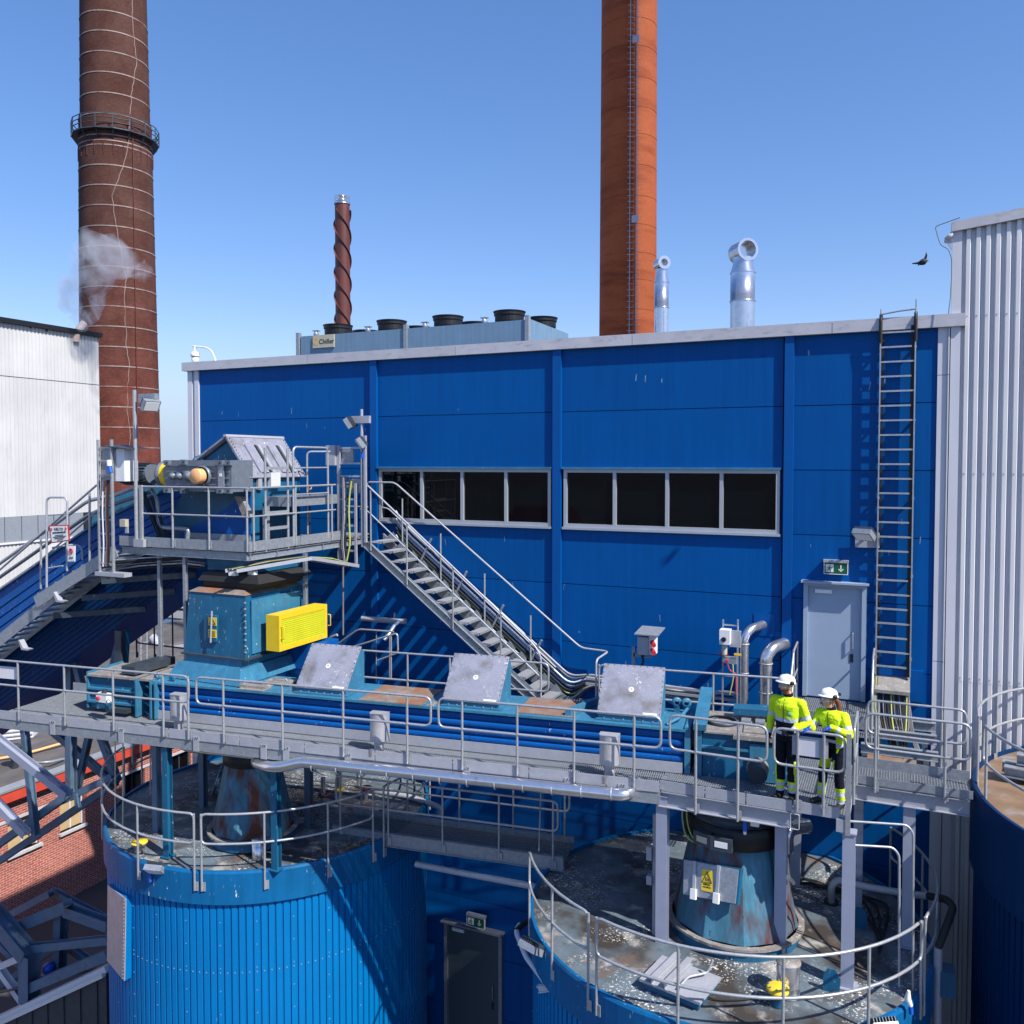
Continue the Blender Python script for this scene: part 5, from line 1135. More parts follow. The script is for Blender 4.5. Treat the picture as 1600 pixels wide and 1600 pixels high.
# pump and pipework on left silo rear right
T = thing('valve_pipework', 'cluster of silver pipes with red and yellow valves behind on the left silo', 'pipework', at(540, 1260, Z=LZ))
for k, (u, v, vt) in enumerate(((530, 1252, 1195), (505, 1262, 1215), (572, 1250, 1230))):
    p = at(u, v, Z=LZ); t_ = at(u, vt, Y=p.y); MB().cyl(p, t_, .07 if k == 0 else .05, n=12).build('upright_pipe', 'alu', T); MB().lathe(p+Vector((0, 0, .25)), [(.08, 0), (.12, 0), (.12, .04), (.08, .04)], n=12).build('pipe_flange', 'stack_red' if k else 'safety_yellow', T)
MB().tube([at(572, 1230, Y=15.8), at(580, 1235, Y=15.8), at(640, 1245, Y=15.8), at(690, 1262, Y=15.8), at(688, 1275, Y=15.8)], .06, n=10, rd=.1).build('lagged_run', 'galv_light', T)
MB().cyl(at(490, 1230, Y=15.6), at(500, 1245, Y=15.6), .09, n=12).build('red_valve', 'sign_red', T)
p = at(405, 1340, Z=LZ); T = tag(MB().lathe(p, [(.13, 0), (.13, .36), (0, .37)], n=20).build('silver_canister', 'alu'), 'silver cylindrical canister on the front of the left silo top', 'canister')
p = at(218, 1330, Z=LZ); T = thing('yellow_valve', 'small valve with yellow rim at the left edge of the left silo top', 'valve', p)
MB().lathe(p, [(.09, 0), (.09, .12), (.14, .13), (.14, .17)], n=16).build('pipe_stub', 'plate_dirty', T); MB().lathe(p+Vector((0, 0, .17)), [(.15, 0), (.15, .02), (0, .03)], n=16).build('flange_cover', 'safety_yellow', T)
# ================================================================== CHUTE UNDER THE HEAD PLATFORM
T = thing('transfer_chute', 'tall teal blue transfer chute standing on the conveyor below the upper platform', 'chute', (-12.2, 13.7, .63))
x0, x1, y0, y1 = -12.95, -11.43, 12.80, 14.60
def frust(a, b_, z0, z1, name, m):
    (ax0, ax1, ay0, ay1), (bx0, bx1, by0, by1) = a, b_
    b = MB(); vs = [(ax0, ay0, z0), (ax1, ay0, z0), (ax1, ay1, z0), (ax0, ay1, z0), (bx0, by0, z1), (bx1, by0, z1), (bx1, by1, z1), (bx0, by1, z1)]
    b.add(vs, [(3, 2, 1, 0), (4, 5, 6, 7), (0, 1, 5, 4), (1, 2, 6, 5), (2, 3, 7, 6), (3, 0, 4, 7)]); return b.build(name, m, T)
frust((-13.12, -11.28, 12.45, 14.7), (-13.0, -11.40, 12.62, 14.62), .64, .92, 'base_skirt', 'machine_teal')
frust((-12.9, -11.48, 12.74, 14.55), (-12.9, -11.48, 12.74, 14.55), .92, 1.06, 'base_collar', 'machine_teal')
frust((-13.0, -11.36, 12.70, 14.66), (-13.0, -11.36, 12.70, 14.66), 1.06, 1.09, 'lower_flange', 'steel_dark')
frust((-12.98, -11.43, 12.78, 14.60), (-12.88, -11.46, 12.84, 14.55), 1.09, 2.30, 'chute_body', 'machine_blue')
MB().box((-11.428, 12.95, 1.15), (-11.40, 14.45, 2.2)).build('side_panel', 'machine_teal', T)
frust((-12.9, -11.44, 12.82, 14.57), (-12.75, -11.6, 12.95, 14.45), 2.30, 2.38, 'top_lid', 'plate_rusty')
frust((-12.70, -11.45, 13.0, 14.5), (-12.6, -11.3, 12.95, 14.5), 2.38, 2.52, 'lower_bellows', 'rubber')
frust((-12.75, -11.2, 12.92, 14.6), (-12.65, -11.3, 13.0, 14.5), 2.52, 2.68, 'upper_bellows', 'rubber')
frust((-12.75, -11.45, 13.2, 14.5), (-12.75, -11.45, 13.2, 14.5), 2.70, 3.12, 'neck_casing', 'machine_blue')
b = MB()
for k in range(9): b.box((-11.44, 12.775, 1.2+k*.12), (-11.41, 12.80, 1.225+k*.12))
b.build('flange_bolts', 'galv_light', T)['kind'] = 'stuff'
a_ = at(322, 960, Y=12.8); c_ = at(341, 1002, Y=12.8)
w = MB().box((a_.x, 12.74, c_.z), (c_.x, 12.82, a_.z)).build('instrument_box', 'machine_blue', T)
for v0, v1 in ((964, 978), (983, 997)):
    a2 = at(325, v0, Y=12.73); c2 = at(338, v1, Y=12.73); s_ = MB().box((a2.x, 12.73, c2.z), (c2.x, 12.738, a2.z)).build('warning_label', 'safety_yellow', w)
    if v0 == 964: MB().tube([W((a2.x+c2.x)/2, 12.727, a2.z-.02), W(a2.x+.02, 12.727, c2.z+.03), W(c2.x-.02, 12.727, c2.z+.03)], .006, n=4, closed=True).build('triangle_symbol', 'ink', w)
    else:
        for k in range(3): MB().box((a2.x+.02, 12.725, c2.z+.03+k*.04), (c2.x-.03, 12.729, c2.z+.045+k*.04)).build('text_line', 'ink', w)
MB().tube([at(331, 955, Y=12.7), at(329, 1004, Y=12.7)], .018, n=8).build('sensor_tube', 'galv_light', w)
# belt guard
G = thing('belt_guard', 'bright yellow belt guard box with wire mesh side on the chute', 'guard', (-11.06, 13.9, 1.2))
gx0, gx1, gy0, gy1, gz0, gz1 = -11.22, -10.90, 13.14, 14.66, 1.20, 1.90
MB().box((gx0, gy0, gz0), (gx1-.05, gy1, gz1)).build('guard_box', 'guard_yellow', G)
b = MB(); t = .085
b.box((gx1-.05, gy0, gz0), (gx1, gy1, gz0+t)); b.box((gx1-.05, gy0, gz1-t), (gx1, gy1, gz1)); b.box((gx1-.05, gy0, gz0+t), (gx1, gy0+t, gz1-t)); b.box((gx1-.05, gy1-t, gz0+t), (gx1, gy1, gz1-t)); b.build('guard_frame', 'guard_yellow', G)
MB().box((gx1-.05, gy0+t, gz0+t), (gx1-.035, gy1-t, gz1-t)).build('mesh_backing', 'mesh_orange', G)
b = MB()
for k in range(34): y = gy0+t+.01+k*.0405; b.box((gx1-.018, y-.012, gz0+t), (gx1-.013, y+.012, gz1-t))
for k in range(13): z = gz0+t+.02+k*.041; b.box((gx1-.014, gy0+t, z-.012), (gx1-.010, gy1-t, z+.012))
b.build('guard_mesh', 'mesh_yellow', G)['kind'] = 'stuff'
for y in (gy0+.05, gy1+.02): MB().tube([(gx1, y, gz0+.25), (gx1+.07, y, gz0+.25), (gx1+.07, y, gz0+.48), (gx1, y, gz0+.48)], .011, n=6, rd=.02).build('guard_handle', 'guard_yellow', G)
tag(MB().box((-11.5, 14.1, .63), (-10.75, 14.85, 1.15)).build('blue_housing', 'casing_blue'), 'plain blue steel housing behind and below the yellow belt guard', 'housing')
# ================================================================== HEAD PLATFORM
HZ = 3.20; XL, XR, YF, YB = -14.80, -11.38, 12.85, 16.95
HP = thing('head_platform', 'upper galvanised platform round the conveyor head on top of the chute', 'platform', (-13, 14.8, HZ))
grate('grating', W, XL, XR, YF+.01, 13.85, HZ, HP, pitch=.04, cross=.1)
grate('grating', W, -12.1, XR, 13.87, YB, HZ, HP, pitch=.04, cross=.1)
for a, c in (((XL, YF-.01, HZ-.06), (-13.06, YF+.002, HZ+.14)), ((-13.05, YF-.01, HZ-.06), (XR, YF+.002, HZ+.14)), ((XR-.002, YF+.002, HZ-.06), (XR+.01, 14.4, HZ+.14)), ((XR-.002, 14.42, HZ-.06), (XR+.01, 16.0, HZ+.14)), ((-14.0, 13.84, HZ), (-12.2, 13.852, HZ+.16))):
    MB().box(a, c).build('kick_plate', 'galv', HP)
for y in (YF+.06, 13.7, 15.2, 16.8): MB().beam((XL, y, HZ-.16), (XR, y, HZ-.16), .08, .14, web=.01).build('deck_beam', 'galv', HP)
MB().beam((XR-.05, YF, HZ-.16), (XR-.05, YB, HZ-.16), .08, .14, web=.01).build('deck_beam', 'galv', HP)
for x, y in ((-13.9, 13.05), (-13.1, 12.95), (-11.25, 14.4)):
    tag(MB().beam((x, y, .62 if x > -13.5 else -.1), (x, y, HZ-.22), .07, .07, up=Vector((0, 1, 0)), web=.008).build('support_leg', 'galv'), {'-13.9': 'galvanised leg under the left of the upper platform', '-13.1': 'galvanised leg left of the teal chute', '-11.25': 'galvanised leg behind the yellow belt guard'}[str(x)], 'support leg')
g2 = 'guard rails of the upper platform'
def hrail(pts, posts, label, zt=1.17, mid=.62, **k): return rail(label, [Vector((p[0], p[1], HZ)) for p in pts], zt, mid, posts, foot=-.05, group=g2, **k)
hrail([(-14.25, 12.83), (XR+.02, 12.83)], (.01, .33, .66, .99), 'front guard rail of the upper platform facing the camera', loop=False)
hrail([(XR+.03, 12.86), (XR+.03, 15.6)], (.04, .5, .95), 'right side guard rail of the upper platform', loop=False)
hrail([(XR, 16.9), (-12.1, 16.9)], (.1, .9), 'rear guard rail of the upper platform at the facade', loop=False)
for i, (y0_, y1_) in enumerate(((14.20, 15.35),)):
    t = thing('guard_rail', 'tall double rail frame between hood ladder and cable mast', 'railing', (XR, 14.8, HZ), g2)
    MB().tube([(XR, 14.2, HZ-.05), (XR, 14.2, 5.18), (XR, 15.37, 5.18), (XR, 15.37, HZ)], .024, rd=.12).build('tall_hoop', 'galv_rail', t)
    MB().tube([(XR-.5, 15.3, HZ), (XR-.5, 15.3, 5.10), (XR-.1, 15.6, 5.1)], .022, rd=.1).build('rear_hoop', 'galv_rail', t)
    for z in (4.2, 4.75): MB().cyl((XR, 14.2, z), (XR, 15.37, z), .016, n=8).build('cross_rail', 'galv_rail', t)
# hood service ladder
t = thing('service_ladder', 'short galvanised ladder on the right side of the grey head hood', 'ladder', (XR-.02, 13.7, HZ))
for y in (13.37, 14.05): MB().cyl((XR-.02, y, HZ-.1), (XR-.02, y, 5.15), .025, n=8).build('stile', 'galv_rail', t)
for z in (3.55, 3.86, 4.75): MB().box((XR-.05, 13.37, z-.03), (XR+.01, 14.05, z+.03)).build('rung', 'galv_rail', t)
# small raised deck behind ladder
t = thing('raised_step', 'small raised galvanised deck at the hood access door', 'platform', (-11.9, 14.6, 3.8)); MB().box((-12.1, 14.2, 3.95), (-11.45, 15.8, 4.15)).build('deck_box', 'galv', t); MB().box((-12.1, 14.1, 3.2), (-12.0, 14.2, 3.95)).build('leg', 'galv', t)
# ---- head hood + body
HH = thing('head_hood', 'gabled conveyor head casing with a grey riveted hood on the upper platform', 'casing', (-12.9, 14.7, 3.2))
hy0, hy1 = 13.9, 15.5
A0 = at(358, 684, Y=hy0); E0 = at(317, 716, Y=hy0); E1 = at(391, 742, Y=hy0)
ax, az = A0.x, A0.z; lx, lz = E0.x-.15, E0.z-.08; rx_, rz_ = E1.x, E1.z
body = [W(ax, hy0, az-.06), W(lx+.12, hy0, lz), W(-14.5, hy0, 3.7), W(-14.2, hy0, 2.6), W(-12.9, hy0, 2.75), W(rx_, hy0, 2.75), W(rx_, hy0, rz_)]
MB().prism(body, (0, hy1-hy0, 0)).build('head_casing', 'machine_blue', HH)
MB().prism([W(-14.2, hy0-.01, 2.7), W(rx_+.01, hy0-.01, 2.7), W(rx_+.01, hy0-.01, 4.3), W(-12.9, hy0-.01, 3.9), W(-14.2, hy0-.01, 3.3)], (0, .009, 0)).build('lower_front_plate', 'casing_blue', HH)
MB().box((rx_+.003, hy0+.05, 3.25), (rx_+.02, hy1-.05, rz_-.1)).build('side_plate', 'machine_blue', HH)
def slab(p, q, ya, yb, t, name, m):
    d = (q-p).normalized(); nn = Vector((-d.z, 0, d.x)); nn = nn if nn.z > 0 else -nn
    b = MB(); b.prism([Vector((p.x, ya, p.z)), Vector((q.x, ya, q.z)), Vector((q.x, yb, q.z)), Vector((p.x, yb, p.z))], nn*t); return b.build(name, m, HH), d, nn
s1, d1, n1 = slab(W(ax, 0, az), W(rx_+.08, 0, rz_-.08), hy0-.12, hy1+.1, .04, 'right_roof_sheet', 'hood_grey')
s2, d2, n2 = slab(W(ax, 0, az), W(lx, 0, lz), hy0-.12, hy1+.1, .04, 'left_roof_sheet', 'hood_grey')
MB().prism([W(ax-.05, hy0-.13, az+.02), W(ax+.05, hy0-.13, az+.02), W(ax+.03, hy0-.13, az+.07), W(ax-.03, hy0-.13, az+.07)], (0, hy1-hy0+.24, 0)).build('ridge_cap', 'galv_light', HH)
for y in (hy0+.25, hy0+.95):
    p = W(ax, y, az)+d1*.22+n1*.045; q = W(ax, y, az)+d1*.95+n1*.045
    h = MB(); h.prism([p, q, q+Vector((0, .26, 0)), p+Vector((0, .26, 0))], n1*.03); h = h.build('hatch_lid', 'hood_grey', HH)
    b = MB(); b.beam(p+Vector((0, .32, 0))+n1*.01, q+Vector((0, .32, 0))+n1*.01, .05, .03); b.build('hatch_rail', 'rubber', h)
    b = MB(); b.beam(p+Vector((0, .42, 0))+n1*.02, q+Vector((0, .42, 0))+n1*.02, .08, .03); b.build('hatch_bar', 'galv_light', h)
b = MB()
for k in range(14):
    for y in (hy0-.07, hy1+.05): c = W(ax, y, az)+d1*(.06+k*.075)+n1*.045; b.cyl(c, c+n1*.012, .012, n=6)
b.build('rivets', 'steel_dark', HH)['kind'] = 'stuff'
MB().lathe(W(lx+.05, hy0-.02, lz-.02), [(.06, -.02), (.16, -.02), (.16, .03), (.06, .03)], n=16, z=Vector((0, -1, 0))).build('lifting_eye', 'machine_teal', HH)
MB().beam(W(rx_+.06, hy0+.2, 4.3), W(rx_+.06, hy0+.2, 4.65), .06, .12).build('door_box', 'galv_light', HH); MB().box((rx_+.03, hy0+.5, 4.35), (rx_+.12, hy0+.8, 4.65)).build('terminal_box', 'trim_white', HH)
MB().beam(W(ax+.25, hy0-.06, 4.62), W(ax+.42, hy0-.06, 4.78), .05, .04).build('yellow_tag', 'safety_yellow', HH)
b = MB(); p = W(-12.55, hy0-.13, 4.16); b.prism([p, p+W(.16, 0, 0), p+W(.42, 0, -.42), p+W(.2, 0, -.4)], (0, .12, 0)); b.build('torque_arm_plate', 'plate_dirty', HH)
# ---- gear motor
GM = thing('gear_motor', 'large grey gear motor with an orange shaft cap in front of the head casing', 'gear motor', (-13.4, 13.4, 4.2))
gy = 13.25
g0 = at(258, 719, Y=gy); g1 = at(362, 769, Y=gy)
MB().box((g0.x, gy, g1.z), (g1.x, gy+.62, g0.z)).build('gearbox_housing', 'gear_grey', GM)
for k in range(4): MB().box((g0.x+.05, gy-.03, g0.z-.12-k*.13), (g1.x-.05, gy, g0.z-.09-k*.13)).build('cast_rib', 'gear_grey', GM)
for (ux, vx) in ((262, 723), (288, 722), (345, 723), (358, 723), (262, 766), (288, 767), (345, 767), (358, 767)):
    p = at(ux, vx, Y=gy-.03); MB().box((p.x-.07, gy-.08, p.z-.05), (p.x+.07, gy, p.z+.05)).build('mounting_lug', 'gear_grey', GM)
    MB().cyl((p.x+.02, gy-.082, p.z), (p.x+.02, gy-.09, p.z), .018, n=8).build('lug_hole', 'ink', GM)
for (ux, vx, r) in ((268, 744, .075), (278, 744, .075), (292, 744, .11)):
    p = at(ux, vx, Y=gy-.05); MB().lathe((p.x, gy, p.z), [(r, 0), (r, .06), (r*.6, .065), (r*.6, .085), (0, .085)], n=20, z=Vector((0, -1, 0))).build('bearing_cover', 'gear_grey', GM)
p = at(316, 744, Y=gy-.05); MB().lathe((p.x, gy, p.z), [(.21, 0), (.21, .07), (.19, .08)], n=28, z=Vector((0, -1, 0))).build('output_flange', 'gear_grey', GM)
MB().lathe((p.x-.02, gy-.07, p.z), [(.155, 0), (.155, .15), (.145, .16), (0, .165)], n=28, z=Vector((0, -1, 0))).build('shaft_cap', 'cap_orange', GM)
p0 = at(262, 741, Y=gy+.3); q0 = at(228, 741, Y=gy+.3); r0 = at(198, 741, Y=gy+.3); zc_ = p0.z
MB().lathe((g0.x+.04, gy+.3, zc_), [(0, 0), (.30, 0), (.30, .10), (.26, .12), (.26, .30), (.28, .31), (.28, .38), (.22, .42), (0, .42)], n=28, z=Vector((-1, 0, 0))).build('coupling_housing', 'gear_grey', GM)
MB().lathe((g0.x-.10, gy+.3, zc_), [(.265, 0), (.265, .14)], n=28, z=Vector((-1, 0, 0))).build('yellow_band', 'safety_yellow', GM)
MB().cyl((p0.x-.42, gy+.3, zc_), (r0.x-.05, gy+.3, zc_), .21, n=24).build('motor_body', 'gear_grey', GM)
b = MB()
for k in range(20):
    a = 2*math.pi*k/20; e = Vector((0, math.cos(a), math.sin(a))); b.beam(Vector((p0.x-.46, gy+.3, zc_))+e*.22, Vector((r0.x-.02, gy+.3, zc_))+e*.22, .012, .05, up=e)
b.build('cooling_fins', 'steel_dark', GM)['kind'] = 'stuff'
MB().cyl((r0.x-.05, gy+.3, zc_), (r0.x-.2, gy+.3, zc_), .22, .2, n=24).build('fan_cowl', 'machine_blue', GM)
q = at(344, 742, Y=gy-.04); MB().box((q.x-.05, gy-.05, q.z-.25), (q.x+.1, gy-.03, q.z+.2)).build('name_plate', 'galv', GM); MB().box((q.x-.01, gy-.056, q.z-.03), (q.x+.05, gy-.05, q.z+.03)).build('plate_label', 'sign_white', GM)
# ---- lamp masts and cable masts
T = thing('lamp_mast', 'galvanised lamp mast with a floodlight at the left of the upper platform', 'lamp post', at(213, 852, Y=12.78))
x = at(213, 800, Y=12.78).x; zt_ = at(213, 609, Y=12.78).z
MB().cyl((x, 12.78, HZ-.05), (x, 12.78, zt_), .038, n=12).build('mast_pole', 'galv_rail', T)
MB().beam((x+.12, 12.80, HZ), (x+.12, 12.80, 4.4), .06, .05).build('mast_rail', 'galv_rail', T); MB().box((x-.05, 12.74, HZ-.06), (x+.22, 12.82, HZ+.1)).build('mast_shoe', 'galv_light', T)
f1 = at(236, 628, Y=12.72); MB().beam(f1+Vector((-.35, .05, .08)), f1+Vector((.1, .05, .08)), .1, .18).build('lamp_bracket', 'galv', T)
flood(f1+Vector((-.02, -.02, -.04)), (.8, -.2, -.55), 'floodlight on the left lamp mast in front of the brick chimney')
T = thing('lamp_mast', 'galvanised lamp mast with a floodlight beside the stair top', 'lamp post', (-10.82, 15.85, HZ-.1))
MB().cyl((-10.82, 15.85, HZ-.2), (-10.82, 15.85, 6.03), .032, n=12).build('mast_pole', 'galv_light', T); MB().beam((-10.72, 15.83, HZ-.1), (-10.72, 15.83, 5.45), .05, .06).build('mast_rail', 'galv_light', T)
f2 = at(551, 660, Y=15.8); MB().beam(f2+Vector((-.05, .05, .06)), f2+Vector((.42, .05, .06)), .08, .16).build('lamp_bracket', 'galv_light', T)
flood(f2+Vector((0, -.05, 0)), (-.8, -.3, -.55), 'upper floodlight on the mast at the stair top')
flood(at(566, 690, Y=15.75), (-.6, -.5, -.6), 'lower dark floodlight on the mast at the stair top')
T = thing('cable_mast', 'upright cable tray with grey boxes at the right corner of the upper platform', 'cable tray', (-11.3, 15.85, 2.6))
xa, xb = at(530, 800, Y=15.85).x, at(556, 800, Y=15.85).x
MB().beam((xa, 15.85, at(528, 884, Y=15.85).z), (xa, 15.85, at(528, 697, Y=15.85).z), .07, .05).build('stile', 'galv_light', T); MB().beam((xb, 15.85, at(552, 884, Y=15.85).z), (xb, 15.85, 4.4), .05, .05).build('stile', 'galv_light', T)
for v in (700, 724, 744, 760, 780, 800, 821, 838, 860): z = at(540, v, Y=15.85).z; MB().box((xa, 15.84, z-.02), (xb+(.25 if v < 750 or v == 838 else .0), 15.87, z+.02)).build('rung', 'galv_light', T)
a_ = at(511, 696, Y=15.8); c_ = at(525, 727, Y=15.8); MB().box((a_.x, 15.75, c_.z), (c_.x, 15.95, a_.z)).build('cabinet_box', 'galv_light', T)
a_ = at(531, 702, Y=15.9); c_ = at(552, 724, Y=15.9); MB().box((a_.x, 15.9, c_.z), (c_.x, 15.95, a_.z)).build('back_plate', 'galv', T)
a_ = at(545, 748, Y=15.9); c_ = at(565, 770, Y=15.9); MB().box((a_.x, 15.9, c_.z), (c_.x, 15.95, a_.z)).build('lower_plate', 'galv', T)
MB().tube([at(549, 752, Y=15.8), at(546, 775, Y=15.8), at(545, 800, Y=15.8), at(547, 850, Y=15.8), at(541, 880, Y=15.8)], .02, n=6, rd=.1).build('yellow_cable', 'cable_yellow', T)
for k, u in enumerate((535, 537, 540)): MB().tube([at(u, 745, Y=15.8), at(u+1, 800, Y=15.8), at(u-1, 850, Y=15.8), at(u+3, 885, Y=15.8)], .016, n=6, rd=.1).build('cable', ('cable_grey', 'galv_light', 'rubber')[k], T)
p = at(566, 713, Y=15.75); MB().cyl(p+Vector((0, 0, .1)), p+Vector((0, 0, -.04)), .035, n=8).build('blue_plug', 'plastic_blue', T)
MB().cyl(at(536, 885, Y=15.9), at(536, 992, Y=15.9), .022, n=8).build('conduit', 'cable_grey', T)
T = thing('cable_mast', 'upright cable ladder with a white cabinet at the left corner of the upper platform', 'cable tray', (-14.9, 12.6, 2.55))
xa, xb = at(155, 800, Y=12.6).x, at(176, 800, Y=12.6).x; z0_ = at(155, 893, Y=12.6).z; z1_ = at(155, 687, Y=12.6).z
for x in (xa, xb): MB().beam((x, 12.6, z0_), (x, 12.6, z1_), .035, .055).build('stile', 'galv_rail', T)
for v in (700, 720, 742, 768, 790, 812, 834, 857, 880): z = at(165, v, Y=12.6).z; MB().box((xa, 12.59, z-.015), (xb, 12.62, z+.015)).build('rung', 'galv_rail', T)
MB().box((xa-.1, 12.55, z0_-.08), (xb+.35, 12.75, z0_)).build('foot_bracket', 'galv_light', T)
a_ = at(158, 700, Y=12.65); c_ = at(184, 752, Y=12.65); MB().box((a_.x, 12.64, c_.z), (c_.x-.05, 12.8, a_.z)).build('back_box', 'galv', T)
a_ = at(184, 701, Y=12.68); c_ = at(196, 752, Y=12.68); MB().box((a_.x-.04, 12.66, c_.z), (c_.x, 13.0, a_.z)).build('white_cabinet', 'white_paint', T)
MB().prism([W(a_.x-.3, 12.55, a_.z+.05), W(c_.x+.2, 12.55, a_.z-.02), W(c_.x+.2, 13.1, a_.z-.0), W(a_.x-.3, 13.1, a_.z+.07)], (0, 0, .02)).build('rain_roof', 'steel_dark', T)
p = at(171, 728, Y=12.5); MB().cyl(p+Vector((-.01, 0, .12)), p, .05, n=10).build('white_socket', 'sign_white', T); MB().cyl(p, p+Vector((.04, 0, -.14)), .045, n=10).build('blue_plug', 'plastic_blue', T)
for k, (u, m_) in enumerate(((161, 'trim_white'), (166, 'cable_grey'), (170, 'rubber'), (168, 'stack_red'))): MB().tube([at(u, 750, Y=12.58), at(u-1, 800, Y=12.58), at(u+1, 850, Y=12.58), at(u, 885, Y=12.6)], .016, n=6, rd=.1).build('cable', m_, T)
# cable tray run below the platform
T = thing('cable_tray', 'horizontal cable tray with dirty cables running under the upper platform', 'cable tray', (-12, 13.5, 2.8))
P0, P1, P2 = at(352, 892, Z=2.78), at(470, 872, Z=2.95), at(545, 884, Y=15.7)
for a_, c_ in ((P0, P1), (P1, P2)):
    for o in (0, .22): b = MB(); b.beam(a_+Vector((o, o*.3, 0)), c_+Vector((o, o*.3, 0)), .02, .07); b.build('side_rail', 'galv_light', T)
    for k in range(10): p = a_.lerp(c_, (k+.5)/10); MB().beam(p, p+Vector((.22, .07, 0)), .03, .015).build('rung', 'galv', T)
    for k in range(5): MB().tube([a_+Vector((.04+k*.035, .02, .03)), a_.lerp(c_, .5)+Vector((.04+k*.03, .03, .05+random.random()*.05)), c_+Vector((.04+k*.035, .02, .03))], .014, n=5).build('cable', ('rubber', 'cable_grey', 'rubber', 'cable_yellow', 'rubber')[k], T)
for u in (365, 395): p = at(u, 896, Z=2.7); MB().box(p-Vector((.08, .05, .04)), p+Vector((.08, .05, .05))).build('tray_end', 'sign_white', T)
for i, u in enumerate((190, 250, 300)):
    a_ = at(u-35, 884, Y=12.9); c_ = at(u+35, 878, Y=12.9)
T = thing('cable_tray', 'lower left cable tray with cables under the head platform', 'cable tray', at(220, 885, Y=13.0))
for k in range(5): MB().tube([at(175, 876+k*5, Y=12.9+k*.1), at(220, 872+k*4, Y=12.9+k*.1), at(285, 868+k*4, Y=12.95+k*.1), at(320, 872+k*4, Y=13+k*.1)], .016, n=5, rd=.1).build('cable', ('galv_light', 'rubber', 'cable_grey', 'galv_light', 'rubber')[k], T)
# spade leaning on the rail
p0 = at(484, 765, X=-11.6); p1 = at(484, 838, X=-11.6)
T = thing('shovel', 'black shovel with a wooden grip leaning inside the upper platform', 'shovel', p1)
MB().cyl(p0, p1, .016, n=8).build('shovel_shaft', 'rubber', T); MB().prism([p1+W(0, -.1, .05), p1+W(0, .12, .03), p1+W(0, .22, -.32), p1+W(0, -.02, -.34)], (.03, 0, 0)).build('shovel_blade', 'black_steel', T)
MB().tube([p0+Vector((0, -.06, .1)), p0+Vector((0, -.05, .02)), p0, p0+Vector((0, .05, .02)), p0+Vector((0, .06, .1))], .014, n=6).build('shovel_grip', 'timber', T)
# ================================================================== STAIR ON THE FACADE
sl = .767; SX0, SZ0, SX1 = -10.80, 3.20, -6.50
sz = lambda x: SZ0-sl*(x-SX0)
ST = thing('facade_stair', 'straight galvanised stair descending from the upper platform along the blue facade', 'stair', (SX1, 16.4, -.1))
for y in (16.0, 16.8):
    b = MB(); b.prism([W(SX0-.1, y, sz(SX0)+.02), W(SX0-.1, y, sz(SX0)-.22), W(SX1, y, sz(SX1)-.24), W(SX1+.25, y, sz(SX1)-.24), W(SX1+.15, y, sz(SX1)+.02)], (0, .012, 0)); b.build('stringer', 'galv', ST)
    for f_ in (.0, -.2):
        MB().beam((SX0-.1, y+(-.02 if y < 16.5 else .03), sz(SX0)+f_+.01), (SX1, y+(-.02 if y < 16.5 else .03), sz(SX1)+f_+.01), .04, .012).build('stringer_flange', 'galv', ST)
tr = None; NS = 16
for k in range(NS):
    x = SX0+.02+(k+.1)*(SX1-SX0)/NS; z = sz(x)-.06
    b = MB()
    def q4(xa, xb, ya, yb, za=.0, zb=-.03): b.box((x+xa, ya, z+zb), (x+xb, yb, z+za))
    for j in range(13): q4(j*.02, j*.02+.004, 16.02, 16.79)
    for j in range(9): q4(0, .25, 16.05+j*.09, 16.054+j*.09, -.002, -.028)
    t_ = b.build('tread', 'galv_light', ST); t_['kind'] = 'stuff' if False else t_.name and 'stuff'
    b = MB(); b.box((x-.004, 16.02, z-.05), (x, 16.79, z+.002)); b.box((x+.25, 16.02, z-.045), (x+.254, 16.79, z+.002)); b.build('nosing', 'galv', ST)
    b = MB(); b.prism([W(x, 16.79, z-.06), W(x+.25, 16.79, z-.06), W(x+.25, 16.79, z+.02), W(x+.13, 16.79, z+.16), W(x, 16.79, z+.08)], (0, .008, 0)); b.build('side_plate', 'galv', ST)
b = MB()
for k in range(NS):
    x = SX0+.1+k*(SX1-SX0)/NS
    for o in (0, .07): b.cyl((x+o, 15.998, sz(x+o)-.10), (x+o, 15.985, sz(x+o)-.10), .01, n=6)
b.build('stringer_bolts', 'steel_dark', ST)['kind'] = 'stuff'
for y, lb, xs in ((15.97, 'near', (-10.68, -9.75, -8.62, -7.5)), (16.84, 'far', (-10.4, -9.4, -8.3, -7.2))):
    t = thing('stair_rail', '%s handrail of the facade stair' % lb, 'railing', (-8.6, y, 1.5), 'handrails of the facade stair')
    hz = 1.06
    if lb == 'near': top_ = [W(-10.95, y, 4.37), W(-10.78, y, 4.37), W(-6.75, y, sz(-6.75)+hz), W(-6.60, y, sz(-6.6)+hz-.1), W(-6.60, y, -.1)]
    else: top_ = [W(-11.3, y, 4.40), W(-10.6, y, 4.40), W(-6.05, y, .98), W(-5.45, y, .96), W(-5.5, 16.2, .92), W(-5.5, 16.2, -.1)]
    MB().tube(top_, .021, rd=.12).build('top_rail', 'galv_light', t)
    MB().tube([W(-10.95, y, 3.82), W(-10.78, y, 3.80), W(-6.62, y, sz(-6.62)+.52)], .016, rd=.1).build('mid_rail', 'galv_light', t)
    for x in xs: MB().cyl((x, y, sz(x)-.2), (x, y, sz(x)+hz+.08), .019, n=8).build('post', 'galv_rail', t)
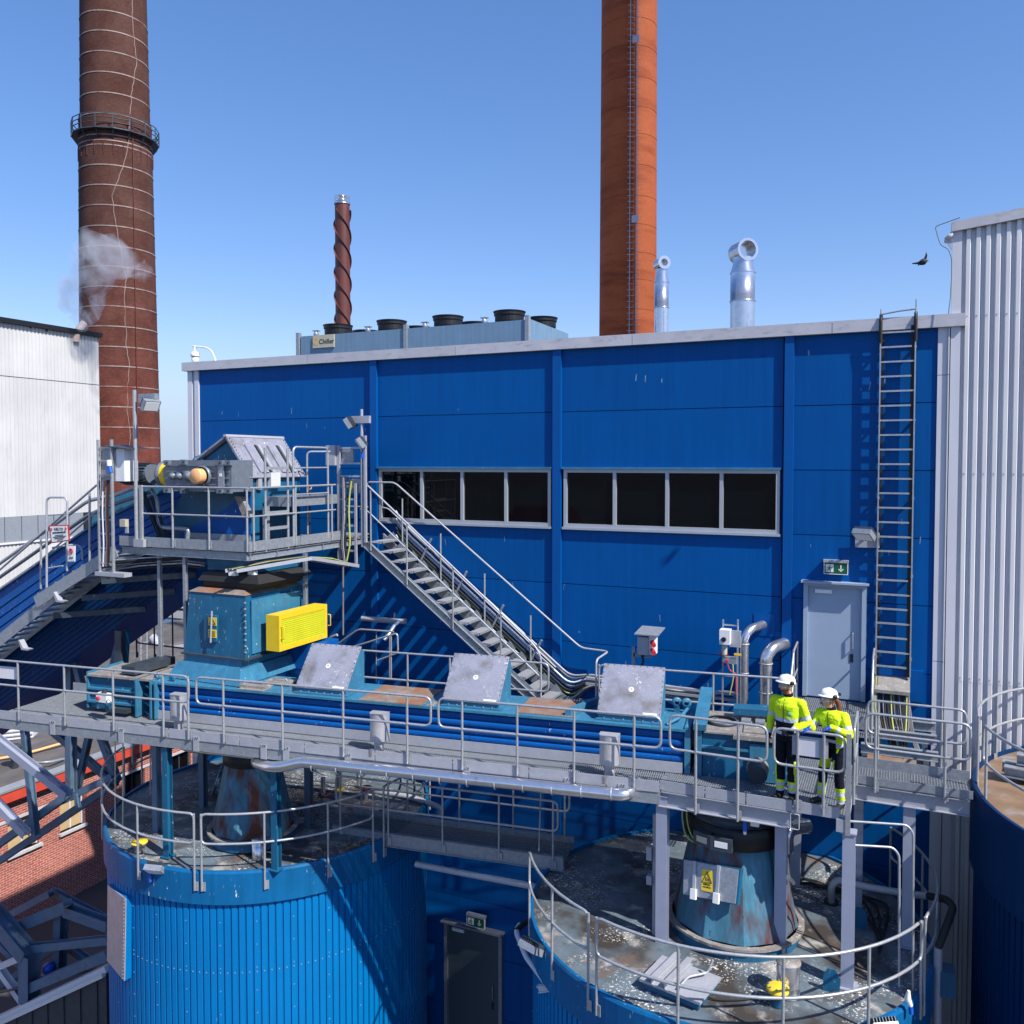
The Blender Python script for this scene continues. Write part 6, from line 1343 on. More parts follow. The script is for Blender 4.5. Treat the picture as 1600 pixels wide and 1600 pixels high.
# cable trays behind the stair
T = thing('stair_cable_tray', 'cable trays with bundled pale cables running down behind the facade stair', 'cable tray', (-8.4, 16.9, 1.6))
for k, (o, m_, r) in enumerate(((.60, 'galv_light', .022), (.50, 'cable_grey', .018), (.42, 'sign_white', .02), (.30, 'galv_light', .024), (.22, 'rubber', .022), (.12, 'cable_yellow', .018), (.04, 'galv_light', .024), (-.06, 'cable_grey', .018))):
    y = 16.88+.06*(k % 2)
    MB().tube([W(-10.6, y, sz(-10.6)+o+.1), W(-10.3, y, sz(-10.3)+o), W(-6.3, y, sz(-6.3)+o), W(-5.9, y, .22+o*.35), W(-4.6, y, .18+o*.35), W(-3.4, y-.1, .15+o*.35)], r, n=6, rd=.3).build('cable_run', m_, T)
for x in (-10.0, -9.1, -8.2, -7.3): MB().beam((x, 16.86, sz(x)-.1), (x-.35+.7, 16.86, sz(x)+.55), .04, .04).build('tray_bracket', 'galv', T)
for x in (-5.6, -4.6, -3.6): MB().beam((x, 16.8, -.1), (x, 16.8, .38), .05, .05).build('tray_post', 'galv', T)
for z in (.25, .36): MB().box((-5.9, 16.7, z), (-2.7, 16.78, z+.05)).build('tray_side', 'galv_light', T)
# ------------------------------------------------------------------ rear walkway
RWK = thing('rear_walkway', 'galvanised grating walkway behind the conveyor at the foot of the facade stair', 'walkway', K(-6, 15.3, -.3))
grate('grating', K, -10.4, -.2, 14.83, 15.85, -.10, RWK, pitch=.04)
grate('grating', W, -6.9, -1.8, 15.5, 16.95, -.12, RWK, pitch=.06)
MB().beam(K(-10.4, 15.87, -.2), K(-.2, 15.87, -.2), .08, .2, web=.01).build('girder', 'galv', RWK); MB().box((-10.4, 15.86, -.12), (-.2, 15.872, .04), K).build('kick_plate', 'galv', RWK)
a = K(-8.9, 15.85, 0); c = at(857, 1040, N=15.85); c.z = 0; rail('rear guard rail behind the first and middle hoods', [a, c], 1.0, .45, [cfrac(u, a, c, 15.85) for u in (637, 703, 790)], foot=-.15)
a = at(1006, 1040, N=15.85); c = at(1243, 1055, N=15.85); a.z = c.z = 0; rail('rear guard rail between the rightmost hood and the man', [a, c], 1.03, .48, [cfrac(u, a, c, 15.85) for u in (1114, 1199)], foot=-.15)
rail('short guard rail at the stair foot', [at(936, 1045, Y=15.6)*Vector((1, 1, 0)) if False else Vector((at(936, 1045, Y=15.6).x, 15.6, 0)), Vector((at(960, 1045, Y=15.6).x, 15.6, 0))], .98, .45, (.0, 1.), foot=-.1)
# hidden-access handrail and lagged fork pipe left of the stair
T = thing('lagged_fork_pipe', 'weathered lagged pipe with a side branch on the facade between chute and stair', 'pipe', at(600, 968, Y=16.3))
MB().tube([at(566, 966, Y=16.3), at(600, 969, Y=16.3), at(634, 971, Y=16.3)], .06, n=12).build('main_pipe', 'galv_light', T)
MB().tube([at(626, 970, Y=16.3), at(616, 978, Y=16.2), at(607, 992, Y=16.0), at(600, 1000, Y=15.9)], .05, n=12).build('branch_pipe', 'alu', T)
MB().cyl(at(616, 966, Y=16.3), at(617, 957, Y=16.3), .025, n=8).build('valve_stem', 'galv', T)
T = thing('guard_rail', 'small bent guard rails above the rear walkway right of the belt guard', 'railing', at(600, 1000, Y=15.6), 'galvanised guard rails')
MB().tube([at(520, 1012, Y=15.6), at(560, 983, Y=15.6), at(615, 987, Y=15.6)], .02, rd=.1).build('rear_rail', 'galv_rail', T)
MB().tube([at(545, 1013, Y=15.4), at(621, 989, Y=15.4), at(622, 1020, Y=15.4), at(590, 1032, Y=15.4)], .02, rd=.08).build('front_rail', 'galv_rail', T)
for u in (611, 609): MB().cyl(at(u, 992, Y=15.4), at(u, 1062, Y=15.4), .018, n=8).build('post', 'galv_rail', T)
MB().tube([at(513, 1003, Y=15), at(518, 995, Y=15), at(527, 992, Y=15)], .03, n=8).build('hook_pipe', 'galv_light', T)
MB().cyl(at(588, 985, Y=16.8), at(588, 1065, Y=16.8), .014, n=6).build('wall_rod', 'galv', T)
# ================================================================== INCLINED CONVEYOR
IC = thing('inclined_conveyor', 'large blue inclined conveyor gallery rising from the lower left to the head platform', 'conveyor', (-19, 14.7, -2))
topl = [(-30, -4.2), (-26, -1.75), (-20.1, 1.75), (-16.8, 3.45), (-14.5, 4.30), (-13.7, 4.6)]
botl = [(-30, -7.2), (-26, -4.8), (-20.2, -1.27), (-14.05, 2.42), (-13.5, 2.75), (-13.0, 2.9)]
IY0, IY1 = 13.93, 15.5
b = MB(); b.prism([W(x, IY0+.03, z) for x, z in botl]+[W(x, IY0+.03, z) for x, z in reversed(topl)], (0, IY1-IY0, 0)); b.build('gallery_casing', 'casing_blue', IC)
NR = 15
def lerp2(p, q, t): return (p[0]*(1-t)+q[0]*t, p[1]*(1-t)+q[1]*t)
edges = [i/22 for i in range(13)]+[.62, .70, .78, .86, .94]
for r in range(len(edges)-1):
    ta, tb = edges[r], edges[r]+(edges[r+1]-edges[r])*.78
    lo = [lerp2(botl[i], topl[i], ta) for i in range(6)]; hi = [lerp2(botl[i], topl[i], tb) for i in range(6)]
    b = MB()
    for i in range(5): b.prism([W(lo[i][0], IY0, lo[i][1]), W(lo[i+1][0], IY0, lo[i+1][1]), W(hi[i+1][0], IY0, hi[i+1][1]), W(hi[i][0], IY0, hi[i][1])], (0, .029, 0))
    b.build('rib_panel', 'shade_navy' if ta < .53 else 'casing_blue', IC, label='rib low on the gallery side with shadow painted in navy' if ta < .53 else None)  # shadow on the lower gallery side is put into the rib colour
b = MB()
for i in range(5): b.beam(W(topl[i][0], IY0+.05, topl[i][1]+.02), W(topl[i+1][0], IY0+.05, topl[i+1][1]+.02), .16, .05)
b.build('top_flange', 'machine_teal', IC)
b = MB(); b.prism([W(-17.1, IY0+.1, 3.25), W(-14.4, IY0+.1, 4.4), W(-14.6, IY0+.1, 4.75), W(-16.6, IY0+.1, 3.95), W(-17.0, IY0+.1, 3.7)], (0, 1.2, 0)); b.build('top_cover', 'machine_teal', IC)
T = thing('conduit_pipes', 'dark conduit pipes following the top edge of the inclined conveyor', 'pipes', (-17, 13.8, 3.5))
for k, dz in enumerate((.22, .45)):
    pts = [W(x, 13.75, z+dz+.1*k) for x, z in topl[:4]]+[at(180, 787-k*13, Y=13.7), at(237, 768-k*17, Y=13.7)]
    MB().tube(pts, .045, n=8, rd=.2).build('conduit', 'gear_grey' if k == 0 else 'galv_rail', T)
MB().tube([at(237, 765, Y=13.7), at(246, 782, Y=13.6), at(248, 815, Y=13.6), at(253, 824, Y=13.6), at(295, 827, Y=13.5), at(293, 842, Y=13.5)], .045, n=10, rd=.08).build('drop_pipe', 'galv', T)
T = thing('belt_struts', 'pair of dark steel channel struts leaning below the gear motor', 'struts', at(240, 800, Y=13.6))
for u0, v0, u1, v1 in ((222, 768, 250, 838), (238, 775, 258, 838)): MB().beam(at(u0, v0, Y=13.6), at(u1, v1, Y=13.6), .10, .06, web=.01).build('strut', 'steel_dark', T)
p = at(194, 817, Y=13.5); T = thing('sensor_box', 'small greenish sensor box hanging left of the lamp mast', 'sensor', p); MB().box(p-Vector((.08, .05, .08)), p+Vector((.08, .05, .08))).build('sensor_housing', 'plate_gold', T); MB().box(p+Vector((.02, 0, -.22)), p+Vector((.10, .03, -.08))).build('sensor_label', 'galv_light', T)
# side stair of the inclined conveyor
T = thing('gallery_stair', 'galvanised stair climbing beside the inclined conveyor to the upper platform', 'stair', (-17.5, 13.2, 1))
for (xa, za, xb, zb, y0_, y1_) in ((-14.85, 3.02, -17.35, 1.78, 12.80, 13.55), (-16.6, 2.28, -24.0, -2.3, 13.2, 13.85)):
    for y in (y0_, y1_): MB().beam((xa, y, za), (xb, y, zb), .02, .26, up=Vector((0, 0, 1))).build('stringer', 'galv', T)
    n = int(abs(xb-xa)/.26)
    for k in range(n):
        x = xa+(xb-xa)*(k+.5)/n; z = za+(zb-za)*(k+.5)/n+.06
        b = MB(); b.box((x-.13, y0_+.01, z-.03), (x+.13, y1_-.01, z)); b.build('tread', 'galv', T)
        if y0_ < 13: MB().prism([W(x-.13, y0_-.008, z-.02), W(x+.13, y0_-.008, z-.02), W(x+.13, y0_-.008, z+.09), W(x-.05, y0_-.008, z+.09)], (0, .008, 0)).build('step_plate', 'galv', T)
for (u, v) in ((82, 925), (28, 1000)):
    p = at(u, v, Y=12.72); MB().prism([p, p+W(.04, 0, 0), p+W(.17, 0, -.17), p+W(.34, 0, -.18), p+W(.32, 0, -.21), p+W(.10, 0, -.21)], (0, .12, 0)).build('stair_bracket', 'galv_light', T)
for u, v0, v1 in ((140, 870, 935), (60, 935, 1000)): pass
for z_, x_ in ((2.35, -15.4), (1.95, -16.0), (1.5, -16.9)): MB().beam((x_, 12.9, z_), (x_+1.6, 13.95, z_+.1), .1, .12).build('cross_beam', 'steel_dark', T)
t = thing('stair_rail', 'long handrail of the gallery stair at the left edge of the picture', 'railing', at(75, 823, Y=13.2), 'handrails of the gallery stair')
MB().tube([at(-40, 925, Y=13.2), at(0, 890, Y=13.2), at(152, 757, Y=13.2)], .026).build('top_rail', 'galv_rail', t)
MB().tube([at(-40, 948, Y=13.2), at(56, 882, Y=13.2), at(150, 800, Y=13.2)], .02).build('mid_rail', 'galv_rail', t)
for u, v0, v1 in ((140, 770, 885), (64, 838, 920)): MB().cyl(at(u, v0, Y=13.1), at(u, v1, Y=13.1), .024, n=8).build('post', 'galv_rail', t)
t = thing('gate_hoop', 'tall bent pipe gate hoop with a red bordered notice on the gallery stair', 'gate', at(90, 850, Y=13.0))
MB().tube([at(73, 920, Y=12.85), at(73, 777, Y=12.85), at(105, 777, Y=12.95), at(105, 892, Y=12.95)], .024, rd=.12).build('hoop', 'galv_light', t)
MB().tube([at(75, 888, Y=12.9), at(98, 884, Y=12.9)], .018, n=6).build('cross_rail', 'galv_light', t); MB().tube([at(75, 805, Y=12.9), at(105, 803, Y=12.9)], .014, n=6).build('cross_rail', 'galv_rail', t)
MB().tube([at(82, 856, Y=12.9), at(112, 851, Y=13.0), at(127, 853, Y=13.1), at(129, 875, Y=13.1)], .022, rd=.1).build('lower_hoop', 'galv_light', t)
def board(T, q, Y, border, face, lines, name='notice'):
    P = [at(u, v, Y=Y) for u, v in q]; c = sum(P, Vector())/4
    o = MB().prism(P, (0, .012, 0)).build(name, border, T)
    Q = [p+(c-p)*.13+Vector((0, -.006, 0)) for p in P]; MB().prism(Q, (0, .004, 0)).build('notice_face', face, o)
    for (y_, w0, w1, h) in lines:
        a = Q[0].lerp(Q[3], y_); b_ = Q[1].lerp(Q[2], y_); MB().beam(a.lerp(b_, w0)+Vector((0, -.004, 0)), a.lerp(b_, w1)+Vector((0, -.004, 0)), .004, h).build('text_line', 'ink', o)
    return o, Q
S1 = thing('prohibition_notice', 'white notice with a red border hanging on the gate hoop', 'sign', at(92, 834, Y=12.8))
o, Q = board(S1, ((76, 821), (107, 820), (109, 845), (80, 849)), 12.80, 'sign_red', 'sign_white', ((.42, .12, .9, .028), (.60, .25, .75, .014), (.70, .12, .9, .014), (.80, .2, .8, .014), (.91, .35, .7, .012)))
text('sign_text', 'KIELTO', 'ink', .085, Q[0].lerp(Q[1], .5).lerp(Q[3].lerp(Q[2], .5), .2)+Vector((0, -.004, 0)), (1, 0, .03), (0, 0, 1), o)
for f_ in (.08, .92): c = Q[0].lerp(Q[1], f_).lerp(Q[3].lerp(Q[2], f_), .18)+Vector((0, -.006, 0)); MB().tube([c+Vector((.026*math.cos(a*.785), 0, .026*math.sin(a*.785))) for a in range(8)], .006, n=4, closed=True).build('ring_symbol', 'sign_red', o)
S2 = thing('entry_ban_sign', 'small white upright sign with a red prohibition ring beside the stair', 'sign', at(111, 865, Y=12.9))
o, Q = board(S2, ((105.5, 853), (117.5, 853), (117, 877.5), (105.5, 878)), 12.9, 'sign_white', 'sign_white', ((.74, .2, .85, .012), (.84, .15, .8, .012)))
c = Q[0].lerp(Q[1], .5).lerp(Q[3].lerp(Q[2], .5), .3)+Vector((0, -.008, 0)); MB().tube([c+Vector((.055*math.cos(a*.524), 0, .055*math.sin(a*.524))) for a in range(12)], .010, n=5, closed=True).build('ring_symbol', 'sign_red', o); MB().tube([c+Vector((-.04, 0, .04)), c+Vector((.04, 0, -.04))], .008, n=4).build('ring_bar', 'sign_red', o)
MB().cyl(c+Vector((0, .001, .02)), c+Vector((0, -.002, .02)), .012, n=8).build('figure_head', 'ink', o); MB().box(c+Vector((-.014, 0, -.035)), c+Vector((.014, .002, .008))).build('figure_body', 'ink', o)
# ================================================================== TRESTLE AND LOWER LEFT STEELWORK
T = thing('conveyor_trestle', 'blue grey steel lattice trestle below the inclined conveyor at the left', 'trestle', (-17.6, 14.2, -6))
def bm(u0, v0, u1, v1, Y, w=.17, m='steel_bluegrey', Y2=None, nm='brace'):
    MB().beam(at(u0, v0, Y=Y), at(u1, v1, Y=Y2 or Y), w, w, up=Vector((0, 1, 0)), web=.016).build(nm, m, T)
bm(111, 1000, 111, 1243, 14.3, .19, nm='leg'); bm(37, 1125, 56, 1305, 14.0, .15)
bm(-20, 1143, 107, 1243, 13.6, .19, 'column_grey'); bm(105, 1248, 178, 1212, 14.3, .16); bm(112, 1238, -20, 1332, 14.2, .18); bm(176, 1226, -20, 1358, 14.6, .17)
bm(141, 1142, 119, 1240, 14.5, .14); bm(155, 1142, 184, 1222, 14.6, .16); bm(80, 1140, 182, 1226, 14.9, .16); bm(-15, 1245, 42, 1304, 13.8, .19, 'column_grey')
bm(0, 1098, 100, 1010, 14.2, .17, nm='brace'); bm(111, 1005, 145, 1140, 14.3, .15)
bm(120, 1240, 122, 1262, 14.2, .1)
T = thing('lower_steelwork', 'dark blue steel bridge framing at the bottom left corner', 'steelwork', (-22, 17, -12))
bm(-20, 1415, 45, 1493, 17, .45, nm='girder'); bm(46, 1490, 46, 1565, 17, .42, nm='leg'); bm(10, 1455, 108, 1415, 17.5, .32); bm(104, 1422, 172, 1446, 17.5, .30); bm(96, 1425, 92, 1520, 17.8, .30)
bm(42, 1482, 172, 1468, 17.2, .22); bm(48, 1542, 172, 1490, 17, .28); bm(0, 1475, 60, 1535, 17.6, .2); bm(-5, 1545, 90, 1478, 18, .2); bm(-10, 1500, 40, 1570, 17.3, .2, 'trim_white'); bm(0, 1510, 38, 1494, 17.1, .18, 'trim_white'); bm(95, 1470, 150, 1510, 18.2, .2)
bm(-5, 1440, 80, 1395, 19, .22); bm(80, 1392, 172, 1440, 19.5, .2)
MB().ball(at(76, 1513, Y=17.5), .18, n=14).build('round_cap', 'plastic_blue', T)
T = thing('low_annex', 'low annex with a pale ridge flashing and dark ribbed wall at the bottom left', 'building', (-22, 17.3, -16))
A_ = at(-20, 1600, Y=16.8); B_ = at(176, 1508, Y=16.8)
MB().beam(A_, B_, .5, .16).build('ridge_flashing', 'sheet_white', T); MB().beam(A_+Vector((0, -.3, -.12)), B_+Vector((0, -.3, -.12)), .12, .1).build('flashing_lip', 'sheet_white', T)
n = 16
for k in range(n):
    p = A_.lerp(B_, k/n)+Vector((0, -.25+(.03 if k % 2 else 0), -.15)); q = A_.lerp(B_, (k+1)/n)+Vector((0, -.25+(.03 if k % 2 else 0), -.15))
    MB().prism([Vector((p.x, p.y, -16)), Vector((q.x, q.y, -16)), q, p], (0, .1, 0)).build('wall_sheet', 'steel_dark', T)
MB().prism([A_+Vector((-2, .25, -.1)), B_+Vector((0, .25, -.1)), B_+Vector((0, 3, -.7)), A_+Vector((-2, 3, -.7))], (0, 0, .05)).build('roof_sheet', 'roof_felt', T)
# ================================================================== BRICK BUILDING LOWER LEFT
T = thing('brick_building', 'red brick building with a flat felt roof and red fascia at the lower left', 'building', (-36, 30, -16)); BB = T
o = MB(); zz = -10.15
wins = [(20.6, 22.0), (25.0, 26.5), (27.6, 28.9), (31.2, 32.6), (34.4, 35.8), (37.6, 39.0)]
ys = [8]+[q for w in wins for q in w]+[60]
for i in range(0, len(ys), 2): o.box((-36.3, ys[i], -12.7), (-36, ys[i+1], -11.2))
o.box((-36.3, 8, -16), (-36, 60, -12.7)); o.box((-36.3, 8, -11.2), (-36, 60, zz)); o.build('brick_facade', 'brick_wall', T)
MB().box((-36.02, 8, -11.17), (-35.95, 60, -11.05)).build('lintel_band', 'coping', T)
for i, (y0_, y1_) in enumerate(wins):
    w = MB().box((-36.28, y0_, -12.7), (-36.2, y1_, -11.2)).build('window', 'curtain' if i < 3 else 'glass', T)
    b = MB(); b.box((-36.2, y0_, -12.7), (-36.12, y0_+.07, -11.2)); b.box((-36.2, y1_-.07, -12.7), (-36.12, y1_, -11.2)); b.box((-36.2, (y0_+y1_)/2-.03, -12.7), (-36.14, (y0_+y1_)/2+.03, -11.2)); b.build('window_frame', 'trim_white' if i < 3 else 'steel_dark', w)
    MB().box((-36.2, y0_-.1, -12.82), (-35.85, y1_+.1, -12.7)).build('window_sill', 'coping', w)
MB().box((-60, 8, -16), (-36.31, 60, -9.75)).build('core_wall', 'brick_wall', T)
MB().box((-36.3, 8, -10.14), (-35.6, 60, -9.66)).build('fascia', 'fascia_red', T)
MB().box((-36.2, 8, -9.655), (-35.55, 60, -9.56)).build('roof_edge', 'galv', T)
MB().box((-60, 8, -9.749), (-36.2, 60, -9.6)).build('roof_felt_sheet', 'roof_felt', T)
tag(MB().tube([at(-5, 1186, Z=-9.5), at(30, 1180, Z=-9.45), at(60, 1172, Z=-9.45), at(102, 1160, Z=-9.4)], .07, n=6).build('roof_cable', 'cap_orange'), 'rusty yellow rope lying across the felt roof', 'rope')
tag(MB().tube([at(45, 1190, Z=-9.5), at(60, 1192, Z=-9.3), at(80, 1190, Z=-9.3), at(100, 1186, Z=-9.5)], .06, n=6).build('roof_cable', 'galv'), 'thin grey cable sagging over small brackets on the felt roof', 'cable')
for i, (u, v) in enumerate(((23, 1200),)): p = at(u, v, Z=-9.6); tag(MB().lathe(p, [(.15, 0), (.15, .8), (.3, .85), (.3, 1.1), (0, 1.2)], n=12).build('roof_vent', 'steel_dark'), 'small dark mushroom vent on the felt roof', 'vent')
T = thing('roof_skylight', 'long white louvred skylight on the felt roof under the walkway end', 'skylight', at(25, 1150, Z=-9.5))
p = at(-20, 1160, Z=-9.6); q = at(52, 1152, Z=-9.6); MB().prism([p, q, q+Vector((0, 0, 1.3)), p+Vector((0, 0, 1.3))], (-1.5, 2, 0)).build('skylight_box', 'sheet_white', T)
for k in range(5): MB().beam(p+Vector((.02, -.05, .2+k*.22)), q+Vector((.02, -.05, .2+k*.22)), .05, .05).build('louvre', 'galv_light', T)
# ================================================================== DISTANT ROOFS IN THE GAP
T = thing('far_warehouse', 'distant warehouse with pink roof and pale blue wall seen below the inclined conveyor', 'building', (-64, 62, -16))
a_ = at(150, 1012, Y=58); c_ = at(330, 950, Y=58)
MB().box((-85, 60, -12.6), (-50, 80, -9.8)).build('blue_wall', 'wall_paleblue', T)
for k in range(13): MB().box((-84+k*2.6, 59.95, -9.79), (-84+k*2.6+2.5, 60.1, -8.9)).build('fascia_panel', 'sheet_white', T)
MB().prism([W(-85, 59.9, -8.9), W(-50, 59.9, -8.9), W(-50, 70, -7.2), W(-85, 70, -7.2)], (0, 0, .15)).build('pink_roof', 'roof_pink', T)
for k in range(16): MB().box((-68+k*.8, 60.1, -15.9), (-68+k*.8+.6, 60.4, -12.62)).build('timber_panel', 'timber', T)
MB().box((-85, 61, -16), (-68.2, 80, -12.6)).build('lower_wall', 'brick_wall', T)
for i, (u0, v0, u1, v1, r, l) in enumerate(((238, 995, 258, 1020, .35, 'slanted silver duct, nearest the timber wall'), (262, 1018, 300, 1012, .4, 'short horizontal silver duct at the chute edge'), (190, 1015, 235, 1005, .2, 'thin silver pipe run at the left of the gap'))):
    tag(MB().cyl(at(u0, v0, Y=50), at(u1, v1, Y=50), r, n=12).build('far_duct', 'galv_light'), l, 'duct', 'silver ducts between the far buildings')
T = thing('far_shed', 'small white tanks and sheds on the ground behind the conveyor', 'shed', (-50, 48, -16))
MB().box(at(262, 1050, Y=46)-Vector((0, 0, 3)), at(300, 1030, Y=48)).build('shed_body', 'sheet_white', T); MB().box(at(195, 1055, Y=42)-Vector((0, 0, 2)), at(240, 1040, Y=44)).build('shed_body', 'sheet_white', T)
T = thing('lattice_mast', 'slim pale lattice mast in the gap left of the chute', 'mast', at(223, 1060, Y=38))
for o in (0, .5): MB().cyl(at(220, 1060, Y=38)+Vector((o, 0, -1)), at(220, 955, Y=38)+Vector((o, 0, 0)), .04, n=6).build('mast_leg', 'galv_light', T)
for k in range(8): p = at(220, 1060, Y=38)+Vector((0, 0, k*.45)); MB().cyl(p, p+Vector((.5, 0, .45)), .03, n=5).build('mast_brace', 'galv_light', T)
rail('dark guard rail in the gap behind the conveyor tail', [Vector((at(213, 988, Y=16.4).x, 16.4, .0)), Vector((at(300, 992, Y=16.4).x, 16.4, .0))], 1.1, .1, (.0, .33, .66), foot=-.3, m='steel_dark')
# tail tower of main conveyor (dark bracket)
T = thing('tail_support', 'dark tapered steel support standing on the conveyor tail', 'support', K(-12.2, 14.6, .65))
p = at(180, 1045, Y=13.6); MB().prism([at(168, 1048, Y=13.6), at(186, 1048, Y=13.6), at(190, 985, Y=13.6), at(184, 985, Y=13.6)], (0, .25, 0)).build('web_plate', 'machine_blue', T); MB().beam(at(188, 1045, Y=13.6), at(188, 985, Y=13.6), .14, .2).build('flange_post', 'steel_dark', T)
MB().box(at(190, 1052, Z=.7), at(250, 1040, Z=.75)+Vector((0, .4, .1))).build('dark_cover', 'steel_dark', T)
# ================================================================== SMOKE
def smoke():
    Yp = 46.0; b = MB()
    blobs = [(128, 508, .5, .7), (133, 498, .7, .8), (138, 485, 1.0, 1.1), (140, 468, 1.2, 1.2), (128, 452, 1.3, 1.6), (140, 440, 1.3, 1.6), (150, 425, 1.5, 1.8), (140, 405, 1.6, 1.6), (148, 388, 1.3, 1.3), (165, 400, 1.5, 1.6), (185, 408, 1.4, 1.4), (205, 412, 1.1, 1.1), (222, 425, .9, .8), (112, 470, 1.2, 1.2), (120, 490, .8, .8), (135, 370, .8, .8), (175, 385, 1.0, 1.0), (105, 450, 1.0, 1.0)]
    for u, v, r, rz in blobs:
        b.ball(at(u, v, X=-50+0*u) if False else at(u, v, Y=Yp), r, n=12, sq=(1, 1, rz/r))
    o = b.build('smoke_plume', 'sign_white')
    md = o.modifiers.new('r', 'REMESH'); md.mode = 'VOXEL'; md.voxel_size = .3
    dg = bpy.context.evaluated_depsgraph_get(); me = bpy.data.meshes.new_from_object(o.evaluated_get(dg)); o.modifiers.clear(); o.data = me
    m = bpy.data.materials.new('smoke'); m.use_nodes = True; nt = m.node_tree; nt.nodes.clear(); L = nt.links.new
    out = node(nt, 'ShaderNodeOutputMaterial'); pv = node(nt, 'ShaderNodeVolumePrincipled'); pv.inputs['Color'].default_value = (.85, .87, .93, 1); pv.inputs['Anisotropy'].default_value = .2
    g_ = node(nt, 'ShaderNodeNewGeometry'); tn_ = node(nt, 'ShaderNodeTexNoise', Scale=.42, Detail=6., Roughness=.65, Distortion=1.4); L(g_.outputs['Position'], tn_.inputs['Vector'])
    mr = node(nt, 'ShaderNodeMapRange'); L(tn_.outputs['Fac'], mr.inputs['Value']); mr.inputs['From Min'].default_value = .45; mr.inputs['From Max'].default_value = .68; mr.inputs['To Min'].default_value = 0; mr.inputs['To Max'].default_value = .75
    L(mr.outputs[0], pv.inputs['Density']); L(pv.outputs[0], out.inputs['Volume'])
    me.materials.clear(); me.materials.append(m); tag(o, 'thin bluish white smoke drifting in front of the brick chimney', 'smoke'); o['kind'] = 'stuff'
smoke()
# ================================================================== BIRD
p = at(1441, 406, Y=15.5); T = thing('flying_bird', 'black bird in flight with raised wings in the sky left of the corrugated building', 'bird', p)
def brd(u, v, y=15.5): return at(u, v, Y=y)
body_ = MB(); body_.tube([brd(1449, 407), brd(1447, 407.5), brd(1443, 409), brd(1438, 411), brd(1434, 413)], [.008, .035, .055, .04, .01], n=10)
body_.prism([brd(1445, 407), brd(1440, 411), brd(1443, 405), brd(1446, 398), brd(1447, 393), brd(1449, 399), brd(1448, 404)], (0, .015, .0))
body_.prism([brd(1441, 408), brd(1438, 412), brd(1432, 413.0), brd(1425, 412.5), brd(1433, 411), brd(1438, 409)], (0, -.02, .01))
body_.prism([brd(1438, 410), brd(1436, 414), brd(1434, 416), brd(1435, 412)], (0, .015, 0)); body_.build('bird_body', 'bird_black', T); MB().cyl(brd(1448.5, 407), brd(1451, 407.2), .012, .002, n=6).build('beak', 'bird_black', T)
